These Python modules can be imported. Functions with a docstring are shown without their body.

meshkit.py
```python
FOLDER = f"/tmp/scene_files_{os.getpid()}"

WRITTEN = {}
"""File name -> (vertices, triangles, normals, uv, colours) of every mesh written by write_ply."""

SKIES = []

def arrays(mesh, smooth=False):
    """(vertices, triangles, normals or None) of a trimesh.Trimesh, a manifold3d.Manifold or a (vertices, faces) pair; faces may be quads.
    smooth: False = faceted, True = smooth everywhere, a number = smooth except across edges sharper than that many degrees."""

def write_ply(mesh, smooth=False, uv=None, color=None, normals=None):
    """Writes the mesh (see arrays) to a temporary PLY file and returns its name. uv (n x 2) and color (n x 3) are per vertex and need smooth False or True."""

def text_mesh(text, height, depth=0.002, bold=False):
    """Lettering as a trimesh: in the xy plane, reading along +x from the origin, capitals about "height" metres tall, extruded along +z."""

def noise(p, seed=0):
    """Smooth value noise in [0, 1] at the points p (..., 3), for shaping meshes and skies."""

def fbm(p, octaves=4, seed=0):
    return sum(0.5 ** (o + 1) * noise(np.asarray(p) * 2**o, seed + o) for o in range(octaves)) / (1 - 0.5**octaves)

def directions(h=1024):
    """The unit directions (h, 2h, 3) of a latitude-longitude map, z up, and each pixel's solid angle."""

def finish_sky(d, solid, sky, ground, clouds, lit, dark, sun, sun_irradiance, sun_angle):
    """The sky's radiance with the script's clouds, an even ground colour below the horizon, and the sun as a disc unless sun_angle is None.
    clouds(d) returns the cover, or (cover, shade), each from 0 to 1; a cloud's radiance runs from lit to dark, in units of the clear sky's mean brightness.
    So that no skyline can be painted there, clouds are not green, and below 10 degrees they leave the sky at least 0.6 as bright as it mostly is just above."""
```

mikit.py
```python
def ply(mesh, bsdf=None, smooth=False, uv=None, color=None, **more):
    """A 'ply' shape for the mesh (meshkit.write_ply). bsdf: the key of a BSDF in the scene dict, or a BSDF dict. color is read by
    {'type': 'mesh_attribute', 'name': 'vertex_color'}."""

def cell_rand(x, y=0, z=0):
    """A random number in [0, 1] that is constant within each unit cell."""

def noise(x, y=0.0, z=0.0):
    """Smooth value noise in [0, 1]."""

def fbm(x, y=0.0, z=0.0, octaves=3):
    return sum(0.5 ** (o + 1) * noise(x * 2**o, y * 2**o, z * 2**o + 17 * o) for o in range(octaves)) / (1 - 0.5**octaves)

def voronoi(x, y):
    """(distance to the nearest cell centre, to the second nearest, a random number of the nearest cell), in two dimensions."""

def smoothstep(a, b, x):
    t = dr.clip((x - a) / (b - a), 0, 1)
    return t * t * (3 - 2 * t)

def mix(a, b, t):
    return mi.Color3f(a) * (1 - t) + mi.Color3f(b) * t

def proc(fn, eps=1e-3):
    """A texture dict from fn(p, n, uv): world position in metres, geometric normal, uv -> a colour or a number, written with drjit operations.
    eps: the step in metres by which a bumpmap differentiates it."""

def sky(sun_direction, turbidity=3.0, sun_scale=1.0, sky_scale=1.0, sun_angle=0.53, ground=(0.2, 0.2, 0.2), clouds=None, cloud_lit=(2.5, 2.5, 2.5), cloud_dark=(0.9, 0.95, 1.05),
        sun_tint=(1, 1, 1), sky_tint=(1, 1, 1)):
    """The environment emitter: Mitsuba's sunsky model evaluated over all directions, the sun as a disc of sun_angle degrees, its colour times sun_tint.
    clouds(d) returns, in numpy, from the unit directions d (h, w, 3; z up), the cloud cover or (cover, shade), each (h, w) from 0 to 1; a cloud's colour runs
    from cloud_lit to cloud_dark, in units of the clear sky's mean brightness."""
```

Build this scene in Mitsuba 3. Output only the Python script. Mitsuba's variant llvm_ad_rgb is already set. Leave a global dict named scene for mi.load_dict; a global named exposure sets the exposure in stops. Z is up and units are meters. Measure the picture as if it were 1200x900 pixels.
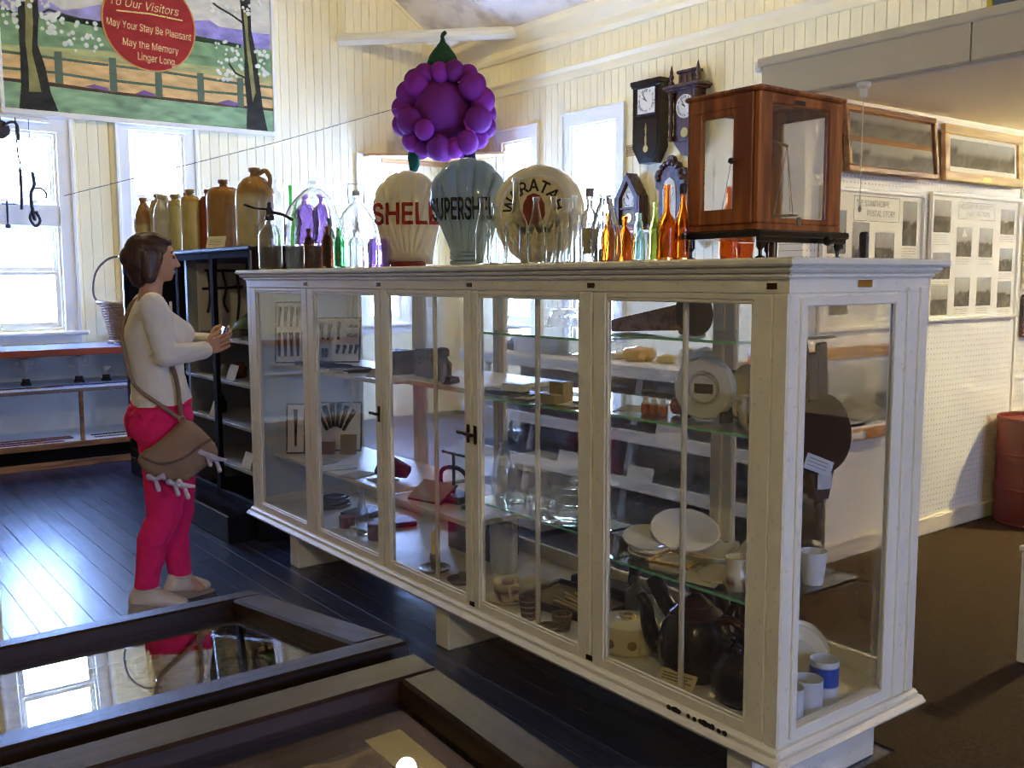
import math, random
import numpy as np, trimesh, mitsuba as mi, drjit as dr, mikit, meshkit
import manifold3d as m3
from shapely.geometry import Polygon, LineString, Point
from shapely.ops import unary_union
from scipy.spatial import Delaunay
T = mi.ScalarTransform4f
random.seed(7); RNG = np.random.default_rng(7)
scene, labels = {}, {}

# ------------------------------------------------------------------ camera, light, exposure
CAM_FWD = [0.59880197, 0.79359865, -0.10787672]; CAM_UP = [0.06848366, 0.08346535, 0.99415468]
scene['camera'] = dict(type='perspective', fov=2 * math.degrees(math.atan(600 / 1140.0)), fov_axis='x', near_clip=0.02, far_clip=100.0,
    to_world=T().look_at(origin=[0, 0, 1.5], target=[CAM_FWD[0], CAM_FWD[1], 1.5 + CAM_FWD[2]], up=CAM_UP))
exposure = 0.6
DAY = (12.0, 20.0, 45.0)        # daylight behind the panes of the windows in view
DAY_LOW = (4.0, 5.5, 10.6)    # the shaded windows behind the visitor's viewpoint
LAMP = (245.0, 196.0, 104.0)      # warm bulb of the side room

FILL_LAMP = (0.90, 0.78, 0.40)   # warm fill from the lamps added out of view in the hall

# ------------------------------------------------------------------ colour and materials
def lin(h):
    c = np.array([int(h[i:i + 2], 16) for i in (1, 3, 5)]) / 255.0
    return np.where(c < 0.04045, c / 12.92, ((c + 0.055) / 1.055) ** 2.4)
def rgb(h): return {'type': 'rgb', 'value': [float(x) for x in (lin(h) if isinstance(h, str) else h)]}
VC = {'type': 'mesh_attribute', 'name': 'vertex_color'}
def princ(c, r, s=0.5, **k): return dict(type='twosided', bsdf=dict(type='principled', base_color=c, roughness=r, specular=s, **k))
B = scene
def l3(h): return [float(x) for x in lin(h)]
B['m_matte'] = princ(VC, 0.85, 0.2)
B['m_satin'] = princ(VC, 0.45, 0.4)
B['m_gloss'] = princ(VC, 0.14, 0.42)
B['m_cloth'] = princ(VC, 0.9, 0.1, sheen=0.4)
B['m_metal'] = princ(VC, 0.32, 0.5, metallic=0.9)
COLOURED = ('m_matte', 'm_satin', 'm_gloss', 'm_cloth', 'm_metal')
def wood(a, b, scale, axis):
    def f(p, n, uv):
        q = [p.x, p.y, p.z]; l = q.pop(axis)
        g = mikit.fbm(q[0] * scale, q[1] * scale, l * scale * 0.06, 3)
        r = mikit.noise(q[0] * scale * 4, q[1] * scale * 4, l * scale * 0.3)
        return mikit.mix(l3(a), l3(b), mikit.smoothstep(0.3, 0.7, g * 0.75 + r * 0.25))
    return mikit.proc(f)
B['m_teak'] = princ(wood('#70391c', '#a5622f', 26, 2), 0.4, 0.4)
B['m_darkwood'] = princ(wood('#150b07', '#2f1d13', 20, 0), 0.45, 0.3)
B['m_darkwood_end'] = princ(wood('#150b07', '#2f1d13', 20, 1), 0.45, 0.3)
B['m_brownwood'] = princ(wood('#5a3420', '#9a6a3c', 24, 0), 0.45, 0.4)
B['m_carved'] = princ(wood('#241310', '#4c2a20', 40, 2), 0.4, 0.5)
B['m_pine'] = princ(wood('#b98a50', '#dcb27a', 22, 0), 0.5, 0.4)
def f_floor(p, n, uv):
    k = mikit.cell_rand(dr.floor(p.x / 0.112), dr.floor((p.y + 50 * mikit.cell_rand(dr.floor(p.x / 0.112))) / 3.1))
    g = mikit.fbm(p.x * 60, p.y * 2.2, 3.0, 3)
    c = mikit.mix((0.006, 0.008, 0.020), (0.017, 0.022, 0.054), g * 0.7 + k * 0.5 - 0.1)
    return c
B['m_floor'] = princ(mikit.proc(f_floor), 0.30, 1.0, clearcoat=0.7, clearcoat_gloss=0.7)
def f_carpet(p, n, uv):
    return mikit.mix((0.016, 0.0105, 0.0065), (0.033, 0.022, 0.014), mikit.fbm(p.x * 160, p.y * 160, 2, 2))
B['m_carpet'] = princ(mikit.proc(f_carpet), 0.9, 0.1)
def f_ceil(p, n, uv):
    return mikit.mix(l3('#c6bdb0'), l3('#e8e0d4'), mikit.smoothstep(0.25, 0.62, mikit.fbm(p.x * 5, p.y * 5, p.z * 5, 4)))
B['m_ceiling'] = princ(mikit.proc(f_ceil), 0.85, 0.2)
def f_peg(p, n, uv):
    a = dr.abs(p.x / 0.032 - dr.round(p.x / 0.032)) ; b = dr.abs(p.z / 0.032 - dr.round(p.z / 0.032))
    hole = mikit.smoothstep(0.17, 0.10, dr.sqrt(a * a + b * b))
    return mikit.mix(l3('#f1ead6'), l3('#a0957d'), hole)
B['m_pegboard'] = princ(mikit.proc(f_peg), 0.6, 0.3)
def f_case(p, n, uv):
    g = mikit.fbm(p.x * 9, p.y * 9, p.z * 3, 4); w = mikit.smoothstep(0.70, 0.80, mikit.fbm(p.x * 60, p.y * 60, p.z * 60, 3))
    return mikit.mix(mikit.mix(l3('#d6cfbb'), l3('#e4dfd0'), g), l3('#b3a288'), w * 0.35)
B['m_casepaint'] = princ(mikit.proc(f_case), 0.34, 0.5)
def f_map(p, n, uv):
    d1, d2, k = mikit.voronoi(p.x * 4.2 + mikit.noise(p.x * 9, p.y * 9) * 0.5, p.y * 4.2)
    g = mikit.fbm(p.x * 24, p.y * 24, 1, 4)
    c = mikit.mix(l3('#3a352c'), l3('#7d7360'), g * 0.6 + k * 0.45)
    return mikit.mix(l3('#a3936a'), c, mikit.smoothstep(0.02, 0.07, d2 - d1))
B['m_map'] = princ(mikit.proc(f_map), 0.7, 0.3)
def f_photo(p, n, uv):
    g = mikit.fbm(p.x * 14, p.y * 14, 5, 5)
    return mikit.mix(l3('#1a1b19'), l3('#5d5a50'), mikit.smoothstep(0.25, 0.75, g))
B['m_print'] = princ(mikit.proc(f_photo), 0.7, 0.3)
B['m_pane'] = {'type': 'thindielectric', 'int_ior': 1.5}
def glass(k, t): B['m_glass_' + k] = {'type': 'dielectric', 'int_ior': 1.5, 'ext_ior': 1.0, 'specular_transmittance': rgb(t)}
glass('clear', (0.99, 0.995, 0.992)); glass('aqua', (0.84, 0.97, 0.94)); glass('green', (0.52, 0.80, 0.50)); glass('lime', (0.88, 0.93, 0.52))
glass('amber', (0.85, 0.50, 0.20)); glass('brown', (0.66, 0.42, 0.26)); glass('violet', (0.80, 0.68, 0.96)); glass('dark', (0.42, 0.48, 0.38)); glass('smoke', (0.97, 0.975, 0.955))
B['m_sheet'] = {'type': 'dielectric', 'int_ior': 1.5, 'ext_ior': 1.0, 'specular_transmittance': rgb((0.88, 0.97, 0.94))}

# ------------------------------------------------------------------ names, labels, mesh helpers
used = {}
def num(name):
    k = used.get(name, 0); used[name] = k + 1
    return name if k == 0 else f'{name}_{k:03d}'
def tag(key, label=None, cat=None, group=None, kind=None):
    d = {k: v for k, v in (('label', label), ('category', cat), ('group', group), ('kind', kind)) if v}
    if d: labels[key] = d
    return key
def col(c, n):
    c = lin(c) if isinstance(c, str) else np.asarray(c, float)
    return np.tile(c, (n, 1)) if c.ndim == 1 else c
def put(key, mesh, mat, color=None, smooth=False, M=None, **more):
    """one entry; color (hex, rgb, or function of the vertices) for the coloured materials"""
    if hasattr(mesh, 'to_mesh'): mesh = mani(mesh)
    if M is not None: mesh = mesh.copy(); mesh.apply_transform(M)
    if mat in COLOURED:
        if not isinstance(smooth, bool): mesh = trimesh.graph.smooth_shade(mesh, angle=np.radians(smooth), facet_minarea=None); smooth = True
        c = color(np.array(mesh.vertices)) if callable(color) else col('#808080' if color is None else color, len(mesh.vertices))
        scene[key] = mikit.ply(mesh, mat, smooth, color=c, **more)
    else: scene[key] = mikit.ply(mesh, mat, smooth, **more)
    return key
def sub(parent, name, mesh, mat, color=None, smooth=False, M=None, **more): return put(num(parent + '__' + name), mesh, mat, color, smooth, M, **more)
def mani(m):
    q = m.to_mesh(); return trimesh.Trimesh(q.vert_properties[:, :3], q.tri_verts, process=False)
def join(*ms):
    ms = [x for m in ms for x in (m if isinstance(m, (list, tuple)) else [m])]
    return trimesh.util.concatenate([mani(m) if hasattr(m, 'to_mesh') else m for m in ms])
def _cham():
    s = np.array([[x, y, z] for x in (-1, 1) for y in (-1, 1) for z in (-1, 1)], float)
    v = np.vstack([s * [1, 1, 1] for _ in range(3)]); i = np.repeat(np.arange(3), 8)
    pts = v * 10.0; pts[np.arange(24), i] += v[np.arange(24), i] * 1.0
    h = trimesh.Trimesh(pts, trimesh.convex.convex_hull(pts).faces, process=False)
    hv = trimesh.convex.convex_hull(pts)
    return np.sign(np.array(hv.vertices)), (np.abs(np.array(hv.vertices)) > 10.5), np.array(hv.faces)
CS, CP, CF = _cham()
def box(x0, x1, y0, y1, z0, z1, b=0.0):
    lo, hi = np.minimum([x0, y0, z0], [x1, y1, z1]), np.maximum([x0, y0, z0], [x1, y1, z1])
    if b <= 0:
        m = trimesh.creation.box(hi - lo); m.apply_translation((lo + hi) / 2); return m
    b = min(b, 0.45 * float((hi - lo).min()))
    half = (hi - lo) / 2
    return trimesh.Trimesh((lo + hi) / 2 + CS * (half - np.where(CP, 0, b)), CF, process=False)
def lathe(prof, n=28): return trimesh.creation.revolve(np.asarray(prof, float), sections=n)
def move(x=0, y=0, z=0, rz=0, s=1.0, rx=0, ry=0):
    M = trimesh.transformations.euler_matrix(math.radians(rx), math.radians(ry), math.radians(rz), 'sxyz')
    M[:3, :3] *= s; M[:3, 3] = [x, y, z]; return M
def face(n, o, tilt=0):
    """right, up, out of a face with horizontal normal n at o"""
    n = np.array(n, float); n /= np.linalg.norm(n); r = np.cross([0, 0, 1], n)
    M = np.eye(4); M[:3, 0], M[:3, 1], M[:3, 2], M[:3, 3] = r, [0, 0, 1], n, o
    return M @ trimesh.transformations.rotation_matrix(math.radians(tilt), [1, 0, 0])
def tube(pts, r, n=8):
    p = np.asarray(pts, float); r = np.broadcast_to(r, len(p)).astype(float)
    t = np.gradient(p, axis=0); t /= np.linalg.norm(t, axis=1, keepdims=True) + 1e-12
    a = np.cross(t[0], [0.31, 0.2, 0.93]); a /= np.linalg.norm(a); ring = []
    for i in range(len(p)):
        a = a - t[i] * (a @ t[i]); a /= np.linalg.norm(a); b = np.cross(t[i], a)
        ang = np.arange(n) * 2 * np.pi / n
        ring.append(p[i] + r[i] * (np.cos(ang)[:, None] * a + np.sin(ang)[:, None] * b))
    v = np.vstack(ring + [p[:1], p[-1:]]); f = []
    for i in range(len(p) - 1):
        for j in range(n):
            k = (j + 1) % n; f += [[i * n + j, i * n + k, (i + 1) * n + k], [i * n + j, (i + 1) * n + k, (i + 1) * n + j]]
    e = len(p) * n; l = (len(p) - 1) * n
    for j in range(n): k = (j + 1) % n; f += [[e, k, j], [e + 1, l + j, l + k]]
    return trimesh.Trimesh(v, f, process=False)
def curve(pts, k=8):
    p = np.asarray(pts, float); q = np.vstack([2 * p[0] - p[1], p, 2 * p[-1] - p[-2]]); out = []
    for i in range(1, len(q) - 2):
        for t in np.linspace(0, 1, k, endpoint=False):
            a, b, c, d = q[i - 1:i + 3]
            out.append(0.5 * (2 * b + (c - a) * t + (2 * a - 5 * b + 4 * c - d) * t * t + (3 * b - a - 3 * c + d) * t ** 3))
    return np.array(out + [p[-1]])
def extrude(poly, h):
    gs = [g for g in getattr(poly, 'geoms', [poly]) if isinstance(g, Polygon) and g.area > 1e-9]
    return trimesh.util.concatenate([trimesh.creation.extrude_polygon(g, h, engine='earcut') for g in gs])
def ell(c, r, n=24): return m3.Manifold.sphere(1.0, n).scale(list(np.broadcast_to(r, 3).astype(float))).translate(list(map(float, c)))
def hull(*ms): return m3.Manifold.batch_hull(list(ms))
def chain(ps, rs, n=20): return [hull(ell(ps[i], rs[i], n), ell(ps[i + 1], rs[i + 1], n)) for i in range(len(ps) - 1)]
def blend(ms, length, it=12):
    m = m3.Manifold.batch_boolean(ms, m3.OpType.Add).refine_to_length(length)
    t = mani(m); t.merge_vertices(); trimesh.smoothing.filter_taubin(t, lamb=0.5, nu=0.52, iterations=it); return t
def pillow(poly, thick, step, power=0.5):
    """two domed skins over an outline in xy, closed at the rim"""
    b = poly.boundary; L = b.length
    rim = np.array([b.interpolate(s).coords[0] for s in np.arange(0, L, step)])
    x0, y0, x1, y1 = poly.bounds; g = np.array([[x, y] for x in np.arange(x0, x1, step) for y in np.arange(y0, y1, step) if poly.buffer(-step * 0.5).contains(Point(x, y))])
    p = np.vstack([rim, g]) if len(g) else rim
    d = np.array([b.distance(Point(q)) for q in p]); d[:len(rim)] = 0; h = thick / 2 * np.minimum(1, d / max(d.max(), 1e-6) * 1.25) ** power
    tri = Delaunay(p).simplices; c = p[tri].mean(1); tri = tri[[poly.contains(Point(q)) for q in c]]
    e = p[tri]; s = np.cross(e[:, 1] - e[:, 0], e[:, 2] - e[:, 0]); tri = np.where((s > 0)[:, None], tri, tri[:, ::-1])
    n, k = len(p), len(rim); bi = np.where(np.arange(n) < k, np.arange(n), np.arange(n) + n - k)
    v = np.vstack([np.c_[p, h], np.c_[p[k:], -h[k:]]])
    return trimesh.Trimesh(v, np.vstack([tri, bi[tri][:, ::-1]]), process=False)
def text(s, h, d=0.0006, bold=False, w=None):
    m = meshkit.text_mesh(s, h, d, bold); x0, x1 = m.bounds[:, 0]
    m.apply_translation([-(x0 + x1) / 2, 0, 0])
    if w: m.apply_scale([w / (x1 - x0), 1, 1])
    return m
def shade(c, k): return np.clip(lin(c) * k, 0, 1)
def frame_mesh(w, h, rail, d, b=0.004):
    """a rectangular frame in xy centred at the origin, d thick along z"""
    return join(box(-w / 2, w / 2, h / 2 - rail, h / 2, 0, d, b), box(-w / 2, w / 2, -h / 2, -h / 2 + rail, 0, d, b),
                box(-w / 2, -w / 2 + rail, -h / 2 + rail, h / 2 - rail, 0, d, b), box(w / 2 - rail, w / 2, -h / 2 + rail, h / 2 - rail, 0, d, b))
def old_photo(w, h, seed, n=26, sky=0.5, tint=(1.0, 0.98, 0.92)):
    """a flat printed picture: a grid of grey tones; returns mesh, colours"""
    nx = max(6, int(n * w / max(w, h))); ny = max(6, int(n * h / max(w, h)))
    X, Y = np.meshgrid(np.linspace(-w / 2, w / 2, nx), np.linspace(-h / 2, h / 2, ny)); u, v = X / w + 0.5, Y / h + 0.5
    g = meshkit.fbm(np.stack([u * 7 * w / h, v * 7, v * 0], -1), 4, seed); hz = sky + 0.12 * (meshkit.noise(np.stack([u * 5, v * 0, v * 0], -1), seed + 3) - 0.5)
    tone = np.where(v > hz, 0.52 + 0.25 * (v - hz) + 0.15 * (g - 0.5), 0.06 + 0.5 * np.clip(g - 0.28, 0, 1) ** 1.2 + 0.14 * (hz - v))
    i = np.arange(nx * ny).reshape(ny, nx); a, b, c, d = i[:-1, :-1].ravel(), i[:-1, 1:].ravel(), i[1:, 1:].ravel(), i[1:, :-1].ravel()
    m = trimesh.Trimesh(np.c_[X.ravel(), Y.ravel(), X.ravel() * 0], np.vstack([np.c_[a, b, c], np.c_[a, c, d]]), process=False)
    return m, np.clip(tone.ravel()[:, None] ** 1.25 * 0.62 * np.array(tint), 0.01, 1)
# ------------------------------------------------------------------ the room
YB, XR = 9.2, 6.155                 # far gable wall, long wall with the clocks
CREAM = '#f2e5b8'
def roof(x): return min(3.93 + (XR - x) * 0.66, 5.6)
def structure(name, mesh, mat, label, color=None, smooth=False):
    put(name, mesh, mat, color, smooth); tag(name, label, kind='structure'); return name
# floor and its boards
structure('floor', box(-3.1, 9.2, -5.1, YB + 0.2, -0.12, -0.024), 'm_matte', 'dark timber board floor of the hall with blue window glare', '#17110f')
n = 0
for i, x in enumerate(np.arange(-3.0, 9.1, 0.112)):
    y = -5.0; rr = random.Random(i); cuts = [-5.0, 1.2 + 2.2 * rr.random(), 5.0 + 2.5 * rr.random(), YB] if 0.0 < x < 7.5 else [-5.0, YB]
    for a, b in zip(cuts, cuts[1:]):
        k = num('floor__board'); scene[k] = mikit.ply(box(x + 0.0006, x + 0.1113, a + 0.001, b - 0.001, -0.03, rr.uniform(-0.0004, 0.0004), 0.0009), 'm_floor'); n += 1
def boards(wall, along, lo, hi, w, top, holes, tf):
    """tongue and groove boards; tf(u0, u1, z0, z1) makes one; holes are (u0, u1, z0, z1)"""
    for i, u in enumerate(np.arange(lo, hi - 0.01, w)):
        r = random.Random(i * 7 + len(wall)); u1 = min(u + w, hi); segs = [(0.0, top((u + u1) / 2))]
        for h0, h1, z0, z1 in holes:
            if (u + u1) / 2 > h0 and (u + u1) / 2 < h1: segs = [q for a, b in segs for q in ((a, min(b, z0)), (max(a, z1), b)) if q[1] - q[0] > 0.02]
        c = shade(CREAM, r.uniform(0.975, 1.015))
        for a, b in segs: put(num(wall + '__board'), tf(u + 0.0010, u1 - 0.0010, a, b), 'm_satin', c)
def backing(lo, hi, top, holes, tf):
    """solid wall behind the boards, left open at the windows"""
    us = sorted({lo, hi, *[h[0] for h in holes], *[h[1] for h in holes]}); out = []
    for a, b in zip(us, us[1:]):
        segs = [(0.0, top)]
        for h0, h1, z0, z1 in holes:
            if h0 - 1e-6 <= a and b <= h1 + 1e-6: segs = [q for s, t in segs for q in ((s, min(t, z0)), (max(s, z1), t)) if q[1] - q[0] > 0.01]
        out += [tf(a, b, s, t) for s, t in segs]
    return join(out)
# gable wall (normal -y): openings in x, z
W1, W2, W3 = (1.40, 2.02, 1.08, 2.76), (2.63, 3.12, 1.05, 2.84), (5.00, 5.46, 1.05, 2.69)
GH = [W1, W2, W3]
structure('wall_back', backing(-3.1, XR + 0.1, 5.8, GH, lambda a, b, s, t: box(a, b, YB, YB + 0.12, s, t)), 'm_matte', 'cream timber gable wall of vertical boards with three windows', '#d8c898')
boards('wall_back', 'x', -3.0, XR, 0.091, roof, GH, lambda a, b, s, t: box(a, b, YB - 0.018, YB + 0.001, s, t, 0.003))
# long wall (normal -x): openings in y, z
W4, W5 = (7.78, 8.27, 1.05, 2.89), (6.55, 7.18, 1.05, 2.92)
RH = [W5, W4]
structure('wall_upper', box(XR, XR + .12, -5.1, 3.15, 2.44, 4.1), 'm_matte', 'plain wall high above the low side room', '#d8c898')
structure('wall_right', backing(3.15, YB, 4.1, RH, lambda a, b, s, t: box(XR, XR + 0.12, a, b, s, t)), 'm_matte', 'cream timber side wall of vertical boards with clocks and two windows', '#d8c898')
boards('wall_right', 'y', 2.4, YB - 0.018, 0.094, lambda u: 3.93, RH + [(2.3, 3.15, -.1, 2.44)], lambda a, b, s, t: box(XR - 0.018, XR + 0.001, a, b, s, t, 0.003))
# the rest of the shell
structure('wall_left', backing(-5.1, YB + 0.1, 5.8, [], lambda a, b, s, t: box(-3.12, -3.0, a, b, s, t)), 'm_matte', 'brown timber side wall of the hall opposite the clocks', '#8a7550')
FH = [(0.7, 1.9, 0.6, 2.7), (2.5, 3.7, 0.6, 2.7)]
structure('wall_front', backing(-3.0, 9.2, 5.8, FH, lambda a, b, s, t: box(a, b, -5.12, -5.0, s, t)), 'm_matte', 'brown timber end wall of the hall behind the viewpoint', '#8a7550')
sl = math.hypot(2.6, 2.6 * 0.66)
def slope(xa, xb): return trimesh.Trimesh([[xa, -5.1, roof(xa) + (xa > XR) * -.066], [xa, YB + .1, roof(xa) + (xa > XR) * -.066], [xb, YB + .1, roof(xb)], [xb, -5.1, roof(xb)], [xa, -5.1, roof(xa) + .15], [xa, YB + .1, roof(xa) + .15], [xb, YB + .1, roof(xb) + .15], [xb, -5.1, roof(xb) + .15]], [[0, 1, 2], [0, 2, 3], [4, 6, 5], [4, 7, 6]], process=False)
structure('ceiling', slope(XR + .1, 4.85), 'm_ceiling', 'mottled off white sloping ceiling above the gable wall')
structure('ceiling_ridge', join(slope(4.85, 3.62), box(-3.1, 3.63, -5.1, YB + .1, 5.6, 5.72)), 'm_matte', 'dark timber boarding high over the middle of the hall', '#5c4834')
# cornice and picture rail along the long wall; coving on the gable slope
PAINT = '#f0e3ba'
def run(poly_xz, y0, y1):                      # a moulding profile (x, z) swept along y
    m = extrude(Polygon(poly_xz), y1 - y0); v = np.array(m.vertices); m.vertices = np.c_[v[:, 0], y0 + v[:, 2], v[:, 1]]; m.invert(); return m
X0 = XR - 0.018
structure('trim_1', run([(X0, 3.70), (X0 - .03, 3.70), (X0 - .05, 3.74), (X0 - .05, 3.80), (X0 - .12, 3.90), (X0 - .14, 3.96), (X0, 3.96)], 2.4, YB - .02), 'm_satin', 'cream cornice under the sloping ceiling on the clock wall', PAINT)
structure('trim_2', run([(X0, 3.36), (X0 - .018, 3.36), (X0 - .022, 3.44), (X0 - .045, 3.47), (X0 - .045, 3.485), (X0, 3.49)], 2.4, YB - .02), 'm_satin', 'cream picture rail running below the cornice on the clock wall', PAINT)
d = np.array([4.2 - XR, 0, roof(4.2) - roof(XR)]); 
structure('trim_3', tube([[XR - .03, YB - .03, roof(XR) - .03], [3.75, YB - .03, roof(3.75) - .03]], 0.022, 6), 'm_satin', 'thin cream strip where the gable wall meets the ceiling', PAINT)
structure('trim_4', tube([[XR - .05, 7.85, 3.95], [5.3, 8.33, roof(5.3) - .01], [4.7, 8.35, roof(4.7) - .01]], 0.028, 6), 'm_satin', 'ceiling batten rising from the end of the white brace', '#cfc6b4')
key = put('corner_brace', tube([[4.736, YB - .02, 3.913], [XR - .02, 7.851, 3.927]], 0.062, 8), 'm_satin', '#e9e3d2'); tag(key, 'white octagonal brace across the ceiling corner above the purple bunch of grapes', 'brace')
sub(key, 'light_fitting', join(box(-.16, .16, -.02, .02, -.03, 0, .006), box(-.09, -.05, -.015, .015, -.08, -.02, .004), box(.07, .11, -.015, .015, -.05, -.02, .004)), 'm_gloss', '#f2efe6', M=move(5.52, 8.44, 3.865, -43.5))

# ------------------------------------------------------------------ windows: casing, sashes, panes (each pane full of daylight)
WT = '#eceae2'
def pane(parent, mesh, day=DAY):
    k = num(parent + '__pane'); scene[k] = mikit.ply(mesh, 'm_gloss', False, color=col('#f4f7fb', len(mesh.vertices)), emitter={'type': 'area', 'radiance': rgb(day)}); return k
def window(idx, n, o, w, h, label, rows, cols=1, casing=0.10, day=DAY, sill=True, fancy=True):
    """o: lower middle of the opening on the wall's face, n: out of the wall into the room; rows: the sashes' heights as fractions"""
    M = face(n, o); key = num(f'window_{idx}')
    tag(key, label, kind='structure')
    cs = [box(-w/2 - casing, -w/2, -.02, h + casing, 0, .022, .004), box(w/2, w/2 + casing, -.02, h + casing, 0, .022, .004), box(-w/2 - casing, w/2 + casing, h, h + casing, 0, .024, .004)]
    if fancy: cs += [box(s * (w/2 + casing - .014) - .014, s * (w/2 + casing - .014) + .014, -.02, h + casing + .014, .02, .036, .004) for s in (-1, 1)] + [box(-w/2 - casing, w/2 + casing, h + casing - .014, h + casing + .014, .02, .036, .004)]
    cs += [box(-w/2 - .001, -w/2 + .02, 0, h, -.12, .002), box(w/2 - .02, w/2 + .001, 0, h, -.12, .002), box(-w/2, w/2, h - .02, h + .001, -.12, .002), box(-w/2, w/2, -.001, .02, -.12, .002)]
    sub(key, 'casing', join(cs), 'm_satin', WT, M=M)
    if sill: sub(key, 'sill', join(box(-w/2 - casing - .05, w/2 + casing + .05, -.055, -.018, 0, .085, .010), box(-w/2 - casing, w/2 + casing, -.13, -.055, 0, .02, .004)), 'm_satin', WT, M=M)
    y = 0.02; hh = h - .04
    for i, f in enumerate(rows):
        a, b = y, y + hh * f; y = b; z = -.05 - .03 * (i % 2)
        if f < 0.16: sub(key, 'transom', box(-w/2, w/2, a, b, -.06, .012, .006), 'm_satin', WT, M=M); continue
        s = sub(key, 'sash', join(box(-w/2 + .02, -w/2 + .058, a, b, z, z + .032, .004), box(w/2 - .058, w/2 - .02, a, b, z, z + .032, .004), box(-w/2 + .058, w/2 - .058, a, a + .04, z, z + .032, .004), box(-w/2 + .058, w/2 - .058, b - .03, b, z, z + .032, .004),
              *[box(-w/2 + w * j / cols - .014, -w/2 + w * j / cols + .014, a + .04, b - .03, z + .004, z + .03, .003) for j in range(1, cols)]), 'm_satin', WT, M=M)
        xs = np.linspace(-w/2 + .058, w/2 - .058, cols + 1)
        for j in range(cols): p = box(xs[j] + .002, xs[j + 1] - .002, a + .036, b - .026, z + .010, z + .014); p.apply_transform(M); pane(s, p, day)
    return key
fb = YB - 0.018
window(1, [0, -1, 0], [1.71, fb, W1[2]], 0.62, 1.68, 'tall white sash window behind the hanging iron tools', [0.29, 0.235, 0.115, 0.36], 1, 0.13)
window(2, [0, -1, 0], [2.875, fb, W2[2]], 0.49, 1.79, 'narrow white sash window behind the stoneware flagons', [0.67, 0.33], 1, 0.125)
window(3, [0, -1, 0], [5.23, fb, W3[2]], 0.46, 1.64, 'narrow white window beside the room corner under the grape bunch', [0.5, 0.5], 1, 0.10)
window(4, [-1, 0, 0], [X0, 8.025, W4[2]], 0.49, 1.84, 'narrow white window beside the corner shelf on the clock wall', [0.5, 0.5], 1, 0.12)
window(5, [-1, 0, 0], [X0, 6.865, W5[2]], 0.63, 1.87, 'white window nearest the black wall clock', [0.5, 0.5], 1, 0.12)
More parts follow.
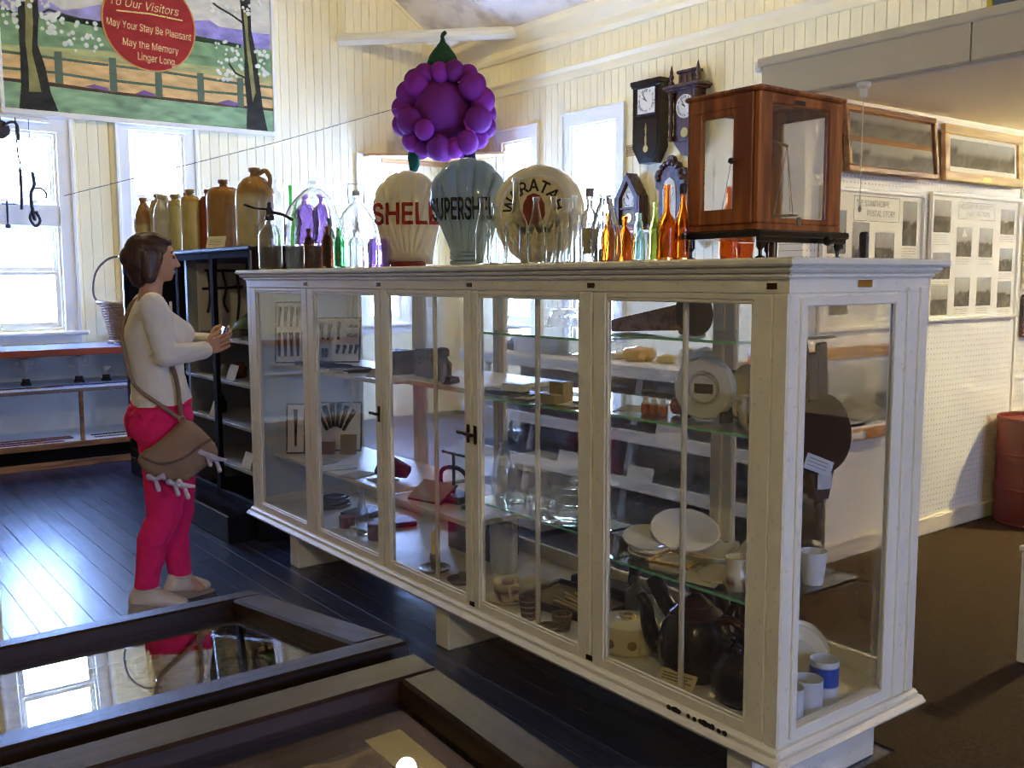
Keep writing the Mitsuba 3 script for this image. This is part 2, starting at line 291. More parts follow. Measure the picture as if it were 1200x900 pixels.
window(6, [0, 1, 0], [1.3, -5.0, .6], 1.2, 2.1, 'hall window in the end wall behind the viewpoint', [0.5, 0.5], 2, 0.12, DAY_LOW)
window(7, [0, 1, 0], [3.1, -5.0, .6], 1.2, 2.1, 'second hall window in the end wall behind the viewpoint', [0.5, 0.5], 2, 0.12, DAY_LOW)

# ------------------------------------------------------------------ side room: pegboard partition, lintel beam, low ceiling, lamp
structure('wall_partition', box(4.06, 9.1, 3.0, 3.14, 0, 2.385), 'm_pegboard', 'cream pegboard partition wall hung with old pictures and posters')
structure('wall_annex', join(box(9.1, 9.2, -5, 3.14, 0, 2.5)), 'm_matte', 'cream end wall of the low side room', CREAM)
structure('trim_5', join(box(6.235, 6.262, 2.985, 3.0, .10, 2.34, .003), box(6.262, 9.1, 2.988, 3.0, .845, .87, .003)), 'm_satin', 'thin cream batten joining the pegboard sheets above the red drum', '#e9e0c8')
structure('baseboard_partition', join(box(4.06, 9.1, 2.978, 3.0, 0, .10, .006), box(4.046, 4.06, 2.978, 3.14, 0, .10, .004)), 'm_satin', 'cream baseboard of the pegboard partition', '#e2d6b6')
structure('trim_6', join(box(4.06, 9.1, 2.965, 3.0, 2.345, 2.385, .008), box(4.06, 9.1, 2.975, 3.0, 2.31, 2.345, .004)), 'm_satin', 'cream cornice strip along the top of the pegboard partition', '#f0e7cd')
structure('ceiling_annex', box(4.10, 9.1, -5, 3.02, 2.385, 2.43), 'm_matte', 'plain low ceiling of the side room', '#e2d6bf')
bm = structure('trim_7', join(box(4.05, 4.12, -5, 3.26, 2.392, 2.59)), 'm_satin', 'grey beige lintel boarding over the opening to the side room', '#c9bfa6')
for a, b in ((2.18, 3.255), (0.9, 2.172), (-1.0, 0.894)): sub(bm, 'panel', box(4.036, 4.05, a, b, 2.392, 2.552, .003), 'm_satin', '#c9bfa6')
sub(bm, 'capping', box(4.022, 4.06, -5, 3.275, 2.548, 2.592, .006), 'm_satin', '#d2c8b0')
sub(bm, 'end_block', box(4.03, 4.12, 3.26, 3.30, 2.53, 2.58, .006), 'm_satin', '#efece4')
k = num('ceiling_lamp'); tag(k, 'warm bare bulb lamp under the low side room ceiling', 'lamp')
sub(k, 'holder', lathe([(0, 0), (.05, 0), (.05, -.012), (.022, -.02), (.02, -.06), (0, -.06)], 20), 'm_gloss', '#efe9dc', 30, M=move(6.5, 1.75, 2.385))
bulb = trimesh.creation.icosphere(3, .045); bulb.apply_translation([6.5, 1.75, 2.29])
scene[k + '__bulb'] = mikit.ply(bulb, 'm_gloss', True, color=col('#fff4dc', len(bulb.vertices)), emitter={'type': 'area', 'radiance': rgb(np.array(LAMP) * 16)})
k = num('pull_switch'); tag(k, 'white ceiling pull switch with a thin cord beside the double framed view', 'light switch')
sub(k, 'base', lathe([(0, 0), (.032, 0), (.032, -.018), (.018, -.03), (.016, -.062), (.008, -.07), (0, -.07)], 20), 'm_gloss', '#ded4bf', 30, M=move(4.08, 2.70, 2.392))
sub(k, 'cord', tube([[4.08, 2.70, 2.33], [4.08, 2.70, 1.83]], .0022, 6), 'm_matte', '#c8bfa8')
sub(k, 'cord_knob', lathe([(0, 0), (.006, .004), (.009, .014), (.005, .03), (0, .034)], 12), 'm_gloss', '#8d8472', True, M=move(4.08, 2.70, 1.80))
for x, y, z, pw, lab in ((3.7, 5.9, 4.35, 350.0, 'warm globe lamp high above the far end of the white cabinet'), (1.3, 5.6, 4.5, 270.0, 'warm globe lamp high above the visitor'), (-1.6, -1.6, 3.8, 640.0, 'warm globe lamp high behind the viewpoint')):
    k = num('globe_lamp'); tag(k, lab, 'lamp')          # invented lamps, added out of view to warm and fill the hall
    sub(k, 'rod', tube([(x, y, min(roof(x), 5.6) - .002), (x, y, z + .08)], .008, 6), 'm_matte', '#3a342c'); sub(k, 'cap', lathe([(0, .12), (.04, .11), (.05, .07), (0, .07)], 20), 'm_satin', '#8a7a50', 30, M=move(x, y, z))
    gl = trimesh.creation.icosphere(3, .08); gl.apply_translation([x, y, z]); scene[k + '__globe'] = mikit.ply(gl, 'm_gloss', True, color=col('#fff4dc', len(gl.vertices)), emitter={'type': 'area', 'radiance': rgb(np.array(FILL_LAMP) * pw)})
k = num('carpet'); tag(k, 'dark brown carpet beside the end of the white cabinet and the red drum', 'carpet'); put(k, join(box(2.32, 9.05, -4.9, 1.2, .001, .006), box(2.5, 9.05, 1.2, 1.62, .001, .006), box(2.74, 9.05, 1.62, 2.97, .001, .006)), 'm_carpet')
# drum
k = num('steel_drum'); tag(k, 'dark red steel drum standing against the pegboard partition', 'drum')
DM = move(6.075, 2.695, .007)
sub(k, 'body', lathe([(0, .01), (.262, .01), (.268, .0), (.272, .012), (.266, .024), (.266, .21), (.274, .22), (.266, .23), (.266, .42), (.274, .43), (.266, .44), (.266, .625), (.272, .635), (.266, .648), (.258, .642), (.256, .625), (0, .625)], 48), 'm_satin', '#470a09', 40, M=DM)
sub(k, 'bung', lathe([(0, 0), (.03, 0), (.03, .012), (0, .012)], 16), 'm_metal', '#6a2b26', M=move(6.0, 2.62, .625))

# ------------------------------------------------------------------ pictures and posters on the partition (normal -y)
def hang(x, z, y=2.992, tilt=0, roll=0): return face([0, -1, 0], [x, y, z], tilt) @ trimesh.transformations.rotation_matrix(math.radians(roll), [0, 0, 1])
def pic(parent, name, w, h, seed, M, dx, dy, dz, **k):
    m, c = old_photo(w, h, seed, **k); m.apply_translation([dx, dy, dz]); sub(parent, name, m, 'm_matte', c, M=M)
k = num('framed_picture'); tag(k, 'dark framed pair of panorama views stacked one above the other, leaning out at the top', 'picture'); M = hang(4.72, 2.19, 2.955, -6)
sub(k, 'frame', frame_mesh(.84, .335, .03, .03), 'm_brownwood', M=M); sub(k, 'backing', box(-.40, .40, -.15, .15, .0, .012), 'm_matte', '#8a5c30', M=M)
pic(k, 'upper_view', .76, .115, 4, M, 0, .072, .0135, sky=.72, tint=(.86, .9, .84)); pic(k, 'lower_view', .76, .115, 9, M, 0, -.072, .0135, sky=.6, tint=(.86, .9, .84))
sub(k, 'glass', box(-.39, .39, -.14, .14, .018, .020), 'm_pane', M=M)
k = num('framed_picture'); tag(k, 'light oak framed wide group photograph with a small brass plate below', 'picture'); M = hang(5.69, 2.19, 2.97, -3)
sub(k, 'frame', frame_mesh(.90, .31, .052, .028), 'm_pine', M=M); sub(k, 'mount', box(-.40, .40, -.11, .11, 0, .010), 'm_matte', '#e5dcc4', M=M)
pic(k, 'photograph', .74, .155, 14, M, 0, .004, .0115, sky=.62, tint=(.84, .84, .78)); sub(k, 'name_plate', box(-.05, .05, -.148, -.12, .028, .031, .001), 'm_metal', '#d8bf74', M=M)
k = num('framed_picture'); tag(k, 'brown framed print of a tower hung low behind the end glass of the cabinet', 'picture'); M = hang(4.43, .89, 2.97)
sub(k, 'frame', frame_mesh(.86, .50, .06, .025), 'm_brownwood', M=M); sub(k, 'mount', box(-.38, .38, -.2, .2, 0, .008), 'm_matte', '#e2ddcd', M=M)
pic(k, 'print', .70, .33, 21, M, 0, 0, .0095, sky=.5, tint=(.95, .97, .92)); sub(k, 'tower', box(.08, .12, -.05, .10, .0097, .0105), 'm_matte', '#5f645c', M=M); sub(k, 'name_plate', box(.0, .14, -.24, -.20, .025, .028, .001), 'm_satin', '#e5dfcc', M=M)
def poster(label, x0, x1, z0, z1, title, photos, seed):
    k = num('history_poster'); tag(k, label, 'poster'); w, h = x1 - x0, z1 - z0; M = hang((x0 + x1) / 2, (z0 + z1) / 2)
    sub(k, 'frame', frame_mesh(w, h, .022, .022), 'm_satin', '#eee7d4', M=M); sub(k, 'sheet', box(-w/2 + .01, w/2 - .01, -h/2 + .01, h/2 - .01, 0, .006), 'm_matte', '#ece4cd', M=M)
    for s, cx, cz, hh, ww in title: sub(k, 'lettering', text(s, hh, w=ww), 'm_matte', '#9d9480', M=M @ move(cx, cz, .0062))
    x_, z_, w_, h_ = photos[0]; sub(k, 'title_box', frame_mesh(w_, h_, .004, .0006, 0), 'm_matte', '#a39a84', M=M @ move(x_, z_, .0062))
    for i, (px, pz, pw, ph) in enumerate(photos[1:]): pic(k, 'photograph', pw, ph, seed + i, M, px, pz, .0068, n=18)
    r = random.Random(seed); rows = []
    for px, pz, pw, ph in photos[1:]:
        for j in range(r.choice((3, 5, 6))): rows.append(box(px - pw/2, px - pw/2 + pw * r.uniform(.75, 1.05), pz - ph/2 - .018 - .013 * j, pz - ph/2 - .0145 - .013 * j, .006, .0064))
    sub(k, 'captions', join(rows), 'm_matte', '#b3aa96', M=M); labels[k + '__captions'] = {'label': 'rows of small typed captions under the photographs', 'kind': 'stuff'}
poster('white framed postal history poster partly behind the cabinet cornice', 4.18, 5.12, 1.22, 1.955, [('THE STANTHORPE', -.02, .278, .032, .30), ('POSTAL STORY', .06, .228, .032, .26)],
    [(.02, .266, .42, .13), (-.12, .07, .15, .25), (.10, .06, .18, .17), (.335, .20, .14, .24), (-.33, .14, .16, .22), (.345, -.09, .14, .14), (.17, -.16, .16, .12), (-.30, -.2, .16, .16)], 40)
poster('white framed poster of district post offices with eleven photographs', 5.18, 6.21, 1.245, 1.975, [('HISTORY OF DISTRICT', 0, .283, .026, .38), ('POST OFFICES', .02, .243, .026, .26)],
    [(0, .27, .42, .10), (-.38, .23, .18, .18), (-.37, -.05, .19, .15), (-.38, -.245, .18, .17), (-.13, .09, .17, .17), (-.13, -.20, .17, .17), (.12, .09, .16, .17), (.12, -.20, .17, .17), (.37, .22, .17, .15), (.37, -.01, .16, .14), (.37, -.22, .17, .16)], 60)
sub('history_poster_001', 'warning_sign', extrude(Polygon([(-.03, 0), (.03, 0), (0, .055)]), .0006), 'm_matte', '#f4efe0', M=hang(5.695, 1.61) @ move(-.13, .12, .0075))
k = num('framed_picture'); tag(k, 'pale framed sheet beyond the pegboard batten, above the red drum', 'picture'); M = hang(6.50, 1.68)
sub(k, 'frame', frame_mesh(.42, .52, .025, .02), 'm_satin', '#e7deca', M=M); pic(k, 'print', .36, .46, 77, M, 0, 0, .004, sky=.6)
k = num('framed_picture'); tag(k, 'dark framed print beyond the pegboard batten, under the pale framed sheet', 'picture'); M = hang(6.55, 1.25)
sub(k, 'frame', frame_mesh(.50, .27, .03, .022), 'm_carved', M=M); pic(k, 'print', .44, .21, 78, M, 0, 0, .004, sky=.5)
k = num('propped_poster'); tag(k, 'blue grey poster with a yellow edge propped on top of the lintel', 'poster'); M = face([-1, 0, 0], [4.34, 1.92, 2.43])
sub(k, 'board', box(-.32, .32, 0, .5, 0, .02, .003), 'm_satin', '#5f6d86', M=M); sub(k, 'border', box(-.345, -.32, 0, .5, -.002, .022, .002), 'm_satin', '#d8c43a', M=M); sub(k, 'dark_panel', box(.2, .318, .02, .45, .02, .022), 'm_satin', '#4a2f2a', M=M)
# ------------------------------------------------------------------ the white display cabinet
XF, XK, YN, YE = 2.05, 2.70, 1.55, 5.11
ZB, ZT = 0.25, 1.46
dc = num('display_cabinet'); tag(dc, 'long white painted display cabinet with glazed doors, bottles and globes standing on it', 'display cabinet')
sub(dc, 'top_board', join(box(XF - .045, XK + .045, YN - .045, YE + .045, 1.528, 1.55, .006), box(XF - .03, XK + .03, YN - .03, YE + .03, 1.512, 1.53, .008), box(XF - .014, XK + .014, YN - .014, YE + .014, 1.496, 1.514, .006)), 'm_casepaint')
sub(dc, 'frieze', join(box(XF, XF + .03, YN, YE, ZT, 1.5), box(XK - .03, XK, YN, YE, ZT, 1.5), box(XF + .03, XK - .03, YN, YN + .03, ZT, 1.5), box(XF + .03, XK - .03, YE - .03, YE, ZT, 1.5)), 'm_casepaint')
sub(dc, 'base_board', join(box(XF + .005, XK - .005, YN + .005, YE - .005, .21, ZB), box(XF - .035, XK + .035, YN - .035, YE + .035, .196, .226, .014), box(XF - .015, XK + .015, YN - .015, YE + .015, .222, .246, .008)), 'm_casepaint')
sub(dc, 'paint_scar', join(*[extrude(Point(0, 0).buffer(r, 6), .0015).apply_transform(np.array([[0, 0, 1, XF - .0165], [1, 0, 0, y], [0, 1, 0, z], [0, 0, 0, 1]], float)) for y, z, r in [(1.93 - .30 * q + .02 * RNG.normal(), .236 - .004 * RNG.random(), .004 + .006 * RNG.random()) for q in np.linspace(0, .7, 22)]]), 'm_matte', '#2a2019'); labels[dc + '__paint_scar'] = {'label': 'dark flaked paint along the bottom rail', 'kind': 'stuff'}
for y in (4.66, 3.24, 1.70):
    sub(dc, 'leg', join(box(XF + .03, XK - .03, y - .05, y + .05, 0.0, .21, .006)), 'm_casepaint')
for x, y in ((XF, YN), (XK - .05, YN), (XF, YE - .05), (XK - .05, YE - .05)): sub(dc, 'corner_post', box(x, x + .05, y, y + .05, ZB - .005, ZT + .002, .005), 'm_casepaint')
DOORS = [(1.60, 2.292), (2.298, 2.965), (2.971, 3.645), (3.651, 4.36), (4.366, 5.06)]
OPEN = [(1.665, 2.235), (2.36, 2.925), (3.015, 3.595), (3.70, 4.295), (4.425, 4.995)]
def latch(parent, y, z):
    return sub(parent, 'latch', join(box(XF - .004, XF, y - .010, y + .010, z - .035, z + .035, .002), box(XF - .022, XF - .004, y - .005, y + .005, z - .006, z + .006, .002), box(XF - .028, XF - .020, y - .004, y + .045, z - .002, z + .010, .003)), 'm_metal', '#3b2c1a')
for i, ((a, b), (p, q)) in enumerate(zip(DOORS, OPEN)):
    d = sub(dc, 'door', join(box(XF, XF + .03, a, p, ZB, ZT - .002, .004), box(XF, XF + .03, q, b, ZB, ZT - .002, .004), box(XF + .001, XF + .029, p, q, ZB, .282, .003), box(XF + .001, XF + .029, p, q, 1.44, ZT - .002, .003)), 'm_casepaint')
    sub(d, 'pane', box(XF + .014, XF + .0155, p, q, .282, 1.44), 'm_pane')
    sub(d, 'beading', join(*[box(XF + .004, XF + .013, *s, .003) for s in ((p - .001, p + .009, .282, 1.44), (q - .009, q + .001, .282, 1.44), (p, q, .281, .292), (p, q, 1.43, 1.441))]), 'm_casepaint')
    if i in (1, 2, 3): latch(d, a + .02 if i != 1 else b - .02, .92)
    for z in ((1.475,) if i else (1.475,)): sub(d, 'catch', box(XF - .003, XF + .002, a - .012, a + .02, z - .006, z + .010, .001), 'm_metal', '#4b3416')
    if i in (1, 2): sub(d, 'hinge', box(XF - .003, XF + .002, a - .01, a + .02, .255, .272, .001), 'm_metal', '#3a2a16')
    # the back of the cabinet is glazed too
    sub(dc, 'back_frame', join(box(XK - .03, XK, a, p - .012, ZB, ZT, .004), box(XK - .03, XK, q + .012, b, ZB, ZT, .004), box(XK - .029, XK - .001, p - .012, q + .012, ZB, .31, .003), box(XK - .029, XK - .001, p - .012, q + .012, 1.43, ZT, .003)), 'm_casepaint')
    sub(dc, 'back_pane', box(XK - .016, XK - .0145, p - .012, q + .012, .31, 1.43), 'm_pane')
e = sub(dc, 'end_door', join(box(2.052, 2.085, YN, YN + .03, ZB, ZT, .004), box(2.55, 2.698, YN, YN + .03, ZB, ZT, .004), box(2.085, 2.55, YN + .001, YN + .029, ZB, .288, .003), box(2.085, 2.55, YN + .001, YN + .029, 1.425, ZT, .003)), 'm_casepaint')
sub(e, 'pane', box(2.08, 2.555, YN + .014, YN + .0155, .285, 1.43), 'm_pane')
sub(e, 'beading', join(*[box(x0, x1, YN - .008, YN + .004, z0, z1, .003) for x0, x1, z0, z1 in ((2.095, 2.120, .275, 1.44), (2.525, 2.55, .275, 1.44), (2.095, 2.55, .262, .288), (2.095, 2.55, 1.425, 1.45), (2.585, 2.605, .25, 1.47), (2.65, 2.69, .25, 1.47))]), 'm_casepaint')
sub(dc, 'label_holder', box(2.345, 2.41, YN - .004, YN, 1.472, 1.492, .002), 'm_metal', '#b08a4a')
sub(dc, 'end_frame', join(box(2.052, 2.698, YE - .03, YE, ZB, .30, .003), box(2.052, 2.698, YE - .03, YE, 1.43, ZT, .003)), 'm_casepaint'); sub(dc, 'end_panel', box(2.09, 2.66, YE - .022, YE - .010, .28, 1.45), 'm_satin', '#c3cdd0')
for y in (1.95, 2.64, 3.30): sub(dc, 'shelf_rod', lathe([(0, ZB), (.009, ZB), (.009, ZT), (0, ZT)], 12), 'm_casepaint', smooth=30, M=move(2.105, y, 0))
sub(dc, 'shelf_rod', lathe([(0, ZB), (.009, ZB), (.009, ZT), (0, ZT)], 12), 'm_casepaint', smooth=30, M=move(2.315, 1.72, 0))
for x, y in ((2.655, 2.30), (2.655, 3.72), (2.655, 4.36), (2.655, 2.36)): pass
S5, S4 = (1.32, 1.06, .578), (1.298, 1.05, .632)
def gshelf(y0, y1, z, x0=2.15, x1=2.62):
    g = sub(dc, 'glass_shelf', box(x0, x1, y0, y1, z - .008, z, .001), 'm_sheet'); sub(g, 'edge', box(x0 - .0015, x0, y0, y1, z - .008, z), 'm_gloss', '#79c4a4'); return g
for z in S5: gshelf(1.69 if z < 1.3 else 1.80, 2.34, z)
for z in S4: gshelf(2.42, 3.13, z)
for z in (1.07, .53): sub(dc, 'white_shelf', box(2.15, 2.64, 3.14, 3.78, z - .022, z, .003), 'm_casepaint')
for z in (1.045, .545): sub(dc, 'white_shelf', box(2.15, 2.64, 3.80, 5.05, z - .018, z, .003), 'm_casepaint')

# ------------------------------------------------------------------ black display cupboards behind the visitor
bc = num('black_cabinet'); tag(bc, 'tall black display cupboard with stoneware flagons standing along its top', 'display cabinet')
BX0, BX1, BY0, BY1, BZ = 2.13, 2.66, 5.22, 7.76, 1.665
sub(bc, 'plinth', box(BX0, BX1, BY0, BY1, 0, .14, .006), 'm_gloss', '#120f10')
sub(bc, 'top', box(BX0 - .02, BX1 + .02, BY0 - .01, BY1 + .02, BZ, BZ + .025, .006), 'm_satin', '#1a1210')
sub(bc, 'back', box(BX1 - .02, BX1, BY0, BY1, .14, BZ), 'm_satin', '#a3abb5')
sub(bc, 'side', box(BX0, BX1 - .02, BY0, BY0 + .025, .14, BZ), 'm_gloss', '#26110e'); sub(bc, 'side', box(BX0, BX1 - .02, BY1 - .025, BY1, .14, BZ), 'm_gloss', '#141012')
for y0, y1 in ((BY0 + .025, 5.86), (5.86, 6.50), (6.50, 7.14), (7.14, BY1 - .025)):
    d = sub(bc, 'door', join(box(BX0, BX0 + .028, y0, y0 + .028, .14, BZ, .003), box(BX0, BX0 + .028, y1 - .028, y1, .14, BZ, .003), box(BX0, BX0 + .028, y0 + .028, y1 - .028, .14, .21, .003), box(BX0, BX0 + .028, y0 + .028, y1 - .028, BZ - .04, BZ, .003)), 'm_matte', '#0f0c0b')
for z in (.36, .62, .88, 1.14): sub(bc, 'shelf', box(BX0 + .06, BX1 - .03, BY0 + .03, BY1 - .03, z - .02, z, .002), 'm_satin', '#98989a')
sub(bc, 'divider', box(BX0 + .06, BX1 - .02, 6.48, 6.52, .14, BZ), 'm_satin', '#8b939d')
sub(bc, 'lower_case', join(box(BX0 - .16, BX0, 5.30, 6.25, 0, .16, .006)), 'm_gloss', '#141012')
# low glazed step case in front of it
def tooth(M, pts, r): m = tube(curve(pts, 5), r, 6); m.apply_transform(M); return m
k = num('tool_board'); tag(k, 'grey board of dark iron tools inside the black cupboard below the card', 'tool display'); M = face([0, -1, 0], [2.42, 6.466, 1.40])
sub(k, 'board', box(-.17, .17, -.24, .21, 0, .012, .002), 'm_matte', '#d8cfc2', M=M)
for pts in ([(-.12, .16, .02), (.13, .16, .02)], [(-.10, .16, .025), (-.09, 0, .025), (-.11, -.12, .025)], [(.0, .15, .025), (.02, .05, .025), (.0, -.05, .03), (.03, -.12, .025)], [(.1, .16, .025), (.11, -.02, .025), (.09, -.2, .025)], [(-.14, .04, .02), (.14, .05, .02)]): sub(k, 'iron_tool', tube(curve(pts, 5), .009, 6), 'm_satin', '#1c1a1b', 30, M=M)
k = num('hanging_tag'); tag(k, 'cream paper strip hanging inside the black cupboard', 'tag'); sub(k, 'strip', box(-.03, .03, -.12, .12, 0, .002), 'm_matte', '#e2dbc4', M=face([-1, 0, 0], [BX0 + .07, 6.86, 1.23])); sub(k, 'foot', box(-.045, .045, -.17, -.08, .002, .004), 'm_matte', '#c9c3b0', M=face([-1, 0, 0], [BX0 + .07, 6.86, 1.23]))
k = num('oil_lamp'); tag(k, 'dark green shaded oil lamp on the black cupboard shelf beside the white cabinet', 'lamp'); M = move(2.33, 5.62, 1.14)
sub(k, 'shade', lathe([(.03, .16), (.055, .15), (.07, .12), (.15, .06), (.16, .03), (.155, .03), (.145, .055), (.065, .11), (.05, .14), (.03, .15)], 32), 'm_gloss', '#3f5236', True, M=M @ move(0, 0, .04)); sub(k, 'stem', lathe([(0, 0), (.07, 0), (.06, .02), (.02, .04), (.02, .17), (0, .18)], 20), 'm_satin', '#1d1a18', 30, M=M)
for i, (y, z, r, h, c, lab) in enumerate([(5.95, .88, .05, .10, '#5b3528', 'small brown pot on the shelf of the black cupboard'), (5.72, .88, .035, .16, '#232225', 'slim black jar on the shelf of the black cupboard'), (5.58, .88, .04, .11, '#2f2c29', 'squat dark jar on the shelf of the black cupboard'),
    (6.2, .88, .03, .07, '#b6aea0', 'small pale cup on the shelf of the black cupboard'), (5.7, .62, .06, .14, '#20242a', 'dark bowl low inside the black cupboard'), (6.05, 1.14, .05, .06, '#3c3f44', 'grey dish on the shelf beneath the tool board'), (6.32, .62, .05, .12, '#292326', 'dark canister low inside the black cupboard'), (5.5, .36, .07, .2, '#1d2126', 'black crock on the lowest shelf of the black cupboard')]):
    k = num('cupboard_jar'); put(k, lathe([(0, 0), (r * .8, 0), (r, h * .2), (r, h * .6), (r * .6, h * .85), (r * .65, h), (0, h)], 18), 'm_gloss', c, 30, M=move(2.32 + .05 * (i % 3), y, z)); tag(k, lab, 'jar')
for i, (y, z) in enumerate([(5.8, .88), (6.12, .62), (5.6, .36), (6.9, .88)]):
    k = num('paper_note'); put(k, box(-.07, .07, -.05, .05, 0, .002), 'm_matte', '#bdb8a8', M=face([-1, 0, 0], [BX0 + .09, y, z + .05], -20)); tag(k, ['white note on the jar shelf of the black cupboard', 'white note low inside the black cupboard behind the bag', 'white note on the lowest shelf of the black cupboard', 'white note deep in the black cupboard behind the visitor'][i], 'note')

# ------------------------------------------------------------------ long counter case under the gable windows
ct = num('trophy_counter'); tag(ct, 'long low open counter with a brown wood edge below the tall window', 'display counter')
CX0, CX1, CY0 = -2.6, 3.05, 8.35
sub(ct, 'worktop', box(CX0, CX1, CY0 + .012, YB - .04, .93, .952, .002), 'm_gloss', '#6f7688')
sub(ct, 'front_edge', box(CX0, CX1, CY0 - .008, CY0 + .012, .90, .955, .004), 'm_satin', '#8a3d20')
sub(ct, 'back_panel', box(CX0, CX1, YB - .06, YB - .04, .12, .93), 'm_satin', '#e3ecf4')
sub(ct, 'bottom', join(box(CX0, CX1, CY0 + .02, YB - .06, .18, .20)), 'm_satin', '#dfe5ea'); sub(ct, 'bottom_rail', box(CX0, CX1, CY0, CY0 + .02, .155, .202, .004), 'm_brownwood')
sub(ct, 'plinth', box(CX0, CX1, CY0 + .10, CY0 + .12, 0, .18), 'm_matte', '#0c0a0a'); sub(ct, 'kick_rail', box(CX0, CX1, CY0 - .01, CY0 + .012, 0.0, .055, .004), 'm_brownwood')
sub(ct, 'glass_shelf', box(CX0 + .01, CX1 - .01, CY0 + .02, YB - .06, .632, .642), 'm_satin', '#d5dff2'); sub(ct, 'shelf_rail', box(CX0, CX1, CY0, CY0 + .022, .605, .632, .003), 'm_satin', '#6b5a56')
for x in (1.93, .2, 3.03): sub(ct, 'post', box(x - .015, x + .015, CY0 + .01, CY0 + .04, .20, .61, .003), 'm_brownwood')
sub(ct, 'end_panel', box(CX1 - .02, CX1, CY0, YB - .04, 0, .93), 'm_satin', '#8d8a88')
def cup(x, y, z, h, lab, handles=True, wide=.045):
    k = num('trophy_cup'); tag(k, lab, 'trophy'); M = move(x, y, z)
    sub(k, 'plinth', join(box(-.035, .035, -.035, .035, 0, .022, .003), box(-.026, .026, -.026, .026, .022, .055, .003)), 'm_satin', '#171312', M=M)
    a = h - .055
    sub(k, 'cup', lathe([(0, 0), (.02, 0), (.018, .008), (.006, .02), (.006, .35 * a), (.014, .40 * a), (wide * .8, .58 * a), (wide, .78 * a), (wide * .96, .86 * a), (wide * 1.06, .88 * a), (wide * .98, .885 * a), (wide * .7, .6 * a), (0, .45 * a)], 24), 'm_gloss', '#d4d2cc', 40, M=M @ move(0, 0, .055))
    if handles:
        for s in (-1, 1): sub(k, 'handle', tube(curve([(s * wide * .9, 0, .055 + .82 * a), (s * wide * 1.7, 0, .055 + .86 * a), (s * wide * 1.6, 0, .055 + .6 * a), (s * wide * .75, 0, .055 + .55 * a)], 6), .004, 6), 'm_gloss', '#d4d2cc', True, M=M)
        sub(k, 'lid', lathe([(wide * .9, .88 * a), (wide * .6, .94 * a), (.006, .99 * a), (.008, 1.03 * a), (0, 1.06 * a)], 20), 'm_gloss', '#d4d2cc', 40, M=M @ move(0, 0, .055))
cup(1.60, 8.75, .642, .235, 'silver trophy cup with lid on black plinth, farthest from the visitor'); cup(2.01, 8.75, .642, .235, 'silver trophy cup with lid between the other two cups'); cup(2.23, 8.75, .642, .135, 'small open silver trophy cup without handles nearest the visitor', False, .042)
for i, (x, y, z, c, ln, lab) in enumerate([(1.55, 8.5, .642, '#5b3038', .55, 'maroon prize ribbon laid along the upper counter shelf'), (2.05, 8.52, .642, '#3a4178', .6, 'blue prize ribbon laid along the upper counter shelf'), (2.5, 8.48, .642, '#2c3b8f', .35, 'short blue ribbon at the end of the upper counter shelf'),
    (1.45, 8.45, .20, '#7a2f33', .7, 'red ribbon laid along the bottom of the counter case'), (1.50, 8.56, .20, '#4a2b2f', .8, 'brown ribbon laid along the bottom of the counter case'), (1.60, 8.66, .20, '#8a3a2c', .6, 'rust coloured ribbon laid at the back of the counter case'), (2.35, 8.50, .20, '#6a5b4d', .6, 'tan ribbon beyond the post in the counter case'), (2.35, 8.62, .20, '#35302f', .6, 'black ribbon beyond the post in the counter case')]):
    k = num('prize_ribbon'); tag(k, lab, 'ribbon')
    put(k, box(-ln / 2, ln / 2, -.028, .028, 0, .004, .001), 'm_cloth', c, M=move(x, y, z, RNG.uniform(-2, 2)))
for x, z, lab in ((1.62, .642, 'round gold medal beside the lidded trophy cup'), (1.62, .2, 'round gold medal on the red ribbon in the counter bottom')):
    k = num('medal'); put(k, lathe([(0, 0), (.03, 0), (.032, .003), (.03, .006), (0, .006)], 20), 'm_metal', '#d9a53a', M=move(x, 8.44, z + .004)); tag(k, lab, 'medal')
# wicker basket and tray on the counter
k = num('wicker_basket'); tag(k, 'brown wicker basket with a tall hoop handle on the counter', 'basket'); BM = move(2.42, 8.86, .955)
bk = [lathe([(.11, 0), (.13, .0), (.13, .03), (.11, .03)], 28)]
def wall_r(z): return .105 + .085 * (z / .36) ** 1.3
for i in range(30):
    a = i * 2 * math.pi / 30; bk.append(tube([[wall_r(z) * math.cos(a), wall_r(z) * math.sin(a), z] for z in np.linspace(0, .34, 6)], .006, 5))
for z in np.linspace(.02, .33, 15):
    pts = [[(wall_r(z) + .004 * (1 if i % 2 else -1)) * math.cos(i * math.pi / 30), (wall_r(z) + .004 * (1 if i % 2 else -1)) * math.sin(i * math.pi / 30), z] for i in range(61)]; bk.append(tube(pts, .0085, 5))
sub(k, 'body', join(bk), 'm_satin', '#7a5730', True, M=BM)
sub(k, 'rim', tube([[.205 * math.cos(a), .205 * math.sin(a), .35 + .012 * math.cos(2 * a)] for a in np.linspace(0, 2 * math.pi, 49)], .016, 8), 'm_satin', '#8a6a40', True, M=BM)
sub(k, 'foot', tube([[.125 * math.cos(a), .125 * math.sin(a), .015] for a in np.linspace(0, 2 * math.pi, 33)], .015, 6), 'm_satin', '#7a5a34', True, M=BM)
sub(k, 'handle', tube(curve([(-.20, 0, .34), (-.235, 0, .45), (-.20, 0, .62), (-.08, 0, .735), (.08, 0, .735), (.20, 0, .62), (.235, 0, .45), (.20, 0, .34)], 8), .010, 7), 'm_satin', '#5c4830', True, M=BM)
k = num('shallow_tray'); put(k, join(box(-.16, .16, -.10, .10, 0, .006), frame_mesh(.32, .20, .012, .02)), 'm_gloss', '#3b3f4b', M=move(2.44, 8.58, .953)); tag(k, 'dark shallow tray on the counter in front of the basket', 'tray')
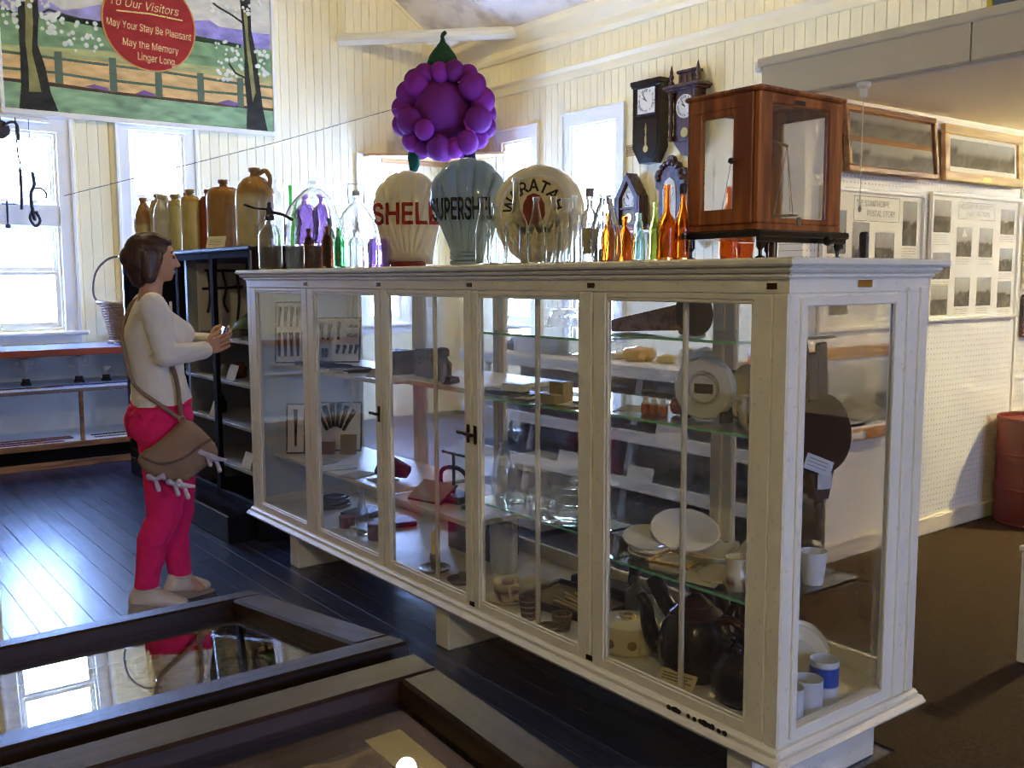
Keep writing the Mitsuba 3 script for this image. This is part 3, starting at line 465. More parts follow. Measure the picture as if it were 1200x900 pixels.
k = num('white_cupboard'); tag(k, 'white cupboard whose edge shows beside the blue floor glare', 'cupboard'); sub(k, 'body', box(.20, .655, 4.35, 4.9, 0.02, .36, .006), 'm_casepaint'); sub(k, 'top', box(.18, .665, 4.33, 4.92, .36, .38, .006), 'm_casepaint')

# ------------------------------------------------------------------ hanging iron tools before the tall window, wire across the corner
k = num('hanging_iron_tool'); tag(k, 'straight dark iron rod tool hanging in front of the tall window', 'iron tool'); sub(k, 'rod', tube(curve([(1.700, 9.02, 2.42), (1.70, 9.02, 2.25), (1.695, 9.02, 2.09)], 6), .012, 7), 'm_satin', '#1d1a26', True); sub(k, 'hook', tube(curve([(1.70, 9.02, 2.42), (1.705, 9.03, 2.47), (1.695, 9.05, 2.55), (1.70, 9.108, 2.85)], 5), .005, 6), 'm_satin', '#2b2733', True)
k = num('hanging_iron_tool'); tag(k, 'looped dark iron hook tool with curled prongs hanging in front of the tall window', 'iron tool')
sub(k, 'shank', tube(curve([(1.79, 9.02, 2.40), (1.80, 9.02, 2.30), (1.77, 9.02, 2.22), (1.775, 9.02, 2.1), (1.79, 9.02, 2.0)], 7), .014, 7), 'm_satin', '#191622', True); sub(k, 'prong', tube(curve([(1.78, 9.02, 2.27), (1.85, 9.02, 2.27), (1.89, 9.02, 2.23), (1.885, 9.02, 2.19)], 6), .008, 6), 'm_satin', '#191622', True)
sub(k, 'cord', tube([(1.79, 9.02, 2.40), (1.80, 9.108, 2.85)], .003, 5), 'm_matte', '#6b6470'); sub(k, 'loop', tube(curve([(1.775, 9.02, 2.09), (1.755, 9.02, 2.02), (1.79, 9.02, 1.955), (1.83, 9.02, 2.0), (1.80, 9.02, 2.08)], 7), .012, 7), 'm_satin', '#191622', True)
k = num('hanging_iron_tool'); tag(k, 'short dark iron hook hanging at the window transom', 'iron tool'); sub(k, 'rod', tube([(1.59, 9.04, 2.15), (1.588, 9.04, 1.96)], .008, 6), 'm_satin', '#2a2530', True); sub(k, 'cord', tube([(1.59, 9.04, 2.15), (1.59, 9.108, 2.85)], .003, 5), 'm_matte', '#6b6470'); sub(k, 'bar', tube([(1.55, 9.04, 2.13), (1.66, 9.04, 2.135)], .006, 6), 'm_satin', '#2a2530', True); sub(k, 'weight', ell((1.588, 9.04, 1.95), (.022, .012, .02)), 'm_satin', '#2a2530', True)
k = num('iron_pulley'); tag(k, 'round dark iron pulley with a bent rod above the tall window', 'pulley'); sub(k, 'wheel', lathe([(0, -.02), (.06, -.02), (.075, -.015), (.06, 0), (.075, .015), (.06, .02), (0, .02)], 24), 'm_satin', '#231f20', 30, M=move(1.575, 9.08, 2.74, 0, 1, 90)); sub(k, 'bent_rod', tube(curve([(1.60, 9.05, 2.77), (1.66, 9.05, 2.80), (1.70, 9.05, 2.78), (1.705, 9.05, 2.66)], 6), .012, 7), 'm_satin', '#231f20', True)
k = num('white_rail'); tag(k, 'short white rail fixed under the painted sign over the tall window', 'rail'); put(k, tube([(0.9, 9.125, 2.87), (1.96, 9.125, 2.845)], .02, 8), 'm_gloss', '#f3f3ef', True)
k = num('hanging_wire'); tag(k, 'thin wire strung across the corner towards the purple bunch of grapes', 'wire'); put(k, tube([(2.05, 9.165, 2.225), (3.8, 8.72, 2.76), (5.34, 8.33, 3.28)], .0035, 5), 'm_matte', '#6d6656')
k = num('square_post'); tag(k, 'short white square post standing on the dark brown carpet', 'post'); sub(k, 'shaft', box(3.762, 3.83, 1.66, 1.735, .007, .45, .005), 'm_casepaint'); sub(k, 'cap', box(3.755, 3.838, 1.652, 1.743, .45, .47, .004), 'm_casepaint')   # second_white
# ------------------------------------------------------------------ two sloping desk cases back to back in front of the viewer
def desk(label, M, x0, x1, s0, s1, sheet, extra, h0, h1):
    """M carries (x, s, up) of the lid's plane; h0, h1: how deep the body goes below the lid at s0 and s1"""
    k = num('desk_case'); tag(k, label, 'display case'); r = .082
    sub(k, 'lid_rail', box(x0, x1, s1 - r, s1, -.05, 0, .006), 'm_darkwood', M=M); sub(k, 'lid_rail', box(x0, x1, s0, s0 + r, -.05, 0, .006), 'm_darkwood', M=M)
    sub(k, 'lid_rail', box(x1 - r, x1, s0 + r, s1 - r, -.05, 0, .006), 'm_darkwood_end', M=M); sub(k, 'lid_rail', box(x0, x0 + r, s0 + r, s1 - r, -.05, 0, .006), 'm_darkwood_end', M=M)
    sub(k, 'pane', box(x0 + r - .005, x1 - r + .005, s0 + r - .005, s1 - r + .005, -.034, -.032), 'm_pane', M=M)
    sub(k, 'lining', box(x0 + .02, x1 - .02, s0 + .02, s1 - .02, -.115, -.105), 'm_matte', '#3a3229', M=M)
    v = join(box(x0 + .012, x1 - .012, s0 + .012, s0 + .035, -.13, -.05), box(x0 + .012, x1 - .012, s1 - .035, s1 - .012, -.13, -.05), box(x0 + .012, x0 + .035, s0 + .035, s1 - .035, -.13, -.05), box(x1 - .035, x1 - .012, s0 + .035, s1 - .035, -.13, -.05))
    sub(k, 'body', v, 'm_darkwood', M=M)
    o = M @ [0, s0, 0, 1]; e = M @ [0, s1, 0, 1]
    for x in (x0 + .07, x1 - .07):
        for q in (o[1] + .06, e[1] - .06): sub(k, 'leg', box(x - .03, x + .03, q - .03, q + .03, 0, h0 - .12 + (h1 - h0) * (q - o[1]) / (e[1] - o[1]), .005), 'm_darkwood')
    return k
MA = np.eye(4); MA[:3, 1] = [0, math.cos(math.atan(.13)), -math.sin(math.atan(.13))]; MA[:3, 2] = np.cross(MA[:3, 0], MA[:3, 1]); MA[:3, 3] = [0, 1.625, .78]
MB_ = np.eye(4); MB_[:3, 1] = [0, math.cos(math.atan(.06)), math.sin(math.atan(.06))]; MB_[:3, 2] = np.cross(MB_[:3, 0], MB_[:3, 1]); MB_[:3, 3] = [0, 1.568, .78]
ka = desk('dark wood desk case with a sloping glass lid mirroring the window, nearest the visitor', MA, -.9, .967, 0, .835, 'm_print', None, .78, .67)
kb = desk('dark wood desk case with a sloping glass lid over a patchy map, nearest the viewer', MB_, -.9, .945, -.86, 0, 'm_map', None, .73, .78)
k = num('landscape_print'); put(k, box(.05, .84, .12, .73, -.105, -.100), 'm_print', M=MA); tag(k, 'dark landscape print lying under the glass of the desk case nearest the visitor', 'print')
k = num('pale_print'); put(k, box(-.62, .02, .12, .73, -.105, -.100), 'm_matte', '#77756c', M=MA); tag(k, 'pale grey print lying under the window reflection in the desk case', 'print')
k = num('old_map'); put(k, box(-.6, .83, -.76, -.10, -.105, -.100), 'm_map', M=MB_); tag(k, 'brown patchy map lying under the glass of the desk case nearest the viewer', 'map')
k = num('cream_card'); put(k, box(.79, .862, -.26, -.085, -.099, -.097), 'm_matte', '#efe2a8', M=MB_); tag(k, 'cream card strip at the inner corner of the map desk case', 'card')  # pale strip imitating a bright reflection on the glass, put in as colour

# ------------------------------------------------------------------ bottles
SH = {  # outer profiles, radius and height as fractions
 'beer': [(1, .02), (1, .45), (.92, .55), (.55, .72), (.36, .85), (.33, .93), (.42, .94), (.42, 1)],
 'wine': [(1, .02), (1, .42), (.95, .48), (.72, .56), (.40, .63), (.33, .70), (.30, .94), (.38, .95), (.38, 1)],
 'medicine': [(1, .02), (1, .62), (.95, .70), (.62, .78), (.38, .81), (.36, .93), (.50, .94), (.50, 1)],
 'flask': [(.9, .02), (1, .12), (1, .52), (.85, .64), (.45, .74), (.32, .80), (.32, .92), (.44, .93), (.44, 1)],
 'carboy': [(.96, .01), (1, .05), (1, .48), (.97, .58), (.85, .68), (.62, .78), (.36, .86), (.20, .90), (.18, .955), (.22, .96), (.22, 1)],
 'siphon': [(.86, .01), (.95, .04), (1, .10), (1, .62), (.95, .72), (.70, .82), (.40, .89), (.36, 1)],
 'jar': [(.95, .02), (1, .06), (1, .80), (.9, .88), (.85, 1)],
 'codd': [(1, .02), (1, .42), (.82, .50), (.68, .58), (.72, .68), (.66, .78), (.48, .86), (.45, .93), (.52, .95), (.52, 1)],
 'tumbler': [(.78, .01), (.82, .05), (1, 1)],
 'decanter': [(.80, .02), (.96, .10), (1, .25), (.92, .42), (.66, .66), (.50, .80), (.34, .88), (.30, .95), (.42, 1)]}
def bottle_mesh(kind, h, r, wall=.002, n=28):
    o = [(a * r, b * h) for a, b in SH[kind]]; w = min(wall, r * .18)
    i = [(max(a - w, .002), max(b, .0)) for a, b in o[::-1]]; i[-1] = (i[-1][0], w * 1.6 + .002)
    return lathe([(0, 0.0), (o[0][0] * .9, 0.0), *o, *i, (0, w * 1.6 + .002)], n)
def bottle(label, kind, mat, x, y, h, r, z=1.551, group=None, name='glass_bottle', cat='bottle', **k):
    key = num(name); tag(key, label, cat, group); put(key, bottle_mesh(kind, h, r, **k), mat, smooth=35, M=move(x, y, z)); return key
def bottle_p(label, kind, mat, x, y, h, r, z=1.551, name='glass_bottle', cat='bottle', part='glass', **k):
    key = num(name); tag(key, label, cat); put(key + '__' + part, bottle_mesh(kind, h, r, **k), mat, smooth=35, M=move(x, y, z)); used[key + '__' + part] = 1; return key
k = bottle_p('frosted soda siphon bottle with a dark spout at the end of the cabinet top', 'siphon', 'm_glass_smoke', 2.17, 5.05, .275, .066, name='soda_siphon', wall=.006)
SM = move(2.17, 5.05, 1.551 + .268)
sub(k, 'collar', lathe([(0, 0), (.026, 0), (.026, .02), (.018, .03), (.018, .06), (.010, .075), (.012, .09), (0, .1)], 18), 'm_satin', '#2a2226', 30, M=SM)
sub(k, 'spout', tube(curve([(0, 0, .045), (.055, -.045, .03), (.10, -.08, .0)], 6), .008, 8), 'm_satin', '#241d22', True, M=SM); sub(k, 'lever', tube(curve([(0, 0, .06), (-.06, .045, .065), (-.11, .08, .085)], 6), .006, 8), 'm_satin', '#241d22', True, M=SM)
bottle('big clear glass carboy with violet bottles showing through it', 'carboy', 'm_glass_clear', 2.40, 4.98, .495, .165, name='glass_carboy', wall=.005)
bottle('clear glass carboy with a wire stopper beside the bigger carboy', 'carboy', 'm_glass_clear', 2.50, 4.68, .39, .11, name='glass_carboy', wall=.005)
k = num('wire_stopper'); tag(k, 'wire bail stopper on the smaller glass carboy', 'stopper'); sub(k, 'plug', lathe([(0, 0), (.018, 0), (.022, .02), (.012, .03), (0, .03)], 16), 'm_gloss', '#d9d7cf', 30, M=move(2.50, 4.68, 1.94)); sub(k, 'wire', tube([[2.50 - .035, 4.68 + .02, 1.90], [2.50 - .04, 4.68 + .02, 2.0], [2.50 + .04, 4.68 - .02, 2.0], [2.50 + .035, 4.68 - .02, 1.90]], .003, 6), 'm_metal', '#b7b4ad')
bottle('tall green glass bottle on the black cupboard behind the carboys', 'wine', 'm_glass_green', 2.60, 5.72, .39, .035, z=1.691)
bottle('stout violet bottle on the black cupboard behind the big carboy', 'medicine', 'm_glass_violet', 2.57, 5.46, .31, .075, z=1.691, wall=.008); bottle('violet bottle at the near end of the black cupboard top', 'medicine', 'm_glass_violet', 2.60, 5.285, .30, .06, z=1.691, wall=.008)
bottle('amber medicine bottle nearest the soda siphon', 'medicine', 'm_glass_brown', 2.15, 4.53, .20, .027); bottle('short amber medicine bottle in front of the big carboy', 'medicine', 'm_glass_brown', 2.24, 4.52, .185, .026)
bottle('dark brown medicine bottle between the amber and the green ones', 'medicine', 'm_glass_brown', 2.18, 4.385, .205, .031, wall=.006); bottle('tall dark brown bottle behind the medicine bottles', 'medicine', 'm_glass_dark', 2.30, 4.60, .262, .028, wall=.006)
bottle('small dark green bottle in front of the carboys', 'medicine', 'm_glass_green', 2.15, 4.20, .185, .029, wall=.006)
k = bottle_p('small clear bottle with a pointed glass stopper beside the violet jar', 'medicine', 'm_glass_clear', 2.16, 4.05, .175, .036); sub(k, 'stopper', lathe([(0, 0), (.012, 0), (.014, .01), (.006, .016), (.013, .03), (.010, .045), (0, .052)], 16), 'm_glass_clear', smooth=30, M=move(2.16, 4.05, 1.551 + .165))
bottle('violet tinted glass jar beside the white shell shaped globe', 'jar', 'm_glass_violet', 2.25, 4.00, .135, .052, name='glass_jar', cat='jar', wall=.009)
clear = 'm_glass_smoke'
for lab, kd, x, y, h, r in [('clear bottle with sloping shoulders in front of the blue shell globe', 'beer', 2.15, 3.03, .25, .028), ('stout clear bottle between the blue shell globe and the round globe', 'flask', 2.12, 2.90, .225, .037), ('tall clear wine bottle before the lettering of the round globe', 'wine', 2.12, 2.78, .303, .041),
    ('clear sloping bottle just beyond the tall wine bottle', 'beer', 2.15, 2.705, .232, .031), ('clear beer bottle before the edge of the round globe', 'beer', 2.21, 2.68, .236, .029)]: bottle(lab, kd, clear, x, y, h, r)
bottle('bluish clear medicine bottle beside the small glass cups', 'medicine', 'm_glass_clear', 2.15, 2.545, .218, .034); bottle('thin clear bottle behind the bluish medicine bottle', 'medicine', 'm_glass_clear', 2.24, 2.60, .235, .022)
k = bottle_p('clear bottle with a grey cap and a paper label beside the wire cased decanter', 'medicine', 'm_glass_clear', 2.205, 2.485, .225, .027); sub(k, 'cap', lathe([(0, 0), (.014, 0), (.014, .025), (0, .025)], 16), 'm_satin', '#7e7a86', 30, M=move(2.205, 2.485, 1.551 + .222))
th = np.linspace(-.9, .9, 9) + math.atan2(-2.485, -2.205); v = np.array([[2.205 + .0278 * math.cos(a), 2.485 + .0278 * math.sin(a), 1.551 + z] for z in (.03, .115) for a in th]); sub(k, 'paper_label', (v, [[i, i + 1, i + 10, i + 9] for i in range(8)]) if False else trimesh.Trimesh(v, [f for i in range(8) for f in ([i, i + 1, i + 10], [i, i + 10, i + 9])], process=False), 'm_matte', '#a79c7e')
k = bottle_p('clear glass decanter in a wire cage before the orange bottles', 'decanter', 'm_glass_clear', 2.15, 2.345, .215, .052, name='caged_decanter', cat='decanter')
cg = []
for i in range(8):
    a = i * math.pi / 4; pts = [[2.15 + (r * .052 + .003) * math.cos(a + .5 * z * (1 if i % 2 else -1)), 2.345 + (r * .052 + .003) * math.sin(a + .5 * z * (1 if i % 2 else -1)), 1.551 + z * .215] for r, z in SH['decanter'][:-1]]; cg.append(tube(pts, .0016, 5))
sub(k, 'wire_cage', join(cg), 'm_metal', '#9d9c9a', True)
bottle('orange glass flask standing behind the caged decanter', 'flask', 'm_glass_amber', 2.31, 2.505, .17, .026); bottle('second orange glass flask behind the caged decanter', 'flask', 'm_glass_amber', 2.31, 2.425, .155, .025)
bottle('small aqua glass marble stoppered bottle before the steeple clock', 'codd', 'm_glass_aqua', 2.12, 2.165, .145, .021); bottle('yellow green glass bottle beside the aqua one', 'beer', 'm_glass_lime', 2.155, 2.13, .176, .021)
bottle('amber glass wine bottle next to the yellow green bottle', 'wine', 'm_glass_amber', 2.15, 2.075, .224, .031, wall=.005)
k = bottle_p('amber glass bottle with a black top next to the wooden balance case', 'beer', 'm_glass_amber', 2.165, 2.025, .205, .023, wall=.005); sub(k, 'stopper', lathe([(0, 0), (.010, 0), (.011, .02), (.008, .03), (0, .03)], 14), 'm_satin', '#1c1210', 30, M=move(2.165, 2.025, 1.551 + .195))
bottle('amber glass bottle standing behind the wooden balance case', 'flask', 'm_glass_amber', 2.66, 2.27, .26, .034)
bottle('small amber glass cup seen under the wooden balance case', 'tumbler', 'm_glass_amber', 2.60, 2.15, .062, .03, name='glass_cup', cat='cup'); bottle('small clear shot glass before the round globe', 'tumbler', 'm_glass_clear', 2.09, 2.555, .042, .015, name='glass_cup', cat='cup'); bottle('small clear shot glass before the caged decanter', 'tumbler', 'm_glass_clear', 2.085, 2.31, .042, .015, name='glass_cup', cat='cup')
k = num('wooden_peg'); put(k, box(-.010, .012, -.012, .012, 0, .078, .004), 'm_satin', '#241a18', M=move(2.52, 1.65, 1.551, 20)); tag(k, 'small dark upright block at the end of the cabinet top', 'block')

# ------------------------------------------------------------------ stoneware on the black cupboard
def flagon(label, x, y, h, r, body, top, handle=False, neck='#6b4a2a', z=1.691, narrow=.26, sh=.72):
    k = num('stoneware_flagon'); tag(k, label, 'flagon')
    e = .90 - sh
    P = [(0, 0), (r * .96, 0), (r, .012), (r, h * sh), *([(r * .97, h * (sh + e * .28)), (r * .82, h * (sh + e * .62)), (r * .55, h * (sh + e * .88))] if sh < .61 else [(r * .985, h * (sh + e * .35)), (r * .92, h * (sh + e * .65)), (r * .76, h * (sh + e * .88)), (r * .58, h * (sh + e * .96))]), (r * narrow * 1.35, h * .90), (r * narrow * 1.25, h * .94), (r * narrow * 1.7, h * .945), (r * narrow * 1.8, h * .985), (r * narrow * 1.5, h), (r * narrow * .8, h), (r * narrow * .8, h * .9), (0, h * .9)]
    zs = h * (sh + .02)
    def cf(v):
        t = np.clip((v[:, 2] - z - zs + .012) / .03, 0, 1)[:, None]; m = meshkit.fbm(v * [40, 40, 25], 3, 5)[:, None]
        return np.clip((lin(body) * (1 - t) + lin(top) * t) * (.8 + .4 * m), 0, 1)
    P2 = []
    for a, b in zip(P, P[1:]):
        n_ = max(1, int(math.hypot(b[0] - a[0], b[1] - a[1]) / .02)); P2 += [(a[0] + (b[0] - a[0]) * t, a[1] + (b[1] - a[1]) * t) for t in np.linspace(0, 1, n_, endpoint=False)]
    sub(k, 'body', lathe(P2 + [P[-1]], 32), 'm_gloss', cf, True, M=move(x, y, z))
    if handle: d = np.array([.62, -.78, 0]); c = np.array([x, y, z]); sub(k, 'handle', tube(curve([c + d * r * .25 + [0, 0, h * .93], c + d * r * .62 + [0, 0, h * .96], c + d * r * .86 + [0, 0, h * .86], c + d * r * .8 + [0, 0, h * (sh + .13)]], 6), .014, 8), 'm_gloss', top, True)
flagon('small stoneware jar with a tan shoulder, farthest along the row of flagons', 2.27, 7.62, .425, .072, '#a89460', '#8a6134', sh=.5)
flagon('yellowish stoneware flagon with a handle, second in the far row', 2.34, 7.50, .45, .062, '#ae9a62', '#a17f45', True)
flagon('pale grey stoneware flagon with a sloping shoulder', 2.30, 7.30, .43, .06, '#b9b09a', '#b0a68f', True, sh=.52)
flagon('cream stoneware jar with a wide dark neck', 2.36, 7.16, .425, .06, '#a99d6c', '#9b8a55', narrow=.36, sh=.78)
flagon('olive stoneware flagon with a dark brown lip behind the cream jar', 2.47, 7.24, .445, .058, '#8f7d48', '#6b5028', narrow=.25)
flagon('straw coloured stoneware flagon beside the reddish one', 2.36, 6.85, .435, .066, '#b09d68', '#98763c', narrow=.3, sh=.78)
flagon('reddish brown stoneware flagon squeezed behind the big tan flagon', 2.47, 6.80, .435, .062, '#83381f', '#6e3a1e', narrow=.25)
flagon('big tan salt glazed flagon behind the paper card', 2.37, 6.24, .452, .112, '#8d683f', '#8a6034', narrow=.17, sh=.68)
flagon('biggest cream stoneware flagon with a tan shoulder and a looped handle', 2.32, 5.60, .466, .118, '#c1b289', '#97713e', True, narrow=.17, sh=.60)
k = num('price_card'); tag(k, 'white folded paper card before the big tan flagon', 'card'); M = face([-.85, -.5, 0], [2.165, 5.87, 1.692]); sub(k, 'sheet', box(-.07, .07, 0, .075, 0, .002), 'm_matte', '#d8ccae', M=M @ trimesh.transformations.rotation_matrix(-.3, [1, 0, 0])); sub(k, 'writing', join(*[box(-.045, .045 - .01 * (i % 2), .05 - .014 * i, .053 - .014 * i, .002, .0026) for i in range(3)]), 'm_matte', '#8d8269', M=M @ trimesh.transformations.rotation_matrix(-.3, [1, 0, 0]))
bottle('tall pale glass bottle behind the biggest cream flagon', 'medicine', 'm_glass_clear', 2.56, 5.86, .455, .045, z=1.691)

# ------------------------------------------------------------------ petrol pump globes
class Clam:
    def __init__(s, r, vc, wb, D, ribs):
        a = np.linspace(0, 1.75, 30); o = [(r * math.sin(t), vc + r * math.cos(t)) for t in a]; x, y = o[-1]
        o += [(x + (wb - x) * t ** .85, y * (1 - t) + .03 * t) for t in np.linspace(0, 1, 16)[1:]] + [(wb, .012), (wb, .0), (wb * .5, .0), (0, .0)]
        o = np.array(o); o = np.vstack([o, o[::-1] * [-1, 1]]); s.C = np.array([0, vc - .03]); s.D, s.ribs, s.vh = D, ribs, -.05
        q = o - s.C; a = np.arctan2(q[:, 0], q[:, 1]); i = np.argsort(a); s.a, s.r = a[i], np.hypot(q[i, 0], q[i, 1])
    def ribang(s, u, v): return np.arctan2(u, v - s.vh) * s.ribs * 1.25
    def rad(s, a):
        r = np.interp(a, s.a, s.r, period=2 * np.pi); u, v = r * np.sin(a), s.C[1] + r * np.cos(a)
        return r - .007 * (1 - np.abs(np.cos(s.ribang(u, v)))) ** 2 * np.clip((v - s.C[1]) / .08, 0, 1)
    def depth(s, u, v):
        u, v = np.asarray(u, float), np.asarray(v, float); a = np.arctan2(u - s.C[0], v - s.C[1]); t = np.clip(np.hypot(u, v - s.C[1]) / s.rad(a), 0, 1)
        groove = (1 - np.abs(np.cos(s.ribang(u, v)))) ** 2.6; return s.D * np.maximum(1 - t ** 2.4, 0) ** .55 - groove * .013 * np.clip((1 - t) * 4, 0, 1) * np.clip((v - .03) / .05, 0, 1)
    def mesh(s, na=240, nt=44):
        a = np.linspace(-np.pi, np.pi, na, endpoint=False); t = np.sin(np.linspace(0, np.pi / 2, nt)); A, Tt = np.meshgrid(a, t); R = s.rad(A) * Tt
        u, v = R * np.sin(A), s.C[1] + R * np.cos(A); d = s.depth(u, v); d[-1] = 0
        P = np.stack([u, v, d], -1).reshape(-1, 3); f = []
        for i in range(nt - 1):
            for j in range(na): k = (j + 1) % na; f += [[i * na + j, (i + 1) * na + k, (i + 1) * na + j], [i * na + j, i * na + k, (i + 1) * na + k]]
        m = trimesh.Trimesh(np.vstack([P, P * [1, 1, -1]]), np.vstack([f, np.array(f)[:, ::-1] + len(P)]), process=False); m.merge_vertices(); m.remove_unreferenced_vertices(); m.fix_normals(); return m
    def drape(s, m, off):
        m = m.copy()
        for _ in range(6):
            if m.edges_unique_length.max() < .012: break
            v, f = trimesh.remesh.subdivide_to_size(m.vertices, m.faces, .012); m = trimesh.Trimesh(v, f, process=False)
        v = np.array(m.vertices); m.vertices = np.c_[v[:, 0], v[:, 1], s.depth(v[:, 0], v[:, 1]) + off + v[:, 2]]; return m
k = num('petrol_globe'); tag(k, 'white glass clam shell petrol globe with red capital lettering', 'petrol globe')
cl = Clam(.168, .270, .118, .085, 15)
M = face([-.66, -.75, 0], [2.42, 4.02, 1.57]); sub(k, 'shell', cl.mesh(), 'm_gloss', '#e9dfc6', True, M=M)
t_ = text('SHELL', .096, .003, True, .325); t_.apply_translation([0, .185, 0]); sub(k, 'lettering', cl.drape(t_, .004), 'm_satin', '#8f1f14', M=M)
sub(k, 'base', lathe([(0, -.02), (.085, -.02), (.085, .008), (.07, .012), (0, .012)], 28), 'm_gloss', '#7c1f1c', 30, M=move(2.42, 4.02, 1.571))
k = num('petrol_globe'); tag(k, 'blue grey glass clam shell petrol globe with black capital lettering', 'petrol globe')
cb = Clam(.166, .283, .066, .09, 14)
M = face([-.72, -.69, 0], [2.36, 3.43, 1.556]); sub(k, 'shell', cb.mesh(), 'm_gloss', '#869cb4', True, M=M)
t_ = text('SUPERSHELL', .086, .003, True, .305); t_.apply_translation([0, .19, 0]); sub(k, 'lettering', cb.drape(t_, .005), 'm_satin', '#16171a', M=M)
sub(k, 'scroll', join(*[tube(curve([(-.07, .012 + .02 * i, .02), (0, .008 + .02 * i, .06), (.07, .012 + .02 * i, .02)], 6), .010, 8) for i in range(3)]), 'm_gloss', '#8499ab', True, M=M)
k = num('petrol_globe'); tag(k, 'round cream glass petrol globe with an arc of black letters over a red flower', 'petrol globe')
G = face([-.83, -.56, 0], [2.42, 3.03, 1.756]); AX = trimesh.transformations.rotation_matrix(0, [0, 0, 1])
prof = [(0, -.06), (.11, -.065), (.15, -.06), (.178, -.035), (.187, 0), (.178, .035), (.158, .058), (.142, .066), (.134, .062), (.132, .056), (0, .056)]
sub(k, 'globe', lathe([(a, b) for a, b in prof], 56), 'm_gloss', '#ded6bd', 40, M=G); sub(k, 'face', lathe([(0, .0562), (.131, .0562), (.131, .058), (0, .058)], 48), 'm_satin', '#c9bb8e', M=G)
for i, ch in enumerate('WARATAH'):
    a = math.radians(-75 + 25 * i); L_ = text(ch, .044, .002, True); L_.apply_transform(move(0, .080, .058)); sub(k, 'letter', L_, 'm_satin', '#1d1a17', M=G @ trimesh.transformations.rotation_matrix(-a, [0, 0, 1]))
sub(k, 'flower', extrude(Polygon([(.0, -.055), (.03, -.045), (.045, -.01), (.043, .03), (.025, .062), (0, .072), (-.025, .062), (-.043, .03), (-.045, -.01), (-.03, -.045)]), .003), 'm_satin', '#6d2417', M=G @ move(0, 0, .058)); sub(k, 'leaves', extrude(unary_union([Polygon([(0, -.05), (.05, -.06), (.085, -.03), (.06, -.075), (.015, -.085)]), Polygon([(0, -.05), (-.05, -.06), (-.085, -.03), (-.06, -.075), (-.015, -.085)])]), .003), 'm_satin', '#2b2a1c', M=G @ move(0, 0, .058))
sub(k, 'base', lathe([(0, 0), (.07, 0), (.07, .02), (.06, .03), (0, .03)], 28), 'm_gloss', '#cfc6ab', 30, M=move(2.42, 3.03, 1.552))

# ------------------------------------------------------------------ wooden balance case
k = num('balance_case'); tag(k, 'glazed brown wooden balance case on a black footed stand', 'balance case')
bx0, bx1, by0, by1, bz0, bz1 = 2.20, 2.585, 1.775, 2.045, 1.632, 2.02
sub(k, 'top', join(box(bx0 - .008, bx1 + .008, by0 - .008, by1 + .008, bz1 - .006, bz1 + .008, .005)), 'm_teak'); sub(k, 'floor', box(bx0, bx1, by0, by1, bz0, bz0 + .02, .003), 'm_teak')
for x in (bx0, bx1 - .03):
    for y in (by0, by1 - .022): sub(k, 'post', box(x, x + .03, y, y + .022, bz0 + .02, bz1 - .006, .004), 'm_teak')
d = sub(k, 'side_door', join(box(bx0 - .004, bx0 + .016, by0 + .022, 1.868, bz0 + .02, bz1 - .006, .003), box(bx0 - .004, bx0 + .016, 1.985, by1 - .02, bz0 + .02, bz1 - .006, .003), box(bx0 - .004, bx0 + .016, 1.868, 1.985, bz0 + .02, 1.695, .003), box(bx0 - .004, bx0 + .016, 1.868, 1.985, 1.955, bz1 - .006, .003)), 'm_teak')
sub(d, 'pane', box(bx0 + .004, bx0 + .0055, 1.866, 1.987, 1.69, 1.96), 'm_pane'); sub(d, 'knob', lathe([(0, 0), (.004, 0), (.004, .006), (.009, .010), (.008, .016), (0, .018)], 14), 'm_satin', '#2a1c16', 30, M=face([-1, 0, 0], [bx0 - .004, 1.862, 1.828]))
sub(k, 'moulding', box(bx0 - .007, bx0, by0 + .045, by1 - .025, 1.975, 1.980, .001), 'm_teak')
f = sub(k, 'front_sash', join(box(bx0 + .03, bx0 + .058, by0 + .002, by0 + .018, bz0 + .02, bz1 - .006, .003), box(bx1 - .058, bx1 - .03, by0 + .002, by0 + .018, bz0 + .02, bz1 - .006, .003), box(bx0 + .058, bx1 - .058, by0 + .002, by0 + .018, bz0 + .02, 1.668, .003), box(bx0 + .058, bx1 - .058, by0 + .002, by0 + .018, 1.985, bz1 - .006, .003)), 'm_teak')
sub(f, 'pane', box(bx0 + .056, bx1 - .056, by0 + .009, by0 + .0105, 1.665, 1.988), 'm_pane'); sub(f, 'finger_plate', box(2.352, 2.400, by0 - .001, by0 + .004, 1.988, 2.0, .001), 'm_satin', '#2b1c14'); sub(f, 'latch', box(2.375, 2.390, by0 - .004, by0 + .004, 1.645, 1.672, .002), 'm_metal', '#8f8a80')
b = sub(k, 'rear_sash', join(box(bx0 + .03, bx0 + .055, by1 - .018, by1 - .002, bz0 + .02, bz1 - .006), box(bx1 - .055, bx1 - .03, by1 - .018, by1 - .002, bz0 + .02, bz1 - .006), box(bx0 + .055, bx1 - .055, by1 - .018, by1 - .002, bz0 + .02, 1.668), box(bx0 + .055, bx1 - .055, by1 - .018, by1 - .002, 1.985, bz1 - .006)), 'm_teak'); sub(b, 'pane', box(bx0 + .053, bx1 - .053, by1 - .010, by1 - .0085, 1.665, 1.988), 'm_pane')
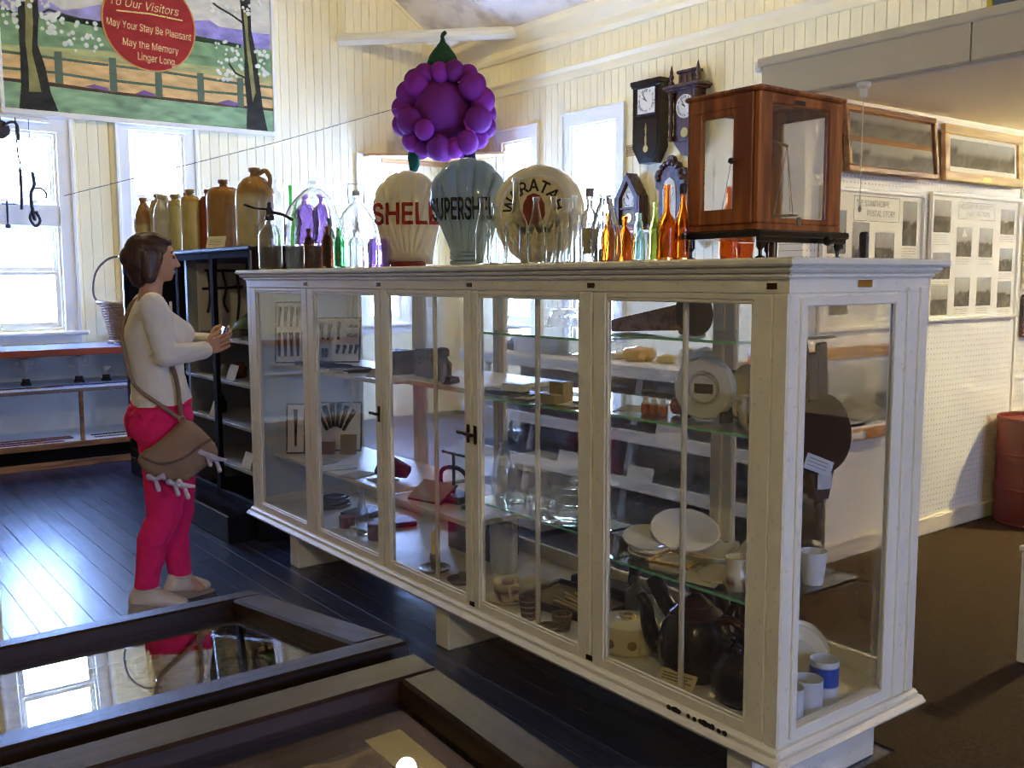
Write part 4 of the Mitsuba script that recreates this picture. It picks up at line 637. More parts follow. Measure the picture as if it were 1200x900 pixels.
b = sub(k, 'far_door', join(box(bx1 - .016, bx1, by0 + .022, by0 + .055, bz0 + .02, bz1 - .006), box(bx1 - .016, bx1, by1 - .055, by1 - .022, bz0 + .02, bz1 - .006), box(bx1 - .016, bx1, by0 + .055, by1 - .055, bz0 + .02, 1.668), box(bx1 - .016, bx1, by0 + .055, by1 - .055, 1.98, bz1 - .006)), 'm_teak'); sub(b, 'pane', box(bx1 - .009, bx1 - .0075, by0 + .05, by1 - .05, 1.665, 1.985), 'm_pane')
sub(k, 'stand', join(box(bx0 - .02, bx1 + .02, by0 - .02, by1 + .02, 1.612, 1.632, .004), box(bx0 - .012, bx1 + .012, by0 - .014, by0 - .002, 1.598, 1.614, .003), *[extrude(Polygon([(0, 0), (.06, 0), (.045, -.012), (.03, -.014), (.012, -.03), (0, -.03)]), .012).apply_transform(np.array([[s, 0, 0, x], [0, 0, -1, by0], [0, 1, 0, 1.614], [0, 0, 0, 1]], float)) for x, s in ((bx0, 1), (bx1, -1))]), 'm_gloss', '#131110')
for x, y in ((bx0 + .012, by0), (bx1 - .012, by0), (bx0 + .012, by1 - .01), (bx1 - .012, by1 - .01)): sub(k, 'foot', lathe([(0, 0), (.014, 0), (.014, .006), (.005, .010), (.005, .025), (.012, .035), (.012, .061), (0, .061)], 14), 'm_gloss', '#15120f', 30, M=move(x, y, 1.5515))
sub(k, 'levelling_knob', lathe([(0, 0), (.012, 0), (.014, .006), (.012, .014), (.004, .016), (.004, .03), (0, .03)], 14), 'm_gloss', '#161312', 30, M=face([0, -1, 0], [2.47, by0 - .03, 1.605])); sub(k, 'screw', lathe([(0, 0), (.012, 0), (.012, .05), (.004, .06), (0, .06)], 14), 'm_metal', '#57452c', 30, M=move(2.30, 1.80, 1.5515))
sub(k, 'pillar', lathe([(0, 0), (.03, 0), (.03, .008), (.01, .02), (.008, .25), (.014, .26), (0, .275)], 18), 'm_metal', '#8d7a4e', 30, M=move(2.39, 1.92, bz0 + .02)); sub(k, 'beam', tube([(2.27, 1.92, 1.90), (2.39, 1.92, 1.915), (2.51, 1.92, 1.90)], .005, 8), 'm_metal', '#8d7a4e', True)
for x in (2.27, 2.51): sub(k, 'pan', join(lathe([(0, 0), (.035, .002), (.038, .006), (.034, .006), (0, .004)], 20).apply_transform(move(x, 1.92, 1.685)), *[tube([(x + .036 * math.cos(a), 1.92 + .036 * math.sin(a), 1.69), (x, 1.92, 1.90)], .0012, 5) for a in (0, 2.1, 4.2)]), 'm_metal', '#a09a8c')
# ------------------------------------------------------------------ clocks on the long wall (normal -x; local x runs towards the viewer)
def clockface(k, M, r, w=None, square=True, c='#d9d2bf'):
    if square: sub(k, 'dial', box(-w / 2, w / 2, -w / 2, w / 2, 0, .004, .001), 'm_satin', c, M=M)
    else: sub(k, 'dial', lathe([(0, 0), (r * 1.12, 0), (r * 1.12, .004), (0, .004)], 32), 'm_satin', c, 30, M=M)
    ms = []
    for i, n_ in enumerate(('XII', 'I', 'II', 'III', 'IIII', 'V', 'VI', 'VII', 'VIII', 'IX', 'X', 'XI')):
        t_ = text(n_, r * .2, .0006, True); t_.apply_translation([0, r * .76, .004]); t_.apply_transform(trimesh.transformations.rotation_matrix(-i * math.pi / 6, [0, 0, 1])); ms.append(t_)
    sub(k, 'numerals', join(ms), 'm_matte', '#1f1d1b', M=M)
    for a, l in ((-1.05, .5), (-.62, .72)):
        h_ = box(-r * .03, r * .03, -r * .1, r * l, .005, .007); h_.apply_transform(trimesh.transformations.rotation_matrix(-a, [0, 0, 1])); sub(k, 'hand', h_, 'm_matte', '#151413', M=M)
def on_wall(y, z): return face([-1, 0, 0], [X0, y, z])
k = num('wall_clock'); tag(k, 'black wall clock with a square white dial and a pointed lower case', 'clock'); M = on_wall(6.083, 2.478)
out = Polygon([(-.165, .13), (-.08, .0), (.08, .0), (.165, .13), (.165, .66), (-.165, .66)])
sub(k, 'case', extrude(out, .10), 'm_gloss', '#16130f', M=M); sub(k, 'hood', join(box(-.18, .18, .655, .695, -.0, .125, .006), box(-.172, .172, .64, .656, 0, .115, .004)), 'm_gloss', '#1d1814', M=M)
sub(k, 'bezel', join(frame_mesh(.235, .235, .012, .012).apply_transform(move(0, .52, .10))), 'm_gloss', '#241b16', M=M); clockface(k, M @ move(0, .52, .10), .10, .215)
sub(k, 'door_panel', extrude(Polygon([(-.13, .13), (-.065, .03), (.065, .03), (.13, .13), (.13, .37), (-.13, .37)]), .004), 'm_gloss', '#241d1c', M=M @ move(0, 0, .10))
sub(k, 'pendulum', join(extrude(Polygon([(-.006, 0), (.006, 0), (.012, .06), (.004, .10), (.010, .14), (0, .2), (-.010, .14), (-.004, .10), (-.012, .06)]), .004), lathe([(0, 0), (.03, 0), (.03, .004), (0, .004)], 20).apply_transform(move(0, -.02, 0))), 'm_metal', '#a8894a', M=M @ move(0, .14, .104))
k = num('wall_label'); tag(k, 'small brown lettered card pinned beside the black wall clock', 'card'); M = on_wall(6.34, 2.62); sub(k, 'card', box(-.105, .105, -.05, .05, 0, .004), 'm_matte', '#b59f74', M=M); sub(k, 'writing', join(*[box(-.08, .08 - .02 * (i % 2), .022 - .02 * i, .027 - .02 * i, .004, .0046) for i in range(3)]), 'm_matte', '#6e5a3c', M=M)
k = num('wall_clock'); tag(k, 'carved dark wood wall clock with turned finials on its cornice', 'clock'); M = on_wall(5.63, 2.56)
sub(k, 'case', join(box(-.13, .13, .05, .48, 0, .11, .006), extrude(Polygon([(-.13, .05), (-.09, 0), (-.03, -.06), (.03, -.06), (.09, 0), (.13, .05)]), .10)), 'm_carved', M=M)
sub(k, 'cornice', join(box(-.20, .20, .475, .50, 0, .18, .008), box(-.18, .18, .46, .477, 0, .16, .006), box(-.165, .165, .50, .515, 0, .14, .004)), 'm_carved', M=M)
sub(k, 'gallery', join(box(-.09, .09, .515, .60, .02, .10, .006), box(-.105, .105, .60, .625, .01, .11, .006), *[lathe([(0, 0), (.018, 0), (.010, .03), (.014, .06), (0, .09)], 12).apply_transform(np.array([[1, 0, 0, x], [0, 0, 1, .515], [0, -1, 0, .10], [0, 0, 0, 1]], float)) for x in (-.06, 0, .06)]), 'm_carved', M=M)
for x in (-.145, .145): sub(k, 'finial', lathe([(0, 0), (.024, 0), (.024, .02), (.010, .035), (.022, .065), (.012, .09), (.016, .10), (.004, .15), (0, .16)], 14), 'm_carved', smooth=40, M=M @ np.array([[1, 0, 0, x], [0, 0, 1, .515], [0, -1, 0, .12], [0, 0, 0, 1]], float))
for x in (-.135, .135): sub(k, 'column', lathe([(0, 0), (.026, 0), (.026, .03), (.014, .05), (.02, .12), (.014, .2), (.022, .24), (.014, .3), (.026, .36), (.026, .39), (0, .39)], 14), 'm_carved', smooth=40, M=M @ np.array([[1, 0, 0, x], [0, 0, 1, .06], [0, -1, 0, .13], [0, 0, 0, 1]], float))
clockface(k, M @ move(0, .33, .112), .085, None, False, '#cfc8b8'); sub(k, 'pendulum', lathe([(0, 0), (.04, 0), (.04, .006), (0, .006)], 20), 'm_metal', '#a98f55', 30, M=M @ move(0, .12, .112))
k = num('clock_shelf'); tag(k, 'white wall shelf carrying the steeple clock and the carved clock', 'shelf'); sub(k, 'board', box(X0 - .20, X0, 5.35, 6.52, 1.885, 1.908, .004), 'm_satin', '#dedad0')
for y in (5.5, 6.4): sub(k, 'bracket', extrude(Polygon([(0, 0), (-.16, 0), (-.16, -.02), (-.02, -.14), (0, -.14)]), .02), 'm_satin', '#dedad0', M=np.array([[1, 0, 0, X0], [0, 0, -1, y], [0, 1, 0, 1.885], [0, 0, 0, 1]], float))
k = num('shelf_clock'); tag(k, 'mahogany steeple clock with a peaked top on the white wall shelf', 'clock'); M = face([-1, 0, 0], [X0 - .02, 6.27, 1.909])
ho = Polygon([(-.135, 0), (.135, 0), (.135, .30), (0, .50), (-.135, .30)]); hi_ = Polygon([(-.095, .05), (.095, .05), (.095, .285), (0, .43), (-.095, .285)])
sub(k, 'case', extrude(ho.difference(hi_), .13), 'm_carved', M=M); sub(k, 'back', extrude(ho, .02), 'm_carved', M=M); sub(k, 'base', box(-.155, .155, 0, .035, 0, .15, .005), 'm_teak', M=M); sub(k, 'dial', extrude(Polygon([(-.09, .20), (.09, .20), (.09, .285), (0, .42), (-.09, .285)]), .004), 'm_satin', '#cfcabb', M=M @ move(0, 0, .09)); clockface(k, M @ move(0, .28, .095), .07, None, False, '#d8d3c4')
sub(k, 'tablet', box(-.09, .09, .055, .19, .09, .094), 'm_satin', '#8d8266', M=M); sub(k, 'tablet_bar', box(-.095, .095, .185, .203, .09, .12, .003), 'm_carved', M=M); sub(k, 'pendulum', lathe([(0, 0), (.038, 0), (.04, .006), (0, .008)], 20), 'm_metal', '#c9a55a', 30, M=M @ move(0, .115, .095))
for x in (-.15, .15): sub(k, 'side_post', box(x - .012, x + .012, .03, .30, .10, .13, .004), 'm_carved', M=M)
k = num('shelf_clock'); tag(k, 'ornate carved clock with a scalloped crest and a tall white dial on the wall shelf', 'clock'); M = face([-1, 0, 0], [X0 - .02, 5.83, 1.909])
cr = Polygon([(-.16, 0), (.16, 0), (.16, .05), (.125, .06), (.125, .32), (.165, .36), (.155, .42), (.18, .45), (.15, .50), (.11, .49), (.09, .55), (.05, .54), (.03, .60), (0, .615), (-.03, .60), (-.05, .54), (-.09, .55), (-.11, .49), (-.15, .50), (-.18, .45), (-.155, .42), (-.165, .36), (-.125, .32), (-.125, .06), (-.16, .05)])
sub(k, 'case', extrude(cr, .05), 'm_carved', M=M); sub(k, 'base', box(-.175, .175, 0, .05, 0, .14, .008), 'm_carved', M=M); sub(k, 'dial_panel', extrude(Polygon([(-.075, .08), (.075, .08), (.075, .33), (.05, .40), (0, .43), (-.05, .40), (-.075, .33)]), .006), 'm_satin', '#c9c3b2', M=M @ move(0, 0, .05)); clockface(k, M @ move(0, .31, .057), .065, None, False, '#d5cfbf')
for i in range(9):
    a = math.radians(-80 + 20 * i); sub(k, 'carving', ell((.135 * math.sin(a), .40 + .15 * math.cos(a), .055), (.028, .028, .022), 12), 'm_carved', smooth=True, M=M)

# ------------------------------------------------------------------ purple bunch of grapes and its corner shelf
k = num('corner_shelf'); tag(k, 'light wood shelf across the room corner under the purple bunch of grapes', 'shelf'); sub(k, 'board', extrude(Polygon([(4.98, YB - .02), (XR - .02, YB - .02), (XR - .02, 8.14), (6.05, 8.14), (5.0, 9.05)]), .025), 'm_pine', M=move(0, 0, 2.765)); sub(k, 'batten', box(5.2, XR - .03, YB - .05, YB - .02, 2.72, 2.765, .003), 'm_pine')
gk = num('grape_bunch'); tag(gk, 'giant purple bunch of grapes with a dark green stalk cap in the room corner', 'grapes')
GC = np.array([5.43, 8.30, 3.15]); PUR = '#4e0b4b'
sub(gk, 'core', ell(GC + np.array([-.604, -.797, 0]) * .04, (.31, .25, .32), 40), 'm_matte', '#470a44', True)
Rr = np.array([.797, -.604, 0]); Fr = np.array([-.604, -.797, 0]); Uu = np.array([0, 0, 1.0])
gr = [(-.17, .33, .16, .105), (-.02, .34, .20, .095), (.12, .35, .20, .10), (.25, .34, .12, .095), (.28, .20, .18, .125), (.385, .09, .10, .125), (.35, -.11, .20, .135), (.34, -.27, .10, .105), (.24, -.33, .22, .11), (.11, -.38, .20, .105), (-.04, -.38, .22, .12), (-.17, -.22, .30, .095), (-.20, -.36, .14, .10), (-.30, -.30, .14, .105), (-.32, -.13, .22, .125), (-.39, .02, .08, .12), (-.34, .15, .12, .12), (-.25, .22, .17, .125), (-.10, .36, .06, .11), (.40, -.02, -.06, .12), (-.41, -.12, -.02, .11), (.30, .28, -.08, .12), (-.28, .30, -.06, .12), (.20, -.34, -.04, .11), (-.10, -.34, -.04, .12), (.0, .38, -.04, .12), (.42, -.16, .04, .10), (.0, -.40, .06, .10), (-.24, -.36, .0, .10)]
bm0 = trimesh.creation.icosphere(3, 1.0); bdict = {}
for i, (u, v, d_, r) in enumerate(gr):
    key = num(gk + '__berry'); c_ = GC + Rr * u + Uu * v + Fr * d_; kk = i % 4
    if kk not in bdict:
        cc = shade(PUR, [1.0, 1.25, .85, 1.12][kk]); bdict[kk] = mikit.ply(bm0, 'm_matte', True, color=col(cc, len(bm0.vertices)))
    scene[key] = {**bdict[kk], 'to_world': T().translate(c_.tolist()).scale([r, r, r * (1.08 if i % 3 else .98)])}
sub(gk, 'stalk_cap', lathe([(0, .30), (.015, .295), (.03, .25), (.07, .20), (.13, .12), (.155, .05), (.15, .0), (0, -.02)], 24), 'm_cloth', '#16301b', True, M=move(*(GC + Uu * .405 + Fr * .06)))
sub(gk, 'stalk', tube(curve([GC + Uu * .66 + Fr * .06, GC + Uu * .72 + Fr * .06, GC + Uu * .75 + Rr * .03 + Fr * .05], 5), .02, 8), 'm_cloth', '#1b2a17', True)
for u0, du, c_ in ((-.30, -.06, '#123524'), (.26, .03, '#17171a')): sub(gk, 'ribbon', pillow(Polygon([(-.05, 0), (.05, 0), (.06, -.16), (.03, -.24), (-.04, -.22), (-.06, -.1)]), .03, .03), 'm_cloth', c_, True, M=face(Fr, GC + Rr * u0 + Uu * (-.36) + Fr * .06))
sub(gk, 'leaf', pillow(Polygon([(-.07, .0), (0, .02), (.07, -.02), (.05, -.14), (0, -.24), (-.03, -.14)]), .03, .02), 'm_cloth', '#74206c', True, M=face(Fr, GC + Rr * .27 + Uu * (-.12) + Fr * .24))

# ------------------------------------------------------------------ painted welcome sign on the gable wall
sg = num('painted_sign'); tag(sg, 'painted country scene sign with a red round greeting on the gable wall', 'sign')
S0 = np.array([1.63, YB - .075, 2.93]); SW, SH_ = 2.36, 1.42
SM_ = face([0, -1, 0], S0)
sub(sg, 'board', box(0, SW, 0, SH_, -.02, .0), 'm_matte', '#d9d2be', M=SM_)
sub(sg, 'border', join(box(-.03, SW + .03, -.045, .0, -.02, .012, .004), box(-.03, .0, 0, SH_, -.02, .012, .004), box(SW, SW + .03, 0, SH_, -.02, .012, .004)), 'm_satin', '#e6e1d2', M=SM_)
def sp(cx, cy):        # a point of the painting, in board metres, from its place in a sketch of the picture
    u = (cx / 3.6 - 5) / 313 * SW; px = cx / 3.6; b = 129 + .07 * (px - 5); return (u, (b - cy / 3.6) * (.0073 + .0008 * (px / 318)))
layer = [0]
def paint(poly, c, name, grain=.0, step=None):
    layer[0] += 1; poly = poly.intersection(Polygon([(0, 0), (SW, 0), (SW, SH_), (0, SH_)]))
    if poly.is_empty: return
    m = extrude(poly, .0003 + .0002 * layer[0])
    if grain:
        v, f = trimesh.remesh.subdivide_to_size(m.vertices, m.faces, step or .06, max_iter=12); m = trimesh.Trimesh(v, f, process=False)
    cc = lin(c) if isinstance(c, str) else c
    if grain: i0 = m.copy(); cf = lambda v: np.clip(cc * (1 + grain * 2 * (meshkit.fbm(np.c_[v[:, 0] * 9, v[:, 2] * 22, v[:, 1] * 0], 3, layer[0]) - .5))[:, None], 0, 1)
    sub(sg, name, m, 'm_matte', cf if grain else cc, M=SM_)
def P(*pts): return Polygon([sp(*q) for q in pts])
paint(P((0, 470), (1150, 560), (1150, -200), (0, -200)), '#cfc9b4', 'sky', .25)
paint(P((20, 120), (20, 30), (90, 20), (190, 30), (250, 70), (320, 60), (400, 40), (420, 120)), '#9d93bb', 'purple_hill', .6); paint(P((770, 170), (790, 90), (860, 85), (900, 110), (1000, 120), (1060, 130), (1140, 135), (1140, 210), (900, 200)), '#9389b8', 'purple_hill', .6)
paint(P((10, 80), (200, 90), (420, 130), (800, 170), (1000, 190), (1150, 200), (1150, 560), (0, 480)), '#7d996a', 'meadow', .45); paint(P((200, 85), (420, 110), (420, 135), (200, 105)), '#25301f', 'hedge', .4); paint(P((790, 150), (1000, 180), (1000, 195), (790, 172)), '#33402b', 'hedge', .4)
paint(P((10, 240), (205, 235), (420, 262), (620, 292), (800, 290), (1000, 320), (1150, 335), (1150, 470), (0, 380)), '#cfaa6e', 'orange_field', .35); paint(P((10, 215), (420, 225), (600, 250), (800, 270), (1150, 300), (1150, 345), (800, 305), (420, 270), (10, 250)), '#a9a76c', 'yellow_meadow', .4)
paint(P((10, 352), (200, 368), (430, 395), (620, 412), (830, 430), (1150, 455), (1150, 575), (0, 490)), '#86a176', 'grass', .55); paint(P((10, 346), (200, 360), (430, 388), (620, 404), (830, 422), (1150, 446), (1150, 456), (830, 434), (620, 416), (430, 400), (200, 376), (10, 358)), '#56402f', 'fence_shadow', .5)
paint(P((320, 372), (360, 362), (420, 378), (410, 388)), '#7a5d86', 'purple_flowers', .4); paint(P((520, 398), (560, 380), (610, 396), (600, 406)), '#7a5d86', 'purple_flowers', .4); paint(P((880, 425), (930, 412), (990, 428), (960, 438)), '#7a5d86', 'purple_flowers', .4)
def rail(pts, w, c='#5c6a50'): paint(LineString([sp(*q) for q in pts]).buffer(w, cap_style=2), c, 'fence_rail', .35, .1)
rail([(18, 243), (205, 262), (420, 283)], .011); rail([(440, 285), (620, 300), (800, 322), (980, 343), (1145, 357)], .011); rail([(18, 308), (205, 320), (420, 348)], .011); rail([(440, 345), (620, 360), (800, 378), (980, 388), (1145, 404)], .011)
for x, t, b in ((225, 236, 364), (437, 253, 392), (625, 300, 408), (808, 304, 420), (990, 320, 442)): paint(P((x - 14, t), (x + 14, t), (x + 15, b), (x - 15, b)), '#5f6c54', 'fence_post', .3, .1)
def tree(pts, light):
    paint(P(*pts), '#34332b', 'tree_trunk', .5); paint(P(*light), '#8a8450', 'tree_light', .4)
tree([(88, -60), (160, -60), (160, 100), (150, 210), (175, 300), (190, 400), (215, 475), (70, 472), (82, 380), (85, 250), (85, 120)], [(110, -40), (140, -40), (138, 130), (128, 240), (145, 330), (155, 400), (110, 400), (112, 300), (106, 200), (112, 100)])
tree([(1000, -40), (1050, -40), (1050, 120), (1070, 220), (1085, 360), (1095, 450), (1115, 542), (1014, 535), (1020, 440), (1012, 330), (1015, 220), (1010, 100)], [(1015, 40), (1034, 40), (1036, 160), (1050, 260), (1062, 380), (1046, 420), (1036, 320), (1026, 200)])
for pts in ([(150, 100), (200, 70), (260, 90), (330, 105)], [(90, 110), (50, 80), (20, 70)], [(1010, 90), (960, 60), (900, 30), (870, 10)], [(1015, 320), (970, 300), (940, 260)]): rail(pts, .008, '#3a3a30')
rb = random.Random(5)
for x0, x1, y0, y1, n_ in ((20, 260, -60, 60, 60), (30, 90, 60, 150, 16), (170, 250, 80, 165, 30), (250, 400, 110, 240, 26), (860, 1130, -60, 60, 60), (880, 1010, 170, 330, 34), (1060, 1130, 200, 310, 22)):
    blobs = []
    for _ in range(n_):
        u, v = sp(rb.uniform(x0, x1), rb.uniform(y0, y1)); blobs.append(Point(u, v).buffer(rb.uniform(.010, .022), 5))
    paint(unary_union(blobs), '#d6d6c0' if rb.random() < .7 else '#b9c3ab', 'blossom', .25, .2)
mc = sp(597, 112); a_ = np.linspace(0, 2 * np.pi, 72, endpoint=False); cir = Polygon([(mc[0] + .413 * math.cos(t), mc[1] + .413 * math.sin(t)) for t in a_])
paint(cir, '#c08a4e', 'medallion_rim'); paint(cir.buffer(-.013), '#96302c', 'medallion', .18)
def words(s, cx, cy, h, w, rot=0, slant=0):
    u, v = sp(cx, cy); t_ = text(s, h, .0006 + .0002 * (layer[0] + 1), False, w); t_.apply_transform(trimesh.transformations.shear_matrix(math.atan(slant), [1, 0, 0], [0, 0, 0], [0, 1, 0])) if slant else None
    sub(sg, 'lettering', t_, 'm_matte', '#e0c489', M=SM_ @ move(u, v - h / 2, 0, rot))
words('To Our Visitors', 575, 38, .072, .60, -1.5, .25); words('May Your Stay Be Pleasant', 596, 132, .064, .74, -3); words('May the Memory', 598, 200, .064, .49, -2.5); words('Linger Long.', 622, 252, .064, .34, -2.5)
u, v = sp(620, 72); paint(LineString([sp(465, 62), sp(600, 70), sp(735, 92)]).buffer(.007), '#d2ad6a', 'underline')
# ------------------------------------------------------------------ stepped white stand behind the cabinet with iron wares
k = num('stepped_stand'); tag(k, 'white open display stand with sloping supports behind the glazed cabinet', 'display stand')
HS = (1.06, .735, .49, .24)
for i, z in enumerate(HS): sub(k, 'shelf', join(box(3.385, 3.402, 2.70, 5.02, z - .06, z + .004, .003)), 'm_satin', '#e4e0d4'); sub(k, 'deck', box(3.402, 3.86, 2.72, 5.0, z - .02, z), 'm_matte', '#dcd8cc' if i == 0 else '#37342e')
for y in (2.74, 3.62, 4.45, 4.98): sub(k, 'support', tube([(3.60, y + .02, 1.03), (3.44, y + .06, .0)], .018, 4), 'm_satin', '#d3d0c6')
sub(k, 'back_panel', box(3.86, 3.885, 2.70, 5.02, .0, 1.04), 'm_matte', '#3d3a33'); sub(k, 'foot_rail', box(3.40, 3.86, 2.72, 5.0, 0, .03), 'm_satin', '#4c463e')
def iron(x, y, z, s, j, lab):
    key = num('flat_iron'); tag(key, lab, 'flat iron'); M = move(x, y, z, 60 + 50 * (j % 3), s)
    sub(key, 'sole', extrude(Polygon([(-.09, -.05), (.03, -.05), (.10, 0), (.03, .05), (-.09, .05)]), .035 + .01 * (j % 3)), 'm_satin', '#1d1b1c', M=M)
    sub(key, 'handle', tube(curve([(-.06, 0, .03), (-.07, 0, .10), (0, 0, .125), (.05, 0, .10), (.04, 0, .03)], 5), .012, 7), 'm_satin', '#241f1e', True, M=M)
names = ['end', 'second', 'third', 'fourth', 'fifth', 'sixth', 'seventh', 'eighth']
shelfn = {.735: 'upper', .49: 'middle', .24: 'lowest'}
for z in (.735, .49, .24):
    for j, y in enumerate((2.92, 3.18, 3.42, 3.78, 4.02, 4.28, 4.62, 4.84)):
        iron(3.70 + .04 * ((j * 7) % 3 - 1), y, z + .001, 1.0 + .25 * ((j * 5 + int(z * 100)) % 3), j + int(z * 10), f'old black flat iron, {names[j]} along the {shelfn[z]} shelf of the white stand')
for i, (y, z) in enumerate(((3.25, .75), (3.45, .50), (4.0, .50))):
    key = num('paper_note'); put(key, box(-.09, .09, 0, .07, 0, .002), 'm_matte', '#cfcbbd', M=face([-1, 0, 0], [3.40, y, z - .01], -15)); tag(key, ['white note on the upper shelf of the white stand', 'white note at the middle shelf of the white stand nearest the drum', 'white note at the middle shelf of the white stand farther along'][i], 'note')
ware = [('orange lidded pot on the white stand near its end', 2.90, .075, .13, '#c9783a'), ('small white cup on top of the white stand', 3.02, .04, .05, '#d9d5c8'), ('dark blue grey tin on top of the white stand', 3.25, .075, .10, '#4a4f58'), ('white jar on top of the white stand', 3.38, .05, .10, '#d7d2c2'), ('yellow dish on top of the white stand beside the white jar', 3.52, .05, .05, '#d2b35c'),
    ('flat yellow crock on top of the white stand', 3.72, .09, .08, '#cf9f45'), ('cream dish on top of the white stand', 3.9, .06, .04, '#ded4b4'), ('tall yellow pot on top of the white stand', 4.08, .06, .16, '#cfae63'), ('blue grey kettle shape on top of the white stand', 4.75, .08, .09, '#39415a'), ('dark dish at the far end of the white stand', 4.92, .07, .06, '#2b3040')]
for lab, y, r, h, c in ware:
    key = num('crockery_pot'); tag(key, lab, 'pot'); put(key, lathe([(0, 0), (r * .75, 0), (r, h * .25), (r, h * .7), (r * .85, h * .85), (r * .3, h * .95), (r * .12, h), (0, h)], 24), 'm_gloss', c, 35, M=move(3.66, y, 1.06))
bottle('big teal glass jar on the end of the white stand', 'jar', 'm_glass_aqua', 3.68, 2.80, .30, .09, z=1.061, name='glass_jar', cat='jar'); bottle('square clear glass case jar on the white stand', 'jar', 'm_glass_clear', 3.66, 4.32, .26, .11, z=1.061, name='glass_jar', cat='jar')
key = num('white_box'); put(key, box(-.14, .14, -.10, .10, 0, .14, .004), 'm_satin', '#c7c9c8', M=move(3.66, 4.55, 1.06)); tag(key, 'pale grey box on the white stand between the glass jar and the kettle', 'box')
# grey model and poster seen through the glazed doors farther off
key = num('wall_chart'); tag(key, 'pale printed chart on the gable wall seen through the glazed cabinet', 'poster'); M = face([0, -1, 0], [5.76, YB - .019, .95]); sub(key, 'sheet', box(-.20, .20, -.35, .35, 0, .004), 'm_matte', '#c9c9bf', M=M); sub(key, 'print', join(*[box(-.15, .15 - .03 * (i % 3), .25 - .06 * i, .262 - .06 * i, .004, .0046) for i in range(8)]), 'm_matte', '#7f858a', M=M)

# ------------------------------------------------------------------ inside the cabinet: floor
Z0 = ZB + .001
k = num('teapot'); tag(k, 'big dark brown glazed teapot with a domed lid on the cabinet floor', 'teapot'); M = move(2.245, 2.02, Z0); DK = '#150906'
sub(k, 'body', lathe([(0, 0), (.085, 0), (.088, .006), (.105, .03), (.118, .07), (.118, .11), (.105, .16), (.085, .19), (.078, .20), (.07, .195), (0, .195)], 40), 'm_gloss', DK, 40, M=M)
sub(k, 'lid', lathe([(.082, .196), (.084, .206), (.07, .215), (.035, .25), (.018, .262), (.013, .268), (.022, .278), (.022, .29), (.012, .298), (0, .30)], 32), 'm_gloss', '#2e1610', 40, M=M)
dS = np.array([-.30, .953, 0]); sub(k, 'spout', tube(curve([dS * .09 + [0, 0, .05], dS * .135 + [0, 0, .07], dS * .165 + [0, 0, .13], dS * .175 + [0, 0, .19], dS * .20 + [0, 0, .225]], 6), np.linspace(.034, .017, 25), 12), 'm_gloss', DK, True, M=M)
sub(k, 'handle', tube(curve([dS * -.07 + [0, 0, .185], dS * -.12 + [0, 0, .20], dS * -.165 + [0, 0, .16], dS * -.155 + [0, 0, .09], dS * -.10 + [0, 0, .05]], 7), .014, 10), 'm_gloss', '#35180f', True, M=M)
sub(k, 'knob_ring', tube([[.052 * math.cos(a), .052 * math.sin(a), .232] for a in np.linspace(0, 2 * math.pi, 25)], .004, 6), 'm_gloss', '#2e1610', True, M=M)
k = num('stoneware_jug'); tag(k, 'round black glazed jug beside the teapot at the end of the cabinet', 'jug'); M = move(2.20, 1.79, Z0)
sub(k, 'body', lathe([(0, 0), (.055, 0), (.085, .03), (.098, .075), (.09, .12), (.062, .15), (.052, .165), (.056, .185), (.048, .185), (.045, .16), (0, .15)], 36), 'm_gloss', '#0f0b0b', True, M=M); sub(k, 'handle', tube(curve([(.0, -.05, .175), (.0, -.10, .17), (.0, -.12, .12), (.0, -.09, .07)], 6), .011, 8), 'm_gloss', '#0f0b0b', True, M=M)
sub(k, 'rim_leaves', join(*[ell((.054 * math.cos(a), .054 * math.sin(a), .178), (.018, .018, .022), 10) for a in np.arange(0, 6.2, .7)]), 'm_gloss', '#15100f', True, M=M)
k = num('foot_warmer'); tag(k, 'round flat cream glazed foot warmer on the cabinet floor', 'foot warmer'); M = move(2.235, 2.315, Z0)
sub(k, 'body', lathe([(0, 0), (.095, 0), (.108, .012), (.110, .07), (.100, .095), (.05, .108), (.028, .108), (.028, .118), (.020, .118), (.018, .105), (0, .105)], 40), 'm_gloss', '#d6c79b', 40, M=M); sub(k, 'stopper', lathe([(0, .10), (.018, .10), (.018, .112), (0, .114)], 18), 'm_satin', '#6b4b2c', 30, M=M)
for a in (-2.2, -2.9, 2.6): sub(k, 'stamp', lathe([(0, 0), (.016, 0), (.016, .002), (0, .002)], 18), 'm_satin', '#8d7440', 30, M=M @ face([math.cos(a), math.sin(a), 0], [.1085 * math.cos(a), .1085 * math.sin(a), .045]))
bottle('clear glass bottle with a dark neck behind the foot warmer', 'medicine', 'm_glass_smoke', 2.42, 2.47, .17, .036, z=Z0); k = num('dark_figurine'); tag(k, 'dark slim figurine standing behind the glass bottle in the cabinet', 'figurine'); put(k, lathe([(0, 0), (.03, 0), (.032, .02), (.016, .05), (.022, .12), (.014, .18), (.02, .22), (.022, .26), (.012, .30), (0, .31)], 18), 'm_satin', '#1b1512', True, M=move(2.50, 2.56, Z0))
k = num('round_glass_float'); tag(k, 'small round pale blue bottle behind the foot warmer', 'bottle'); put(k, lathe([(0, 0), (.03, .002), (.05, .03), (.05, .055), (.028, .085), (.015, .092), (.015, .11), (0, .11)], 24), 'm_gloss', '#9fb4b3', True, M=move(2.45, 2.42, Z0))
k = num('dark_stone_bottle'); tag(k, 'dark bottle lying propped behind the teapot spout', 'bottle'); put(k, tube([(2.40, 2.36, Z0 + .20), (2.40, 2.30, Z0 + .13), (2.41, 2.24, Z0 + .065)], [.028, .030, .030], 16), 'm_gloss', '#1a1416', 40)
